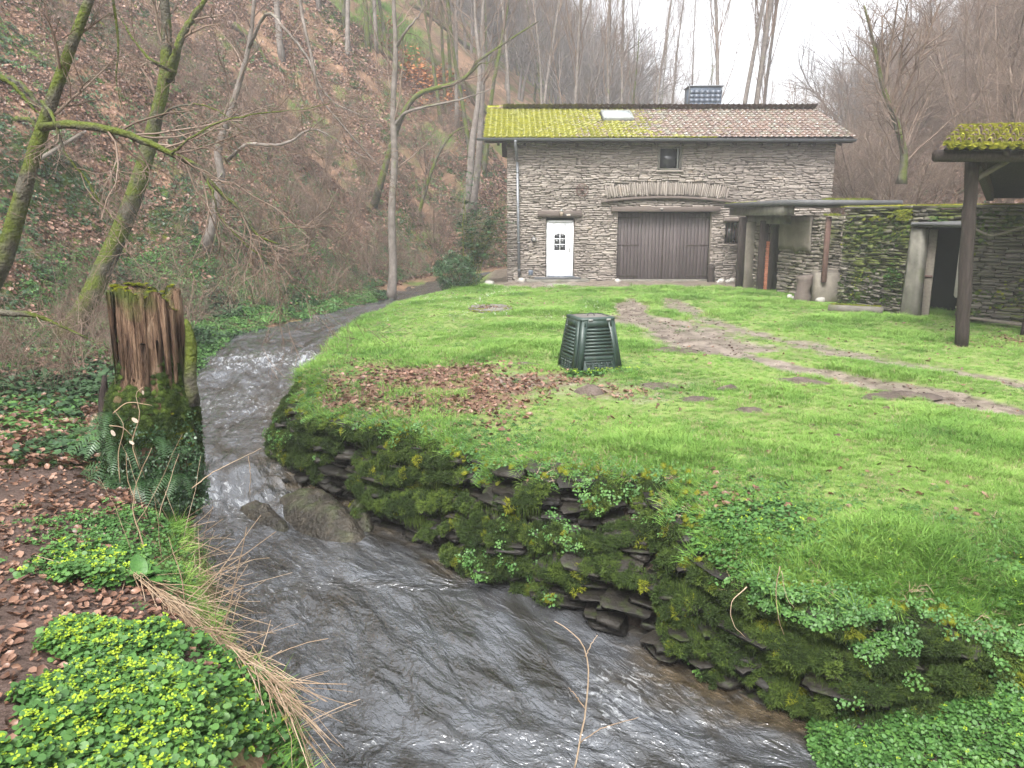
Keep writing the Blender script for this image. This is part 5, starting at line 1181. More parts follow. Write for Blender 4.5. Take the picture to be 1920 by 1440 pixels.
# ---------------------------------------------------------------- small things by the buildings
def log_post(u, v, Y, r, h, lab, name='timber_stub', cat='post', m='oldwood'):
    p = at(u, v, Y); p[2] = 0; P = np.array([[0, 0, -.1+(h+.1)*q] for q in np.linspace(0, 1, 7)]); P[:, :2] += rng.normal(0, r*.05, (7, 2)); o = MB().tube(P, r*(1+rng.normal(0, .04, 7)), 9, bump=.05).build(name, mat[m], smooth=False); o.location = p; tag(o, lab, cat)
log_post(1332, 537, 28.3, .14, .63, 'short round dark log post beside the right edge of the garage door')
log_post(1505, 557, 21.6, .22, .72, 'thick grey-green timber stub in front of the plastered annex pier', m='lintel')
def rock(u, v, Y, s, lab, group=None, m='pale', z=None, seed=0, name='stone', flat=.7):
    g = np.random.default_rng(seed); p = at(u, v, Y); p[2] = (lawn_z(np.array([p[0]]), np.array([p[1]]))[0] if z is None else z)
    n_, m_ = 12, 7; V = []
    for i in range(m_+1):
        for j in range(n_):
            t, a = math.pi*i/m_, 2*math.pi*j/n_; d = np.array([math.sin(t)*math.cos(a), math.sin(t)*math.sin(a), math.cos(t)]); V.append(d*s*(1+.32*float(fbm(d[0]*1.3+seed, d[1]*1.3, d[2]*1.3, 3, seed)))*[1, .9, flat])
    Q = [[i*n_+j, (i+1)*n_+j, (i+1)*n_+(j+1) % n_, i*n_+(j+1) % n_] for i in range(m_) for j in range(n_)]
    o = MB().add(V, Q).build(name, mat[m], smooth=False); o.location = (p[0], p[1], p[2]+s*flat*.5); o.rotation_euler = (0, 0, g.uniform(0, 6)); tag(o, lab, 'stone', group); return o
rk = [(1540, 526, 21.3, .15, 'white rounded field stone leaning on the annex wall right of the timber stub'), (1492, 540, 22.0, .10, 'pale broken stone left of the timber stub at the annex'), (1483, 528, 22.5, .10, 'grey stone at the foot of the plastered pier'),
      (1352, 522, 28.2, .13, 'whitish stone on the heap between garage and annex'), (1365, 527, 28.0, .11, 'small white stone in front of the barred window'), (1372, 518, 28.3, .12, 'grey stone behind the small white one under the barred window'), (1347, 528, 28.0, .08, 'tiny white stone right of the log post'),
      (978, 515, 28.5, .17, 'grey stone at the foot of the downpipe'), (918, 535, 26.8, .18, 'flat grey stone in the grass left of the house corner'), (1158, 524, 28.4, .12, 'pale stone at the left edge of the garage threshold')]
for i, r_ in enumerate(rk): rock(*r_, seed=700+i)
tag(MB().box((*at(995, 512, 28.65)[:2], .32), (.16, .06, .2), bev=.01).build('meter_box', mat['slate']), 'small pale blue box at the foot of the wall by the downpipe', 'box')
tr = G(1603, 586)[:2]; o = MB().box((0, 0, .07), (1.25, .34, .20), bev=.04, jit=.012).build('stone_trough', mat['mossstone']); o.location = (tr[0]+.0, tr[1], 0); o.rotation_euler = (0, 0, -.5); tag(o, 'long low mossy stone kerb lying at the foot of the mossy wall', 'stone block')
P = [[tr[0]+math.cos(-.5)*q, tr[1]+math.sin(-.5)*q, .18] for q in rng.uniform(-.58, .58, 60)]; tag(scatter('trough_moss', 'moss', P, rng.uniform(.03, .05, 60)), None)
pa, pb_ = G(1815, 606), G(1935, 622); d = pb_-pa; o = MB().box((pa+pb_)/2+[0, 0, .12], (np.linalg.norm(d), .22, .05), R=rotm(0, 0, math.atan2(d[1], d[0])), bev=.008, jit=.003).build('plank', mat['slatew']); tag(o, 'pale weathered plank lying behind the shelter post on the ground', 'plank')
# bark chips under the shelter
cc = G(1865, 642)[:2]; n = 900; q = rng.normal(0, 1, (n, 2))*[.75, .42]; P = np.stack([cc[0]+.4+q[:, 0], cc[1]+q[:, 1], lawn_z(cc[0]+.4+q[:, 0], cc[1]+q[:, 1])+.01], 1); scatter('bark_chips', 'leaf', P, rng.uniform(.4, 1.0, n))
# ---------------------------------------------------------------- boulders in the stream
def boulder(pts, name, lab, m='rock', seed=1, zt=.2, res=(26, 12)):
    """pts: outline on the water, crown height zt"""
    P = np.array(pts); c = P.mean(0); V = []; nr = res[1]; out = spline(np.vstack([P, P[:1]]), res[0]+1)[:-1]
    for k in range(nr+1):
        q = k/nr
        for p in out:
            x, y = c[:2]*(q)+p[:2]*(1-q); z = c[2]-.14+(zt+.14)*(1-(1-q)**2.2)+.07*float(fbm(x*4+y*3, (y-x)*7, seed, 5, seed))*min(1, q*4); V.append([x, y, z])
    n_ = res[0]; Q = [[k*n_+j, k*n_+(j+1) % n_, (k+1)*n_+(j+1) % n_, (k+1)*n_+j] for k in range(nr) for j in range(n_)]
    o = MB().add(V, Q).build(name, mat[m], smooth=True); tag(o, lab, 'rock'); return o
zr = -.98
boulder([G(u, v, zr) for u, v in [(505, 925), (530, 962), (575, 985), (630, 1000), (690, 998), (672, 965), (640, 935), (600, 915), (545, 908)]], 'boulder', 'big brown rounded boulder with water breaking round it', seed=3, zt=.15)
boulder([G(u, v, zr) for u, v in [(440, 940), (470, 965), (520, 985), (545, 975), (515, 945), (480, 925)]], 'boulder', 'smaller wet rock, half awash, left of the big boulder', seed=8, zt=.05)
boulder([G(u, v, -.95) for u, v in [(640, 960), (690, 975), (700, 950), (660, 935)]], 'rock_shelf', 'dark flat rock ledge between the big boulder and the wall', seed=9, zt=.12, res=(18, 6))
g = np.random.default_rng(12); its = []
for i, (u, v, s) in enumerate([(560, 880, .10), (575, 870, .12), (590, 885, .09), (600, 872, .12), (548, 888, .07), (610, 895, .10), (625, 880, .08), (535, 900, .06), (640, 905, .12), (655, 920, .12), (570, 898, .07), (520, 880, .05)]):
    p = G(u, v, -.88); o = MB().box((0, 0, 0), (s*1.5, s, s*.45), bev=s*.1, jit=s*.09).build('slate_shard', mat['wetstone']); o.location = p+[0, 0, .0]; o.rotation_euler = (g.normal(0, .4), g.normal(0, .4), g.uniform(0, 6)); tag(o, 'wet dark slate shard in the shallows upstream of the big boulder', 'stone', 'slate shards in the shallows under the wall nose')
bo = boulder([G(u, v, -.85) for u, v in [(488, 838), (520, 858), (570, 850), (560, 800), (500, 800)]], 'boulder', 'black wet rock at the water line under the nose of the wall', 'wetstone', seed=15, zt=.22, res=(18, 7))
# ---------------------------------------------------------------- rotten stump
sp0 = at(272, 905, 6.25); sp0[2] = .08
stump = tag(empty('tree_stump', (sp0[0]+.08, 6.3, .05)), 'tall rotten tree stump with red-brown wood, mossy rim and ferns at its base', 'stump')
g = np.random.default_rng(31); nz, na = 46, 72; V = []
for i in range(nz):
    q = i/(nz-1); z = -.3+2.0*q
    rb = .28+.10*math.exp(-((z-.0)/.30)**2)+.05*math.exp(-((z-.62)/.26)**2)*1.0
    for j in range(na):
        a = j*2*math.pi/na; ca, sa = math.cos(a), math.sin(a)
        upper = float(sstep(.75, .95, z)); r = rb-.035*upper
        flute = float(fbm(a*5.2*(1 if 1 else 0), z*.55, 3, 3, 44)); flute = float(fbm(ca*5.0, sa*5.0, z*.5, 4, 44))
        lump = float(fbm(ca*2.2, sa*2.2, z*2.6, 4, 45))
        r *= 1+.16*flute*(.4+.6*upper)+.16*lump*(1-.6*upper)
        top = 1.66+.10*float(fbm(ca*3, sa*3, 0, 3, 46))-.25*max(0, math.cos(a-.1))**8
        zz = min(z, top); V.append([r*ca+.03*z+(z > .9)*0, r*sa, zz])
mb = MB(); Q = [[i*na+j, i*na+(j+1) % na, (i+1)*na+(j+1) % na, (i+1)*na+j] for i in range(nz-1) for j in range(na)]; mb.add(V, Q)
topc = [V[(nz-1)*na+j] for j in range(na)]; Vt = topc+[[p[0]*.6+.02, p[1]*.6, p[2]-.10] for p in topc]+[[.05, 0, 1.4]]
mb.add(Vt, [[j, (j+1) % na, na+(j+1) % na, na+j] for j in range(na)], [[na+j, na+(j+1) % na, 2*na] for j in range(na)])
mb.build('trunk', mat['rot'], stump, True)
# splinters and standing shard
for i in range(46):
    a = g.uniform(0, 6.28); r = .25+g.normal(0, .01); z0 = g.uniform(.75, 1.1); h = g.uniform(.4, .85); h = min(h, 1.66-z0)
    MB().box((.03+.02+r*math.cos(a), r*math.sin(a), z0+h/2), (.03*g.uniform(.5, 1.6), .03, h), R=rotm(0, g.normal(0, .02), a+1.57), bev=.008, jit=.006).build('splinter', mat['rot'], stump)
sh_ = MB(); P = spline([(.36, -.02, .70), (.37, .0, 1.0), (.385, .02, 1.25), (.36, .02, 1.42)], 9); sh_.tube(P, np.array([.07, .06, .055, .05, .048, .045, .04, .03, .015]), 7, bump=.12); sh_.build('bark_shard', mat['bark'], stump)
sh_ = MB(); P = spline([(-.36, -.05, .35), (-.38, .0, .7), (-.36, .02, .95)], 7); sh_.tube(P, np.array([.06, .06, .05, .045, .04, .03, .015]), 7, bump=.12); sh_.build('bark_shard', mat['oldwood'], stump)
def stump_pt(a, z, o=0):
    i = int(np.clip((z+.3)/2.0*(nz-1), 0, nz-1)); j = int(a/(2*math.pi)*na) % na; p = np.array(V0[i*na+j]); return p+np.array([math.cos(a), math.sin(a), 0])*o
V0 = V
P, D = [], []
while len(P) < 3600:
    a = random.uniform(0, 6.28); z = random.uniform(-.2, 1.35); w_ = 1-float(sstep(.62, 1.15, z+.45*float(fbm(math.cos(a)*2, math.sin(a)*2, z, 2, 6))))
    if random.random() > w_*float(sstep(-.45, .1, float(fbm(math.cos(a)*3, math.sin(a)*3, z*3, 3, 9)))): continue
    P.append(stump_pt(a, z, .0)); D.append([math.cos(a), math.sin(a), .6])
o = scatter('stump_moss', 'darkmoss', P, rng.uniform(.02, .055, len(P)), np.array(D)+rng.normal(0, .3, (len(P), 3))); o.parent = stump
P = [stump_pt(a, 1.9, -.02) for a in rng.uniform(0, 6.28, 170)]; o = scatter('rim_moss', 'moss', P, rng.uniform(.015, .035, 170)[:, None]*np.array([[1, 1, .6]])); o.parent = stump
P = [stump_pt(a, z, .02) for a, z in zip(rng.normal(5.9, .2, 40), rng.normal(.45, .08, 40))]; o = scatter('rim_moss', 'moss', P, rng.uniform(.012, .025, 40)); o.parent = stump
# ferns
def fern_mesh(seed, nf=9, L=.42):
    g = np.random.default_rng(seed); V, T = [], []; Qs = []
    for f in range(nf):
        a = g.uniform(0, 6.28); up = g.uniform(.2, .9); d = np.array([math.cos(a), math.sin(a), up]); l = L*g.uniform(.6, 1.1); P = [np.zeros(3)]; n = 16
        for i in range(n): d = d+np.array([0, 0, -.13]); d /= np.linalg.norm(d); P.append(P[-1]+d*l/n)
        P = np.array(P); s = np.array([-math.sin(a), math.cos(a), 0])
        for i in range(1, n+1):
            w_ = .24*l*math.sin(math.pi*(i/(n+1))**.7)*.9+.004; t = (P[i]-P[i-1])/np.linalg.norm(P[i]-P[i-1])
            for sg in (-1, 1):
                k = len(V); b = P[i]; tip = b+s*sg*w_+t*w_*.35+[0, 0, -.15*w_]; V += [b-t*l*.018, b+t*l*.018, tip]; T.append([k, k+1, k+2] if sg > 0 else [k+1, k, k+2])
    return make_mesh('fronds', V, [T], mat['dherb'])
fm = [fern_mesh(900+i) for i in range(3)]
for i, (a, z, s, lab) in enumerate([(4.0, .55, .9, 'upper left'), (4.5, .42, 1.0, 'upper middle'), (5.2, .50, .9, 'upper right'), (3.5, .25, 1.25, 'broad lower left'), (4.1, .15, 1.0, 'low front'), (4.9, .22, 1.0, 'low middle front'), (5.6, .22, .8, 'low right'), (3.1, .42, 1.2, 'far left'), (4.3, .72, .8, 'topmost'), (4.7, .05, 1.1, 'lowest front'), (3.7, .05, 1.2, 'lowest left')]):
    p = np.array(stump.location)+stump_pt(a, z, .02); o = link('fern', fm[i % 3]); o.location = p; o.scale = (s, s, s); o.rotation_euler = (g.normal(0, .2), g.normal(0, .2), g.uniform(0, 6.28)); tag(o, 'polypody fern growing on the stump base, %s tuft' % lab, 'fern', 'ferns on the rotten stump')
for i, (u, v, Y, s) in enumerate([(150, 810, 6.7, 1.3), (110, 780, 7.2, 1.2), (190, 760, 6.6, 1.1)]):
    p = at(u, v, Y); p[2] = float(left_z(np.array([p[0]]), np.array([p[1]]))[0])+.05; o = link('fern', fm[i % 3]); o.location = p; o.scale = (s, s, s); tag(o, ['bluish fern spreading on the ground left of the stump', 'fern behind the bluish one, farthest left of the stump', 'fern tucked against the left side of the stump'][i], 'fern', 'ferns beside the stump')
P, D = [], []
while len(P) < 800:
    a = random.uniform(3.0, 6.4); z = random.uniform(-.15, .85)
    if random.random() > .8-1.5*max(z-.15, 0): continue
    P.append(stump_pt(a, z, random.uniform(0, .06))); D.append([math.cos(a), math.sin(a), .5])
scatter('ivy', 'ivy', P, rng.uniform(.22, .5, len(P)), np.array(D)+rng.normal(0, .4, (len(P), 3))).parent = stump
# honesty stalks with seed pods
hs_ = tag(empty('honesty_stalk', at(255, 905, 5.6)), 'dry honesty stalk with papery seed pods in front of the stump', 'plant')
b0 = np.array(hs_.location)
for pts in ([(225, 905), (222, 850), (232, 800), (215, 770)], [(262, 880), (248, 830), (262, 780), (255, 740), (268, 726)], [(212, 775), (240, 755), (285, 760)], [(205, 798), (230, 802), (250, 820)]):
    P = spline([at(u, v, 5.6)-b0 for u, v in pts], 12); MB().tube(P, np.linspace(.005, .002, 12), 4).build('stem', mat['straw'], hs_)
for (u, v, r) in ((212, 812, 11), (253, 788, 12), (247, 830, 9), (268, 736, 7)):
    c = at(u, v, 5.55)-b0; s = .6*r/FPX*5.6; t = np.linspace(0, 2*math.pi, 11)[:-1]; an = random.uniform(0, 3)
    V = [[c[0]+s*(math.cos(an)*math.cos(q)*.42-math.sin(an)*math.sin(q)), c[1]+.3*s*math.cos(q), c[2]+s*(math.sin(an)*math.cos(q)*.42+math.cos(an)*math.sin(q))] for q in t]
    MB().add(V, None, P=[list(range(10))]).build('seed_pod', mat['pod'], hs_)
# bare twigs hanging into the picture over the stream
def twig(name, lab, Y, lines, r=.004, m='straw', cat='twig'):
    rt = tag(empty(name, at(*lines[0][0], Y)), lab, cat); b = np.array(rt.location)
    for i, l in enumerate(lines):
        P = spline([at(u, v, Y+(.04 if i else 0))-b for u, v in l], 16); P += rng.normal(0, .0015, P.shape); MB().tube(P, np.linspace(r*(1 if i == 0 else .6), r*.3, 16), 5).build('stem' if i == 0 else 'side_shoot', mat[m], rt)
twig('bare_twig', 'thin bare forked twig rising in front of the dark stream at bottom centre', 2.7, [[(1075, 1450), (1090, 1380), (1103, 1280), (1095, 1215), (1065, 1180), (1038, 1165)], [(1088, 1392), (1130, 1365), (1198, 1345)], [(1097, 1232), (1108, 1210), (1120, 1190)], [(1098, 1330), (1080, 1305), (1066, 1290)]], .0042)
twig('arching_stalk', 'long thin straw-coloured stalk arching over the water right of the stump', 4.6, [[(360, 915), (400, 885), (450, 860), (490, 840)], [(465, 855), (470, 890), (468, 930)]], .004)
twig('dry_stalk', 'dry upright stalk on the bank with bent tip, in front of the stump', 4.6, [[(285, 1090), (262, 1000), (250, 960), (258, 900), (285, 840)], [(255, 940), (240, 900), (236, 850)]], .006)
twig('dry_stalk', 'bent root tip hanging from the mossy wall at right', 4.9, [[(1400, 1100), (1372, 1130), (1375, 1170), (1398, 1195)]], .004)
twig('dry_stalk', 'two pale stalks drooping from the overgrown lawn edge', 4.7, [[(1462, 1062), (1455, 1110), (1460, 1160), (1470, 1190)], [(1465, 1070), (1475, 1120), (1490, 1140)]], .004)
# broad-leaved plant on the near bank
fx = tag(empty('foxglove_plant', (0, 0, 0)), 'broad-leaved green rosette plant on the near bank among dry straws', 'plant'); p = at(265, 1085, 3.95); p[2] = float(left_z(np.array([p[0]]), np.array([p[1]]))[0]); fx.location = p
mlf = M('broad_green_leaf', [(.02, .06, .015), (.045, .12, .025), (.08, .19, .04)], .3, 14, 5, .4, .5, 30, .006, transl=.15)
for i in range(24):
    a = g.uniform(0, 6.28); L = g.uniform(.08, .16); e = g.uniform(.25, 1.1); V = []; nn = 9
    for k in range(nn):
        t = k/(nn-1); w_ = .27*L*math.sin(math.pi*min(1, t**.8*.96+.03))**.8+.003; r = L*t*math.cos(e*(1-.5*t)); z = .03+L*math.sin(e)*t-.35*L*t*t*(1.1-e*.4)
        for s_, zz in ((-1, .18), (-.5, .02), (0, -.04), (.5, .02), (1, .18)): V.append([r*math.cos(a)-s_*w_*math.sin(a), r*math.sin(a)+s_*w_*math.cos(a), z+zz*w_*1.2+.004*math.sin(k*2.1+s_*3)])
    MB().add(V, [[k*5+j, k*5+j+1, (k+1)*5+j+1, (k+1)*5+j] for k in range(nn-1) for j in range(4)]).build('leaf', mlf, fx, True)
# ---------------------------------------------------------------- the trees that can be told apart
def on_left(u, v, s=0):
    d = ray(u, v); t = np.linspace(6, 200, 1200); X, Y, Z = d[0]*t, d[1]*t, CAM_Z+d[2]*t; h = left_z(X, Y); ok = (Z < h) & (X < xL(Y)+.3); i = np.argmax(ok) if ok.any() else 600
    if not ok.any(): print('slope miss', u, v)
    return np.array([X[i], Y[i], h[i]])
def hero(name, lab, pts, r, Yb, m='bark', mb='twig', kids=(12, 6, 4), seed=0, start=.3, blen=.25, branches=(), cat='tree', group=None, spread=.8, up=.1, top=None, forks=0, snap=False):
    """trunk through surveyed points (u, v[, Y]); branches: (points, radius, Y)"""
    if snap:
        q = on_left(pts[0][0], pts[0][1]); kf = q[1]/(pts[0][2] if len(pts[0]) > 2 else Yb); pts = [(p[0], p[1], (p[2] if len(p) > 2 else Yb)*kf) for p in pts]; r *= kf
        branches = [([(p[0], p[1], (p[2] if len(p) > 2 else bY)*kf) for p in bp_], br*kf, bY*kf, nk) for bp_, br, bY, nk in branches]
    W = [at(p[0], p[1], p[2] if len(p) > 2 else Yb) for p in pts]; base = W[0].copy()
    tr, cr = tree_meshes(seed, 1, r, mat[m], mat[mb], kids=kids, start=start, blen=blen, spread=spread, up=up, trunk=[w_-base for w_ in W], forks=forks)
    rt = empty(name, base); link('trunk', tr, rt)
    if kids[0] or forks: link('crown', cr, rt)
    g = np.random.default_rng(seed+5)
    for bp_, br, bY, nk in branches:
        P = spline([at(p[0], p[1], p[2] if len(p) > 2 else bY)-base for p in bp_], 26); P[1:] += g.normal(0, .006, P[1:].shape); mbb = MB(); mbb.tube(P, np.linspace(br, br*.22, 26), 8, bump=.07)
        bo_ = mbb.build('branch', mat[m], rt, True)
        if nk:
            tb_ = MB()
            for _ in range(nk):
                i = int(g.uniform(5, 25)); d = P[min(i+1, 25)]-P[i-1]; d /= np.linalg.norm(d); s = g.normal(0, 1, 3); s -= d*np.dot(s, d); s /= np.linalg.norm(s)
                branchlet(tb_, P[i], d*.9+s*.75+[0, 0, -.1], g.uniform(.5, 1.3), br*(.30-.15*i/26), 0, g, .2, -.02, (6, 4), 4, 3, .8, .5)
            tb_.build('twig_spray', mat['twig'], bo_)
    tag(rt, lab, cat, group); return rt
hero('leaning_tree', 'moss-covered leaning trunk at the left edge with one long mossy branch reaching right', [(-75, 640, 8.8), (0, 500, 8.8), (32, 400), (55, 320), (85, 225), (125, 110), (175, -20), (215, -130), (260, -260)], .112, 8.8, kids=(7, 7, 5), seed=1001, start=.45, blen=.16,
     branches=[([(78, 238, 8.75), (130, 235), (190, 240), (240, 252), (285, 270), (330, 292), (372, 312), (388, 335), (425, 372), (455, 402), (480, 440), (525, 460)], .047, 8.4, 22), ([(78, 190, 8.8), (105, 230), (118, 280), (160, 335), (190, 385), (220, 420)], .022, 8.5, 8), ([(320, 290, 8.4), (345, 270), (400, 235), (470, 215), (560, 205), (620, 195)], .013, 8.2, 7), ([(-20, 130, 9), (30, 165), (60, 200), (75, 215)], .03, 9, 3),
               ([(390, 335, 8.4), (400, 365), (410, 400), (440, 440), (500, 490), (560, 545)], .014, 8.2, 10)])
hero('leaning_tree', 'thick mossy tree behind the stump, leaning right and forking near the top', [(120, 640, 12), (160, 575, 12), (195, 500), (240, 400), (272, 300), (290, 230), (308, 150), (312, 60), (305, -40), (300, -150), (310, -300)], .165, 12.2, kids=(9, 7, 5), snap=True, seed=1002, start=.5, blen=.2,
     branches=[([(318, 150, 12.2), (330, 100), (350, 50), (385, 0), (410, -40)], .08, 12, 4), ([(328, 135, 12.1), (290, 118), (262, 90), (235, 50), (215, 15)], .03, 11.6, 4), ([(290, 230, 12.2), (320, 205), (370, 195), (420, 215), (455, 250)], .02, 11.5, 6)])
hero('birch_tree', 'pale slender birch on the slope, kinked trunk with drooping twigs', [(385, 470, 14.5), (405, 390, 14.5), (415, 330), (408, 285), (430, 215), (450, 150), (466, 90), (475, 20), (482, -80), (500, -220)], .085, 14.5, m='gbark', kids=(16, 7, 4), snap=True, seed=1003, start=.3, blen=.24, up=-.05,
     branches=[([(428, 300, 14.5), (450, 280), (470, 270), (520, 272), (550, 262), (575, 245), (600, 245), (640, 268), (690, 300)], .035, 13.8, 10), ([(466, 92, 14.5), (500, 25, 14), (530, 50), (560, 85), (578, 110), (590, 140), (610, 175), (640, 200), (690, 220)], .03, 13.6, 12), ([(420, 320, 14.5), (395, 350), (370, 350)], .015, 14.2, 3)])
hero('straight_tree', 'straight slim grey trunk rising from the bank beside the stream bend', [(733, 565, 21.5), (737, 500, 21.5), (734, 400), (740, 300), (737, 200), (742, 90), (738, 0), (745, -120), (750, -300)], .125, 21.5, m='gbark', kids=(12, 6, 4), snap=True, seed=1004, start=.35, blen=.2,
     branches=[([(740, 235, 21.5), (760, 212, 21.3), (800, 200), (850, 190), (890, 178), (925, 165)], .045, 21, 5), ([(742, 90, 21.5), (760, 60), (785, 30), (800, 0)], .04, 21.2, 4)])
hero('mossy_tree', 'thin curving tree with mossy right-reaching bough in front of the house roof corner', [(700, 390, 19.5), (735, 270, 19.4), (755, 215), (782, 178), (820, 165), (855, 155), (880, 138), (893, 118), (925, 95), (975, 62), (1010, 40)], .075, 19, kids=(10, 6, 4), snap=True, seed=1005, start=.4, blen=.13,
     branches=[([(880, 140, 19), (900, 120), (915, 118), (945, 100)], .025, 18.8, 3)])
hero('twin_tree', 'left stem of the tall pale twin trunks left of the house', [(868, 420, 27), (880, 340, 27), (885, 270), (895, 200), (900, 130), (893, 60), (890, 0), (888, -150)], .135, 27, m='gbark', kids=(10, 6, 4), snap=True, seed=1006, start=.4, blen=.2)
hero('twin_tree', 'right stem of the tall pale twin trunks left of the house', [(885, 400, 27.6), (897, 300, 27.6), (903, 200), (905, 120), (904, 50), (908, -20), (915, -160)], .13, 27.6, m='gbark', kids=(10, 6, 4), snap=True, seed=1007, start=.4, blen=.2)
hero('leaning_sapling', 'thin mossy sapling leaning over the bank below the orange dead fern', [(783, 410, 23), (800, 350), (822, 290), (850, 250), (885, 235)], .06, 23, kids=(10, 5, 3), snap=True, seed=1008, start=.2, blen=.3)
hero('mossy_bough', 'low mossy bough entering from the left edge beside the stump', [(-40, 560, 7), (0, 585, 7), (60, 590), (100, 605), (165, 635)], .04, 7, kids=(6, 5, 3), seed=1009, start=.3, blen=.4, cat='branch')
hero('overhanging_branch', 'long thin bare branch sweeping down from the top left with many twigs', [(560, -60, 9.5), (565, 20, 9.4), (585, 110), (600, 180), (625, 215), (700, 300), (760, 360)], .022, 9.2, m='gbark', kids=(12, 6, 4), seed=1010, start=.2, blen=.22, cat='branch')
hero('overhanging_branch', 'thin hanging branch at the top left between the two mossy trunks', [(200, -60, 9), (215, 20), (222, 90), (218, 150), (228, 200)], .018, 9, kids=(8, 5, 4), seed=1011, start=.1, blen=.35, cat='branch')
# trees standing higher on the slope: (u, v of the foot, distance guess is found on the ground)
def on_right(u, v):
    d = ray(u, v); t = np.linspace(10, 200, 1200); X, Y, Z = d[0]*t, d[1]*t, CAM_Z+d[2]*t; h = right_z(X, Y); i = np.argmax((Z < h) & (X > xR(Y)-.5)); return np.array([X[i], Y[i], h[i]])
TM = [tree_meshes(1100+i, 15+i*1.2, .15, mat['gbark'] if i % 2 else mat['bark'], mat['twig'], lean=(random.uniform(-.08, .1), random.uniform(-.1, .05)), kids=(17, 7, 5, 3), start=.35, blen=.2, up=.22, spread=.6, forks=i % 3) for i in range(5)]
TB_ = [tree_meshes(1150+i, 25, .115, mat['gbark'], mat['twig'], lean=(random.uniform(-.06, .06), random.uniform(-.05, .05)), kids=(26, 8, 5, 3), start=.32, blen=.17, up=.45, spread=.42, wand=.03, forks=i % 2) for i in range(5)]
slope_trees = [(690, 95, .9, 'mossy-footed trunk high on the slope, leftmost of the cluster at the green strip'), (705, 100, .8, 'second trunk of the cluster at the green strip on the slope'), (727, 105, .7, 'third, leaning trunk of the cluster at the green strip'), (530, 118, 1.0, 'dark trunk high on the leaf-covered slope above the birch'),
    (648, 60, .8, 'trunk near the top edge left of the green strip'), (835, 215, .7, 'thin trunk on the slope just left of the twin trunks, upper'), (855, 240, .8, 'thin trunk on the slope just left of the twin trunks, lower'), (828, 235, .7, 'leaning thin trunk beside the orange dead fern'), (600, 20, .8, 'slope tree whose foot just shows at the top edge, centre left')]
for i, (u, v, s, lab) in enumerate(slope_trees): p = on_left(u, v); plant_tree('slope_tree', TM[i % 5], p, i*1.3, s, lab)
# tall bare trees behind the house
back = [(1070, 40, .95, 'bare tree behind the house left of the skylight'), (1155, 44, 1.05, 'tall bare tree behind the skylight'), (1180, 52, 1.0, 'slim bare tree just right of the skylight'), (1222, 60, 1.1, 'bare tree between skylight and chimney, with wide fork'), (1010, 46, .9, 'pale leaning tree behind the left end of the roof'),
        (1340, 48, 1.2, 'tall trunk rising right behind the chimney'), (1362, 44, 1.25, 'strong bare trunk right of the chimney'), (1392, 47, 1.2, 'bare trunk right of the chimney, second of the tight row'), (1405, 42, 1.3, 'bare trunk right of the chimney, third of the tight row'), (1425, 52, 1.15, 'last trunk of the tight row right of the chimney'),
        (1265, 70, 1.0, 'misty bare tree left of the chimney'), (1120, 75, 1.0, 'misty bare tree far behind the skylight'), (1300, 80, 1.0, 'faint tree directly behind the chimney'), (955, 55, 1.0, 'pale tree above the left verge of the roof'), (1455, 75, .8, 'small misty tree right of the tight row'), (1500, 85, .7, 'small misty tree in the valley gap')]
def zground(x, y):
    if x < xL(y): return float(left_z(np.array([x]), np.array([y]))[0])
    if x > xR(y)-.5: return float(right_z(np.array([x]), np.array([y]))[0])
    return 0.
for i, (u, Y, s, lab) in enumerate(back):
    p = at(u, 220, Y); p[2] = zground(p[0], p[1])-.1; plant_tree('bare_tree', TB_[(i*2) % 5], p, i*2.1, s, lab, group='bare trees behind the house')
# wooded slopes farther off
g = np.random.default_rng(55); k = 0
far = []
while k < 62:
    Y = g.uniform(40, 110); d = g.uniform(1, 34); x = float(xL(Y))-d
    if abs(x/Y) > .8: continue
    far.append((x, Y)); k += 1
for i, (x, Y) in enumerate(far):
    p = (x, Y, float(left_z(np.array([x]), np.array([Y]))[0])-.2); plant_tree('wood_tree', TM[i % 5], p, g.uniform(0, 6.28), g.uniform(.6, .95), 'bare slender tree of the misty wood climbing the left slope beyond the house', group='bare trees of the wood on the left slope', tilt=(g.normal(0, .05), g.normal(.05, .05)))
SHM = []
for i in range(4):
    r_ = np.random.default_rng(140+i); mb1 = MB(); mb2 = MB()
    for s_ in range(7):
        a = r_.uniform(0, 6.28); d = np.array([math.cos(a)*.38, math.sin(a)*.38, 1]); P = [np.array([math.cos(a), math.sin(a), 0])*.15]; dd_ = d/np.linalg.norm(d); L = r_.uniform(4, 6)
        for q in range(9): dd_ = dd_+r_.normal(0, .06, 3); dd_ /= np.linalg.norm(dd_); P.append(P[-1]+dd_*L/9)
        P = np.array(P); mb1.tube(P, np.linspace(.05, .012, 10), 5)
        for q in range(13):
            j = int(r_.uniform(2, 9)); s = r_.normal(0, 1, 3); branchlet(mb2, P[j], (P[j]-P[j-1])/np.linalg.norm(P[j]-P[j-1])*.8+s*.45, r_.uniform(1.0, 2.2), .014, 0, r_, .14, .05, (8, 5), 3, 3, .75, .5)
    SHM.append((mb1.build('stems', mat['twig'], me_only=True), mb2.build('crown', mat['twig'], me_only=True)))
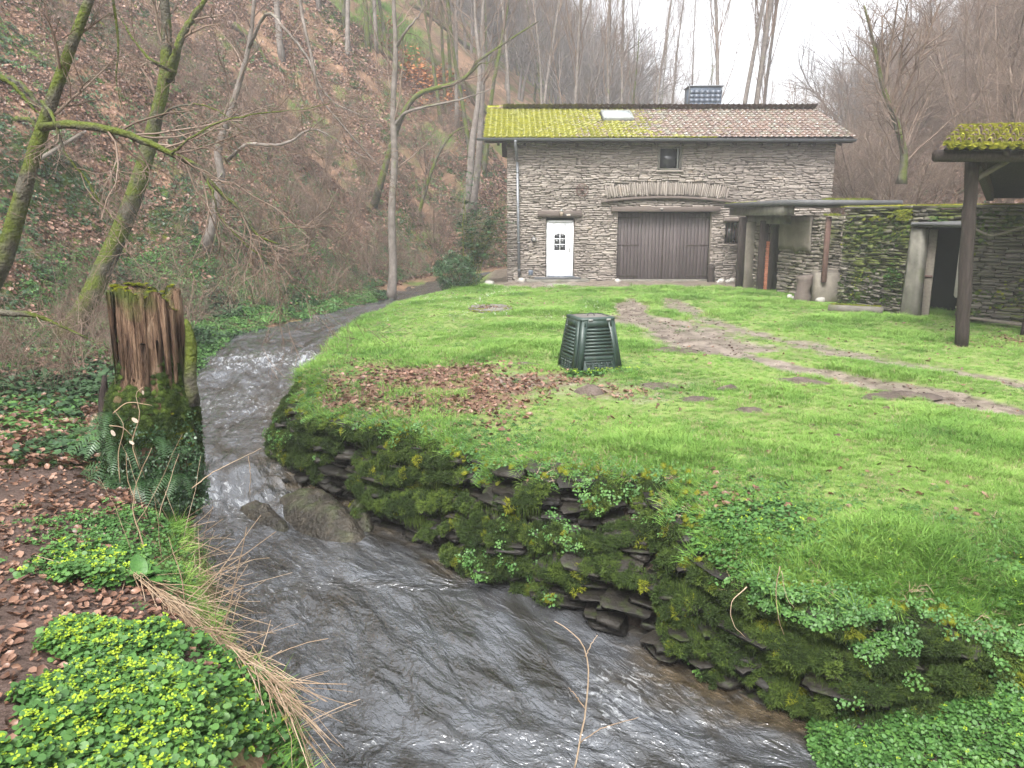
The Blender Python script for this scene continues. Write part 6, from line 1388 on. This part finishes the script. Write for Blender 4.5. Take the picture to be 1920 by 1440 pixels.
for i, (u, v, s_, lab) in enumerate([(470, 520, .42, 'bare twiggy shrub on the far bank right of the stump'), (560, 500, .5, 'bare shrub above the bright greens at the water edge'), (640, 470, .5, 'bare brown shrub on the bank left of the straight grey tree'), (690, 520, .38, 'small bare shrub at the foot of the straight grey tree'), (820, 480, .5, 'bare shrub right of the straight grey tree'), (870, 500, .45, 'low bare shrub between the straight tree and the house bush'),
    (600, 350, .6, 'bare shrub halfway up the slope in the middle'), (500, 300, .55, 'bare shrub on the slope right of the birch'), (800, 330, .6, 'bare shrub left of the twin trunks')]):
    p = on_left(u, v); r = empty('bare_shrub', p-[0, 0, .1], i*1.7); r.scale = (s_, s_, s_)
    for me_, nm in zip(SHM[i % 4], ('stems', 'crown')): link(nm, me_, r)
    tag(r, lab, 'shrub', 'bare shrubs on the left slope')
k = 0; shr = []
for Y in (30, 33, 36, 40, 44, 49, 55, 62, 70, 80):
    for d in (0.2, 3, 6.5, 11, 16): shr.append((float(xR(Y))+d+g.uniform(-1, 1), Y+g.uniform(-2, 2)))
for Y in (20, 23, 26, 29): 
    for d in (4, 8, 12): shr.append((float(xR(Y))+d+g.uniform(-1, 1), Y+g.uniform(-1, 1)))
for i, (x, Y) in enumerate(shr):
    r = empty('bare_shrub', (x, Y, float(right_z(np.array([x]), np.array([Y]))[0])-.1), g.uniform(0, 6.28)); s = g.uniform(.75, 1.15)*(.7 if Y < 30 else 1.1); r.scale = (s, s, s)
    for me_, nm in zip(SHM[i % 4], ('stems', 'crown')): link(nm, me_, r)
    tag(r, 'one of the bare many-stemmed shrubs covering the slope right of the house', 'shrub', 'bare shrubs on the right slope')
sp3 = at(1680, 330, 27); hero('hazel_tree', 'many-forked bare hazel standing on the bank above the annex', [(1690, 345, 27), (1695, 290), (1680, 230), (1655, 160), (1640, 90), (1620, 10)], .14, 27, kids=(26, 8, 5), seed=1020, start=.1, blen=.5, spread=.9, forks=5)
# fallen mossy logs on the slope
for i, (a, b, r, lab) in enumerate([((0, 165), (75, 215), .07, 'mossy fallen branch crossing the slope at the left edge'), ((35, 240), (90, 285), .05, 'short mossy fallen branch below the leftmost one'), ((770, 15), (880, 95), .06, 'upper mossy log lying on the slope near the top'),
      ((805, 115), (905, 215), .08, 'long mossy fallen log running down behind the twin trunks'), ((850, 150), (930, 235), .08, 'mossy fallen log just above the roof corner'), ((700, 95), (770, 150), .06, 'short mossy log by the straight tree'), ((440, 60), (500, 120), .06, 'mossy log on the slope above the birch'), ((900, 235), (925, 262), .07, 'stub of mossy log at the roof corner')]):
    A, B = on_left(*a), on_left(*b); P = spline([A+[0, 0, .15], (A+B)/2+[0, 0, .35], B+[0, 0, .1]], 14); P[:, :] += rng.normal(0, .02, P.shape); k_ = A[1]/14
    tag(MB().tube(P, np.linspace(r*k_, r*.5*k_, 14), 7, bump=.08).build('fallen_log', mat['bark'], smooth=True), lab, 'log')
A, B = on_left(60, 335), on_left(160, 272); d = B-A; tag(MB().box((A+B)/2+[0, 0, .25], (np.linalg.norm(d), .14, .07), R=np.array(Vector(d).to_track_quat('X', 'Z').to_matrix()), bev=.02, jit=.01).build('squared_beam', mat['slatew']), 'grey squared timber lying on the slope path at the left', 'beam')
# ---------------------------------------------------------------- ground cover, litter and undergrowth
def cam_keep(x, y, z, m=.08):
    """drops what the survey camera could never have near its frame, with a wide margin"""
    c, s = math.cos(PITCH), math.sin(PITCH); f = y*c-(z-CAM_Z)*s; up = y*s+(z-CAM_Z)*c; return (f > .4) & (np.abs(x/f) < .66*(1+m)+.10) & (up/f > -.56)
def lawn_pts(n, y0, y1, pw=1.0):
    q = rng.uniform(0, 1, n)**pw; Y = y0+(y1-y0)*q; X = xE(Y)+rng.uniform(0, 1, n)*np.minimum(.75*Y+1.2-xE(Y), xR(Y)-xE(Y)); 
    k = cam_keep(X, Y, 0*X); X, Y = X[k], Y[k]; e = edist(X, Y); return X, Y, lawn_z(X, Y, e), e
ob = [(binr.location[0], binr.location[1], .42), (wc[0], wc[1], .55)]
def clear(X, Y):
    k = np.ones(len(X), bool)
    for a, b, r in ob: k &= np.hypot(X-a, Y-b) > r
    return k
X, Y, Z, E_ = lawn_pts(150000, 2.8, 28.0, 1.15)
mm, lm_ = mudmask(X, Y), leafmask(X, Y)
wd = sstep(9.5, 8.0, Y)*sstep(1.2, -.4, X)+sstep(-.4, -1.5, X)*sstep(8, 9.5, Y)*(1-sstep(14, 19, Y)); den = np.clip(1-.6*np.clip(wd, 0, 1), 0, 1)*np.clip(1-1.35*mm, 0, 1)*np.clip(1-.95*lm_, .03, 1); tex = fbm(X*.8, Y*.8, 0, 4, 13); 
k = clear(X, Y) & (rng.uniform(0, 1, len(X)) < den*(.72+.4*tex)) & (Y < 27.6-(X > 8)*2)
sc = (.34+.42*sstep(-.3, .5, tex[k])+.25*np.exp(-E_[k]/.5))*(1+.035*Y[k])*rng.uniform(.7, 1.25, k.sum())
scatter('lawn_grass', 'grass', np.stack([X, Y, Z], 1)[k], sc[:, None]*np.array([[1.15, 1.15, .62]]), picks=np.where(tex[k] > .35, rng.integers(0, 5, k.sum()), rng.integers(0, 4, k.sum())), label='short bright spring grass of the lawn', cat='grass')
# low leafy ground cover along the edge and round the leaf patch
X, Y, Z, E_ = lawn_pts(60000, 3.0, 20, 1.0); lm_ = leafmask(X, Y); tx = fbm(X*1.3, Y*1.3, 0, 4, 17)
pr = np.clip(np.exp(-(E_/.95)**2)*1.0+.35*sstep(.1, .5, tx)*(Y > 8)*(X < 2)+.2*sstep(.3, .6, tx)+.6*np.clip(sstep(9.5, 8.0, Y)*sstep(1.2, -.4, X)+sstep(-.4, -1.5, X)*sstep(8, 9.5, Y)*(1-sstep(14, 19, Y)), 0, 1)*sstep(-.4, .2, tx), 0, 1)*(1-.75*lm_)
k = clear(X, Y) & (rng.uniform(0, 1, len(X)) < pr)
scatter('edge_herbs', 'herb', np.stack([X, Y, Z-.008], 1)[k], rng.uniform(.35, .8, k.sum()), label='small-leaved ground cover along the lawn edge', cat='ground cover')
c_ = binr.location; q = rng.uniform(-1, 1, (90, 2))*[.55, .14]+[0, -.48]; P = np.stack([c_[0]+q[:, 0]*math.cos(brz)-q[:, 1]*math.sin(brz)*1, c_[1]+q[:, 0]*math.sin(brz)+q[:, 1]*math.cos(brz), np.zeros(90)], 1); scatter('bin_weeds', 'saxifrage', P, rng.uniform(.6, 1.1, 90), label='small leafy weeds at the foot of the compost bin', cat='weeds')
k = rng.integers(0, 5, len(P))
P_, D_ = np.array([]), None
# lip plants
Pl, Dl = [], []
for _ in range(3400):
    s = random.uniform(0, WL); lip = .10+.07*math.sin(s*2.3+1)+.07*math.sin(s*6.1); h = random.uniform(-.03, max(.04, lip)); d = wdir(s); n_ = np.array([d[1], -d[0]]); Pl.append([*(face(s, max(h, 0), random.uniform(-.3, .04))), wtop(s)+.055-h*1.0]); Dl.append([n_[0]*.6, n_[1]*.6, 1])
Pl, Dl = np.array(Pl), np.array(Dl); q = rng.uniform(0, 1, len(Pl)); near = Pl[:, 1] < 6.2
scatter('lip_herbs', 'herb', Pl[q < .45], rng.uniform(.4, .8, (q < .45).sum()), Dl[q < .45]+rng.normal(0, .25, Dl[q < .45].shape), label='leafy ground cover hanging over the wall top', cat='ground cover')
k = (q >= .45) & (q < .75); scatter('lip_moss', 'moss', Pl[k]-[0, 0, .02], rng.uniform(.02, .045, k.sum()), Dl[k], label='yellow-green moss cushions on the wall top', cat='moss')
k = (q >= .75); scatter('lip_grass', 'grass', Pl[k], rng.uniform(.6, 1.15, k.sum()), Dl[k]*[1.6, 1.6, .7]+rng.normal(0, .25, Dl[k].shape), label='grass hanging over the wall top', cat='grass')
# lush corner at lower right
n = 9000; X = rng.uniform(1.45, 4.4, n); Y = rng.uniform(3.9, 6.0, n); k = (X > xE(Y)-.02); X, Y = X[k], Y[k]; e = edist(X, Y); pr = np.exp(-(e/(.55+.25*fbm(X*2, Y*2, 0, 3, 3)))**2)*1.1; k = rng.uniform(0, 1, len(X)) < pr; Z = lawn_z(X, Y, e)
scatter('corner_saxifrage', 'saxifrage', np.stack([X, Y, Z], 1)[k], rng.uniform(.4, .85, k.sum()), picks=np.where(rng.uniform(0, 1, k.sum()) < .12, 2, 0), label='lush saxifrage on the near right corner of the lawn', cat='ground cover')
n = 900; s = rng.uniform(0, 1, n); P, D = [], []
for _ in range(5200):
    s = random.uniform(WL*.57, WL); h = random.uniform(-.02, .85*min(1, max(0, (s/WL-.56)/.2))+.08); d = wdir(s); n_ = np.array([d[1], -d[0]])
    if float(fbm(s*1.6, h*3, 0, 3, 66)) < -.25+.35*h: continue
    P.append([*(face(s, max(h, 0), random.uniform(-.03, .10))), wtop(s)*(1-h)+wlev(s)*h+.04]); D.append([n_[0]*.7, n_[1]*.7, 1])
scatter('wall_cascade', 'herb', P, rng.uniform(.4, .8, len(P)), np.array(D)+rng.normal(0, .35, (len(P), 3)), label='green leaves cascading over the near end of the wall', cat='ground cover')
X = rng.uniform(1.7, 5, 26000); Y = rng.uniform(2.6, 5.2, 26000); Z, r2 = ledge_z(X, Y); k = (r2 < .92) & (Z > -1.16) & (X < xE(Y)+.15); scatter('ledge_saxifrage', 'saxifrage', np.stack([X, Y, Z+.0], 1)[k], rng.uniform(.28, .62, k.sum()), np.array([[0, 0, 1.]])+rng.normal(0, .35, (k.sum(), 3)), picks=np.where(rng.uniform(0, 1, k.sum()) < .08, 2, rng.integers(0, 2, k.sum())), label='dense bright green ground cover on the ledge at the lower right', cat='ground cover')
# fallen leaves
X, Y, Z, E_ = lawn_pts(90000, 3.5, 26, 1.0); lm_ = leafmask(X, Y); pr = np.clip(lm_*.85, 0, 1)+.018+.12*np.exp(-(E_/.6)**2); k = clear(X, Y) & (rng.uniform(0, 1, len(X)) < pr)
scatter('fallen_leaves', 'leaf', np.stack([X, Y, Z+.012], 1)[k], rng.uniform(.55, 1.15, k.sum()), np.array([[0, 0, 1.]])+rng.normal(0, .3, (k.sum(), 3)), label='brown fallen beech leaves on the lawn', cat='leaves')
# snowdrops near the house
X, Y = rng.uniform(-3, 2.5, 500), rng.uniform(17, 26, 500); k = (X > xE(Y)+.3) & (vn(X*.9, Y*.6, 0, 3) > .1); scatter('snowdrops', 'snowdrop', np.stack([X, Y, lawn_z(X, Y)+.02], 1)[k], rng.uniform(.5, 1, k.sum()), label='scattered tiny white snowdrops in the grass before the house', cat='flowers')
# stones and clods on the track
X, Y, Z, E_ = lawn_pts(30000, 7, 27, 1.0); k = (rng.uniform(0, 1, len(X)) < .35*mudmask(X, Y)**2)
CL = lib('clod', [make_mesh('clod', rng.normal(0, 1, (12, 3))*0+np.array([[math.cos(a)*math.sin(t), math.sin(a)*math.sin(t), math.cos(t)*.6] for t in (.6, 1.5, 2.5) for a in (0, 1.57, 3.14, 4.71)])*(1+rng.normal(0, .18, (12, 1))), [np.array([[0, 1, 2, 3], *[[r*4+i, (r+1)*4+i, (r+1)*4+(i+1) % 4, r*4+(i+1) % 4] for r in range(2) for i in range(4)]])], m_) for m_ in (mat['mole'], mat['mortar'], mat['path'])])
scatter('track_grit', 'clod', np.stack([X, Y, Z], 1)[k], rng.uniform(.008, .028, k.sum()), label='grit and clods of the muddy track', cat='grit')

# ---- near bank: path litter, saxifrage clump, straws
def bank_pts(n, y0, y1, d0, d1, pw=1.0):
    Y = y0+(y1-y0)*rng.uniform(0, 1, n)**pw; d = rng.uniform(d0, d1, n); X = xL(Y)-d; Z = left_z(X, Y); k = cam_keep(X, Y, Z); return X[k], Y[k], Z[k], d[k]
X, Y, Z, d = bank_pts(38000, 1.5, 9.5, -.02, 4.5, 1.0); pr = .46*sstep(.15, .5, d)*(.5+.9*sstep(-.3, .4, fbm(X*1.2, Y*1.2, 0, 3, 5))); k = rng.uniform(0, 1, len(X)) < pr
scatter('path_leaves', 'leaf', np.stack([X, Y, Z+.008], 1)[k], rng.uniform(.35, .8, k.sum()), np.array([[0, 0, 1.]])+rng.normal(0, .22, (k.sum(), 3)), label='wet brown leaves trodden into the bank path', cat='leaves')
def pixblob(cu, cv, ru, rv, X, Y, Z):
    c, s = math.cos(PITCH), math.sin(PITCH); f = Y*c-(Z-CAM_Z)*s; up = Y*s+(Z-CAM_Z)*c; u = 960+FPX*X/f; v = 720-FPX*up/f; return ((u-cu)/ru)**2+((v-cv)/rv)**2
sx_c = [G(235, 1290, .55)[:2], G(150, 1160, .5)[:2], G(300, 1400, .55)[:2], G(90, 1110, .45)[:2]]
X, Y, Z, d = bank_pts(42000, 1.2, 5.5, -.05, 3.0); r = np.full(len(X), 9.)
for c, a, b in ((G(250, 1300, .55)[:2], .37, .38), (G(205, 1200, .5)[:2], .30, .24), (G(300, 1420, .55)[:2], .27, .30), (G(30, 1450, .6)[:2], .13, .10), (G(160, 1085, .4)[:2], .17, .10)): r = np.minimum(r, ((X-c[0])/a)**2+((Y-c[1])/b)**2)
r = r+.6*fbm(X*5, Y*5, 0, 3, 71); k = (r < 1.0) & (rng.uniform(0, 1, len(X)) < .62)
lift = .08*np.clip(1-r[k], 0, 1)**.6*rng.uniform(.6, 1, k.sum())
scatter('saxifrage_clump', 'saxifrage', np.stack([X[k], Y[k], Z[k]+lift], 1), rng.uniform(.30, .72, k.sum()), label='big clump of golden saxifrage with yellow-green flower heads at bottom left', cat='ground cover')
for c, a, n_ in ((G(250, 1030, .35)[:2], .5, 260), (G(200, 985, .3)[:2], .45, 160), (G(180, 1040, .4)[:2], .3, 120), (G(560, 1390, -.2)[:2], .25, 160), (G(500, 1330, .1)[:2], .22, 120), (G(470, 1400, .1)[:2], .2, 120), (G(420, 1290, .1)[:2], .2, 60), (G(300, 960, .2)[:2], .4, 120)):
    q = rng.normal(0, .5, (n_, 2))*a; X, Y = c[0]+q[:, 0], c[1]+q[:, 1]; Z = left_z(X, Y); scatter('bank_herbs', 'herb' if a > .3 else 'saxifrage', np.stack([X, Y, Z+.005], 1), rng.uniform(.45, .85, n_), label='small green herbs on the bank', cat='herbs')
# dry straws along the bank edge, lying towards the water
g = np.random.default_rng(88); mb = MB()
def straw(b, d, L, r):
    n = 6; P = [b]; d = d/np.linalg.norm(d)
    for i in range(n-1): d = d+g.normal(0, .06, 3)+[0, 0, -.05]; d /= np.linalg.norm(d); P.append(P[-1]+d*L/(n-1))
    mb.tube(np.array(P), np.linspace(r, r*.5, n), 4, False)
for _ in range(270):
    t = g.uniform(0, 1)**1.0; u0 = 250+290*t+g.normal(0, 16); v0 = 1110+165*t+g.normal(0, 13)
    Yb_ = 4.05-1.0*t; b = at(u0, v0, Yb_+g.normal(0, .05)); zg = float(left_z(b[:1], b[1:2])[0]); b[2] = max(b[2], zg+.01)*.5+(zg+.02)*.5+g.uniform(0, .05)
    dr_ = at(u0+80, v0+44, Yb_-.35)-at(u0, v0, Yb_); dr_ /= np.linalg.norm(dr_); straw(b, dr_+g.normal(0, .16, 3)+[0, 0, -.08], g.uniform(.18, .6), g.uniform(.0015, .0034))
for _ in range(420):
    Y_ = g.uniform(2.9, 6.2); d_ = g.uniform(-.12, .16); x_ = float(xL(Y_))-d_; b = np.array([x_, Y_, float(left_z(np.array([x_]), np.array([Y_]))[0])]); straw(b, np.array([.55, -.2, .1])+g.normal(0, .45, 3), g.uniform(.15, .5), g.uniform(.0015, .0038))
for _ in range(34):
    Y_ = g.uniform(3.6, 6.0); x_ = float(xL(Y_))-g.uniform(0, .5); b = np.array([x_, Y_, float(left_z(np.array([x_]), np.array([Y_]))[0])]); straw(b, np.array([.2, 0, 1])+g.normal(0, .45, 3), g.uniform(.3, .75), g.uniform(.002, .004))
tag(mb.build('dry_straws', mat['straw']), 'bundle of dry straw-coloured stems along the near bank edge', 'dry grass', None, 'stuff')
# roots, grass and leaves on the bank face
Y = rng.uniform(2.6, 9.5, 800); d = rng.uniform(-.22, .22, 800); X = xL(Y)-d; Z = left_z(X, Y); k = cam_keep(X, Y, Z); scatter('bank_grass', 'grass', np.stack([X, Y, Z], 1)[k], rng.uniform(.5, 1.1, k.sum()), np.array([[.7, -.1, .6]])+rng.normal(0, .35, (k.sum(), 3)), picks=None, label='grass tufts on the near bank face', cat='grass')
Y = rng.uniform(5.5, 9.5, 900); d = rng.uniform(-.3, .3, 900); X = xL(Y)-d; scatter('bank_moss', 'darkmoss', np.stack([X, Y, left_z(X, Y)], 1), rng.uniform(.03, .08, 900), np.array([[.6, 0, 1]])+rng.normal(0, .3, (900, 3)), label='dark moss on the near bank', cat='moss')
# mossy hollow left of the stump
X, Y, Z, d = bank_pts(9000, 6.8, 12.5, .2, 5.0); t = fbm(X*.8, Y*.8, 0, 3, 8); k = (t > -.4) & (rng.uniform(0, 1, len(X)) < .95*sstep(6.6, 7.6, Y)); scatter('hollow_moss', 'herb', np.stack([X, Y, Z], 1)[k], rng.uniform(.6, 1.2, k.sum()), label='bright green carpet of moss and herbs in the hollow behind the stump', cat='ground cover')
k = (t > 0) & (rng.uniform(0, 1, len(X)) < .2); scatter('hollow_moss', 'moss', np.stack([X, Y, Z], 1)[k], rng.uniform(.03, .09, k.sum()), label='mossy lumps in the hollow behind the stump', cat='moss')
# ---- hillside
def hill_pts(n, y0, y1, d0, d1, pw=1.4):
    Y = y0+(y1-y0)*rng.uniform(0, 1, n)**pw; d = d0+(d1-d0)*rng.uniform(0, 1, n)**1.3; X = xL(Y)-d; Z = left_z(X, Y); k = cam_keep(X, Y, Z, 0) & ((Z-CAM_Z)/Y < .34); return X[k], Y[k], Z[k], d[k]
def slope_n(X, Y, f=left_z):
    e = .3; dx = (f(X+e, Y)-f(X-e, Y))/(2*e); dy = (f(X, Y+e)-f(X, Y-e))/(2*e); return np.stack([-dx, -dy, np.ones_like(X)], 1)
X, Y, Z, d = hill_pts(95000, 6.5, 46, .8, 24); N_ = slope_n(X, Y); t = fbm(X*.5, Y*.5, 0, 4, 91); k = rng.uniform(0, 1, len(X)) < .25+.7*sstep(-.35, .3, t)
scatter('hill_litter', 'litter', np.stack([X, Y, Z+.01], 1)[k], rng.uniform(.5, .95, k.sum())*(1+.022*Y[k]), N_[k]+rng.normal(0, .12, (k.sum(), 3)), label='brown leaf litter covering the hillside', cat='leaf litter')
k = (t < .05) & (rng.uniform(0, 1, len(X)) < .20*np.exp(-d/9)+.035); scatter('hill_ivy', 'ivy', np.stack([X, Y, Z], 1)[k], rng.uniform(.8, 1.8, k.sum()), N_[k]+[0, 0, .4], label='ivy and small evergreen plants on the hillside', cat='ivy')
t2 = fbm(X*.35+4, Y*.35, 0, 4, 97); k = (t2 > .12) & (rng.uniform(0, 1, len(X)) < .34); scatter('hill_moss', 'darkmoss', np.stack([X, Y, Z], 1)[k], rng.uniform(.08, .24, k.sum())[:, None]*np.array([[1.3, 1.3, .5]]), N_[k], label='patches of moss on the hillside', cat='moss')
k = (t2 > .3) & (rng.uniform(0, 1, len(X)) < .15); scatter('hill_moss', 'moss', np.stack([X, Y, Z], 1)[k], rng.uniform(.05, .15, k.sum())[:, None]*np.array([[1.2, 1.2, .5]]), N_[k], label='brighter moss cushions on the hillside', cat='moss')
k = (t2 < -.02) & (rng.uniform(0, 1, len(X)) < .30*np.exp(-d/12)); scatter('hill_greens', 'herb', np.stack([X, Y, Z+.02], 1)[k], rng.uniform(1.0, 2.2, k.sum()), N_[k]+[0, 0, .3], label='fresh green herbs dotted over the hillside', cat='herbs')
# water-side greens on the far bank
Y = rng.uniform(9.5, 27, 9000); d = rng.uniform(-.15, 3.2, 9000); X = xL(Y)-d; Z = left_z(X, Y); t = fbm(X*.8, Y*.5, 0, 3, 101); k = (t > -.28+.13*d) & (rng.uniform(0, 1, 9000) < .9)
scatter('waterside_greens', 'herb', np.stack([X, Y, Z+.03], 1)[k], rng.uniform(.9, 2.0, k.sum()), slope_n(X[k], Y[k])*[.6, .6, 1]+rng.normal(0, .2, (k.sum(), 3)), label='bright green leafy growth along the far water edge', cat='ground cover')
k = (t <= -.1) & (rng.uniform(0, 1, 9000) < .5); scatter('waterside_ivy', 'ivy', np.stack([X, Y, Z], 1)[k], rng.uniform(1, 2, k.sum()), label='dark ivy along the far water edge', cat='ivy')
# orange dead fern patch
pc = on_left(800, 150); P = []
for _ in range(60):
    x, y = pc[0]+rng.normal(0, 1.1), pc[1]+rng.normal(0, 1.5); P.append([x, y, float(left_z(np.array([x]), np.array([y]))[0])+.1])
scatter('dead_ferns', 'bracken', P, rng.uniform(1.2, 2.4, 60), label='patch of orange dead ferns high on the slope', cat='dead ferns')
P = []
for u, v in ((735, 70), (760, 95), (690, 40), (715, 20), (750, 45)):
    c = on_left(u, v)
    for _ in range(120):
        x, y = c[0]+rng.normal(0, .7), c[1]+rng.normal(0, 1.4); P.append([x, y, float(left_z(np.array([x]), np.array([y]))[0])])
scatter('slope_grass', 'grass', P, rng.uniform(2.5, 4, len(P)), label='green grassy strip high on the slope', cat='grass')
# undergrowth of twigs
X, Y, Z, d = hill_pts(2600, 9.5, 60, .6, 26, 1.2); k = rng.uniform(0, 1, len(X)) < .36; scatter('slope_twigs', 'bush', np.stack([X, Y, Z-.05], 1)[k], rng.uniform(.4, .95, k.sum()), slope_n(X[k], Y[k])*[.35, .35, 1]+rng.normal(0, .3, (k.sum(), 3)), label='tangle of bare brown twigs on the left slope', cat='undergrowth')
n = 1500; Y = rng.uniform(14, 75, n); d = rng.uniform(0, 22, n); X = xR(Y)+d; Z = right_z(X, Y); scatter('slope_twigs', 'bush', np.stack([X, Y, Z-.05], 1), rng.uniform(.6, 1.3, n), slope_n(X, Y, right_z)*[.3, .3, 1]+rng.normal(0, .25, (n, 3)), label='tangle of bare brown twigs on the right slope', cat='undergrowth')
n = 16000; Y = rng.uniform(14, 60, n); d = rng.uniform(-.3, 16, n); X = xR(Y)+d; Z = right_z(X, Y); N_ = slope_n(X, Y, right_z); scatter('hill_litter', 'litter', np.stack([X, Y, Z+.01], 1), rng.uniform(1, 1.8, n)*(1+.02*Y), N_+rng.normal(0, .12, (n, 3)), label='leaf litter on the right slope', cat='leaf litter')
k = (fbm(X*.4, Y*.4, 0, 3, 7) > .1) & (rng.uniform(0, 1, n) < .25); scatter('hill_ivy', 'ivy', np.stack([X, Y, Z], 1)[k], rng.uniform(1, 2.2, k.sum()), N_[k], label='low evergreen leaves on the right slope', cat='ivy')
# far-off wood
P = []; g = np.random.default_rng(66)
for _ in range(2300):
    if g.uniform() < .5: Y = g.uniform(60, 280); x = float(xL(Y))-g.uniform(0, 70); z = float(left_z(np.array([x]), np.array([Y]))[0])
    elif g.uniform() < .55: Y = g.uniform(60, 260); x = float(xR(Y))+g.uniform(4, 60); z = float(right_z(np.array([x]), np.array([Y]))[0])
    else:
        x = g.uniform(-20, 200); v_ = g.uniform(0, 1); Y = 250+v_*120-.05*x; z = -1+44*math.sin(v_*math.pi/2)*(1+.25*math.sin(x*.021+1.2)+.2*math.exp(-((x-30)/40)**2))
    P.append([x, Y, z-.3])
P = np.array(P); k = np.abs(P[:, 0]/P[:, 1]) < .85; scatter('far_wood', 'farwood', P[k], rng.uniform(.8, 1.2, k.sum())*np.where((P[k][:, 0]/P[k][:, 1] > .15) & (P[k][:, 0]/P[k][:, 1] < .42), .55, 1), np.array([[0, 0, 1.]])+rng.normal(0, .06, (k.sum(), 3)), label='leafless wood fading into the mist', cat='wood')
# shrubs beside the house
lf = tag(empty('laurel_bush', (-1.5, 28.0, -.1)), 'evergreen laurel bush climbing beside the left corner of the house', 'shrub'); tb_ = MB(); g = np.random.default_rng(44); tips = []
for i in range(9):
    P_ = branchlet(tb_, np.array([g.normal(0, .15), g.normal(0, .2), 0]), np.array([g.normal(.1, .22), g.normal(0, .2), 1]), g.uniform(2.0, 4.0), .02, 0, g, .1, .05, (5, 3), 5, 3, .8, .4); tips += list(P_[2:])
tb_.build('stems', mat['mtwig'], lf); o = scatter('leaves', 'ivy', np.repeat(np.array(tips), 9, 0)+g.normal(0, .22, (len(tips)*9, 3)), g.uniform(1.0, 1.8, len(tips)*9)); o.parent = lf
bb = tag(empty('green_bush', (-1.9, 26.2, -.2)), 'rounded grey-green bush at the water edge left of the house corner', 'shrub'); q = g.normal(0, 1, (700, 3)); q /= np.linalg.norm(q, axis=1)[:, None]; q *= (g.uniform(.55, 1, (700, 1))); q = q*[.75, .6, .75]*(1+.35*fbm(q[:, 0]*2, q[:, 1]*2, q[:, 2]*2, 3, 5))[:, None]+[0, 0, .6]
scatter('leaves', 'ivy', q, g.uniform(.5, 1.2, 700), q-[0, 0, .3]+g.normal(0, .5, q.shape)).parent = bb; bs_ = MB(); 
for i in range(6): branchlet(bs_, np.zeros(3), np.array([g.normal(0, .5), g.normal(0, .5), 1]), 1.1, .02, 0, g, .1, .0, (4, 3))
bs_.build('stems', mat['twig'], bb)
# ---------------------------------------------------------------- misty air
hz = MB(); hz.box((60, 160, 34), (560, 470, 74)); haze = hz.build('haze', None); tag(haze, kind='stuff')
hm = bpy.data.materials.new('mist'); hm.use_nodes = True; t = hm.node_tree; t.nodes.clear()
o_ = t.nodes.new('ShaderNodeOutputMaterial'); pv = t.nodes.new('ShaderNodeVolumePrincipled'); pv.inputs['Density'].default_value = .0023; pv.inputs['Color'].default_value = (.93, .95, 1, 1); pv.inputs['Anisotropy'].default_value = .2
t.links.new(pv.outputs[0], o_.inputs['Volume']); haze.data.materials.append(hm)
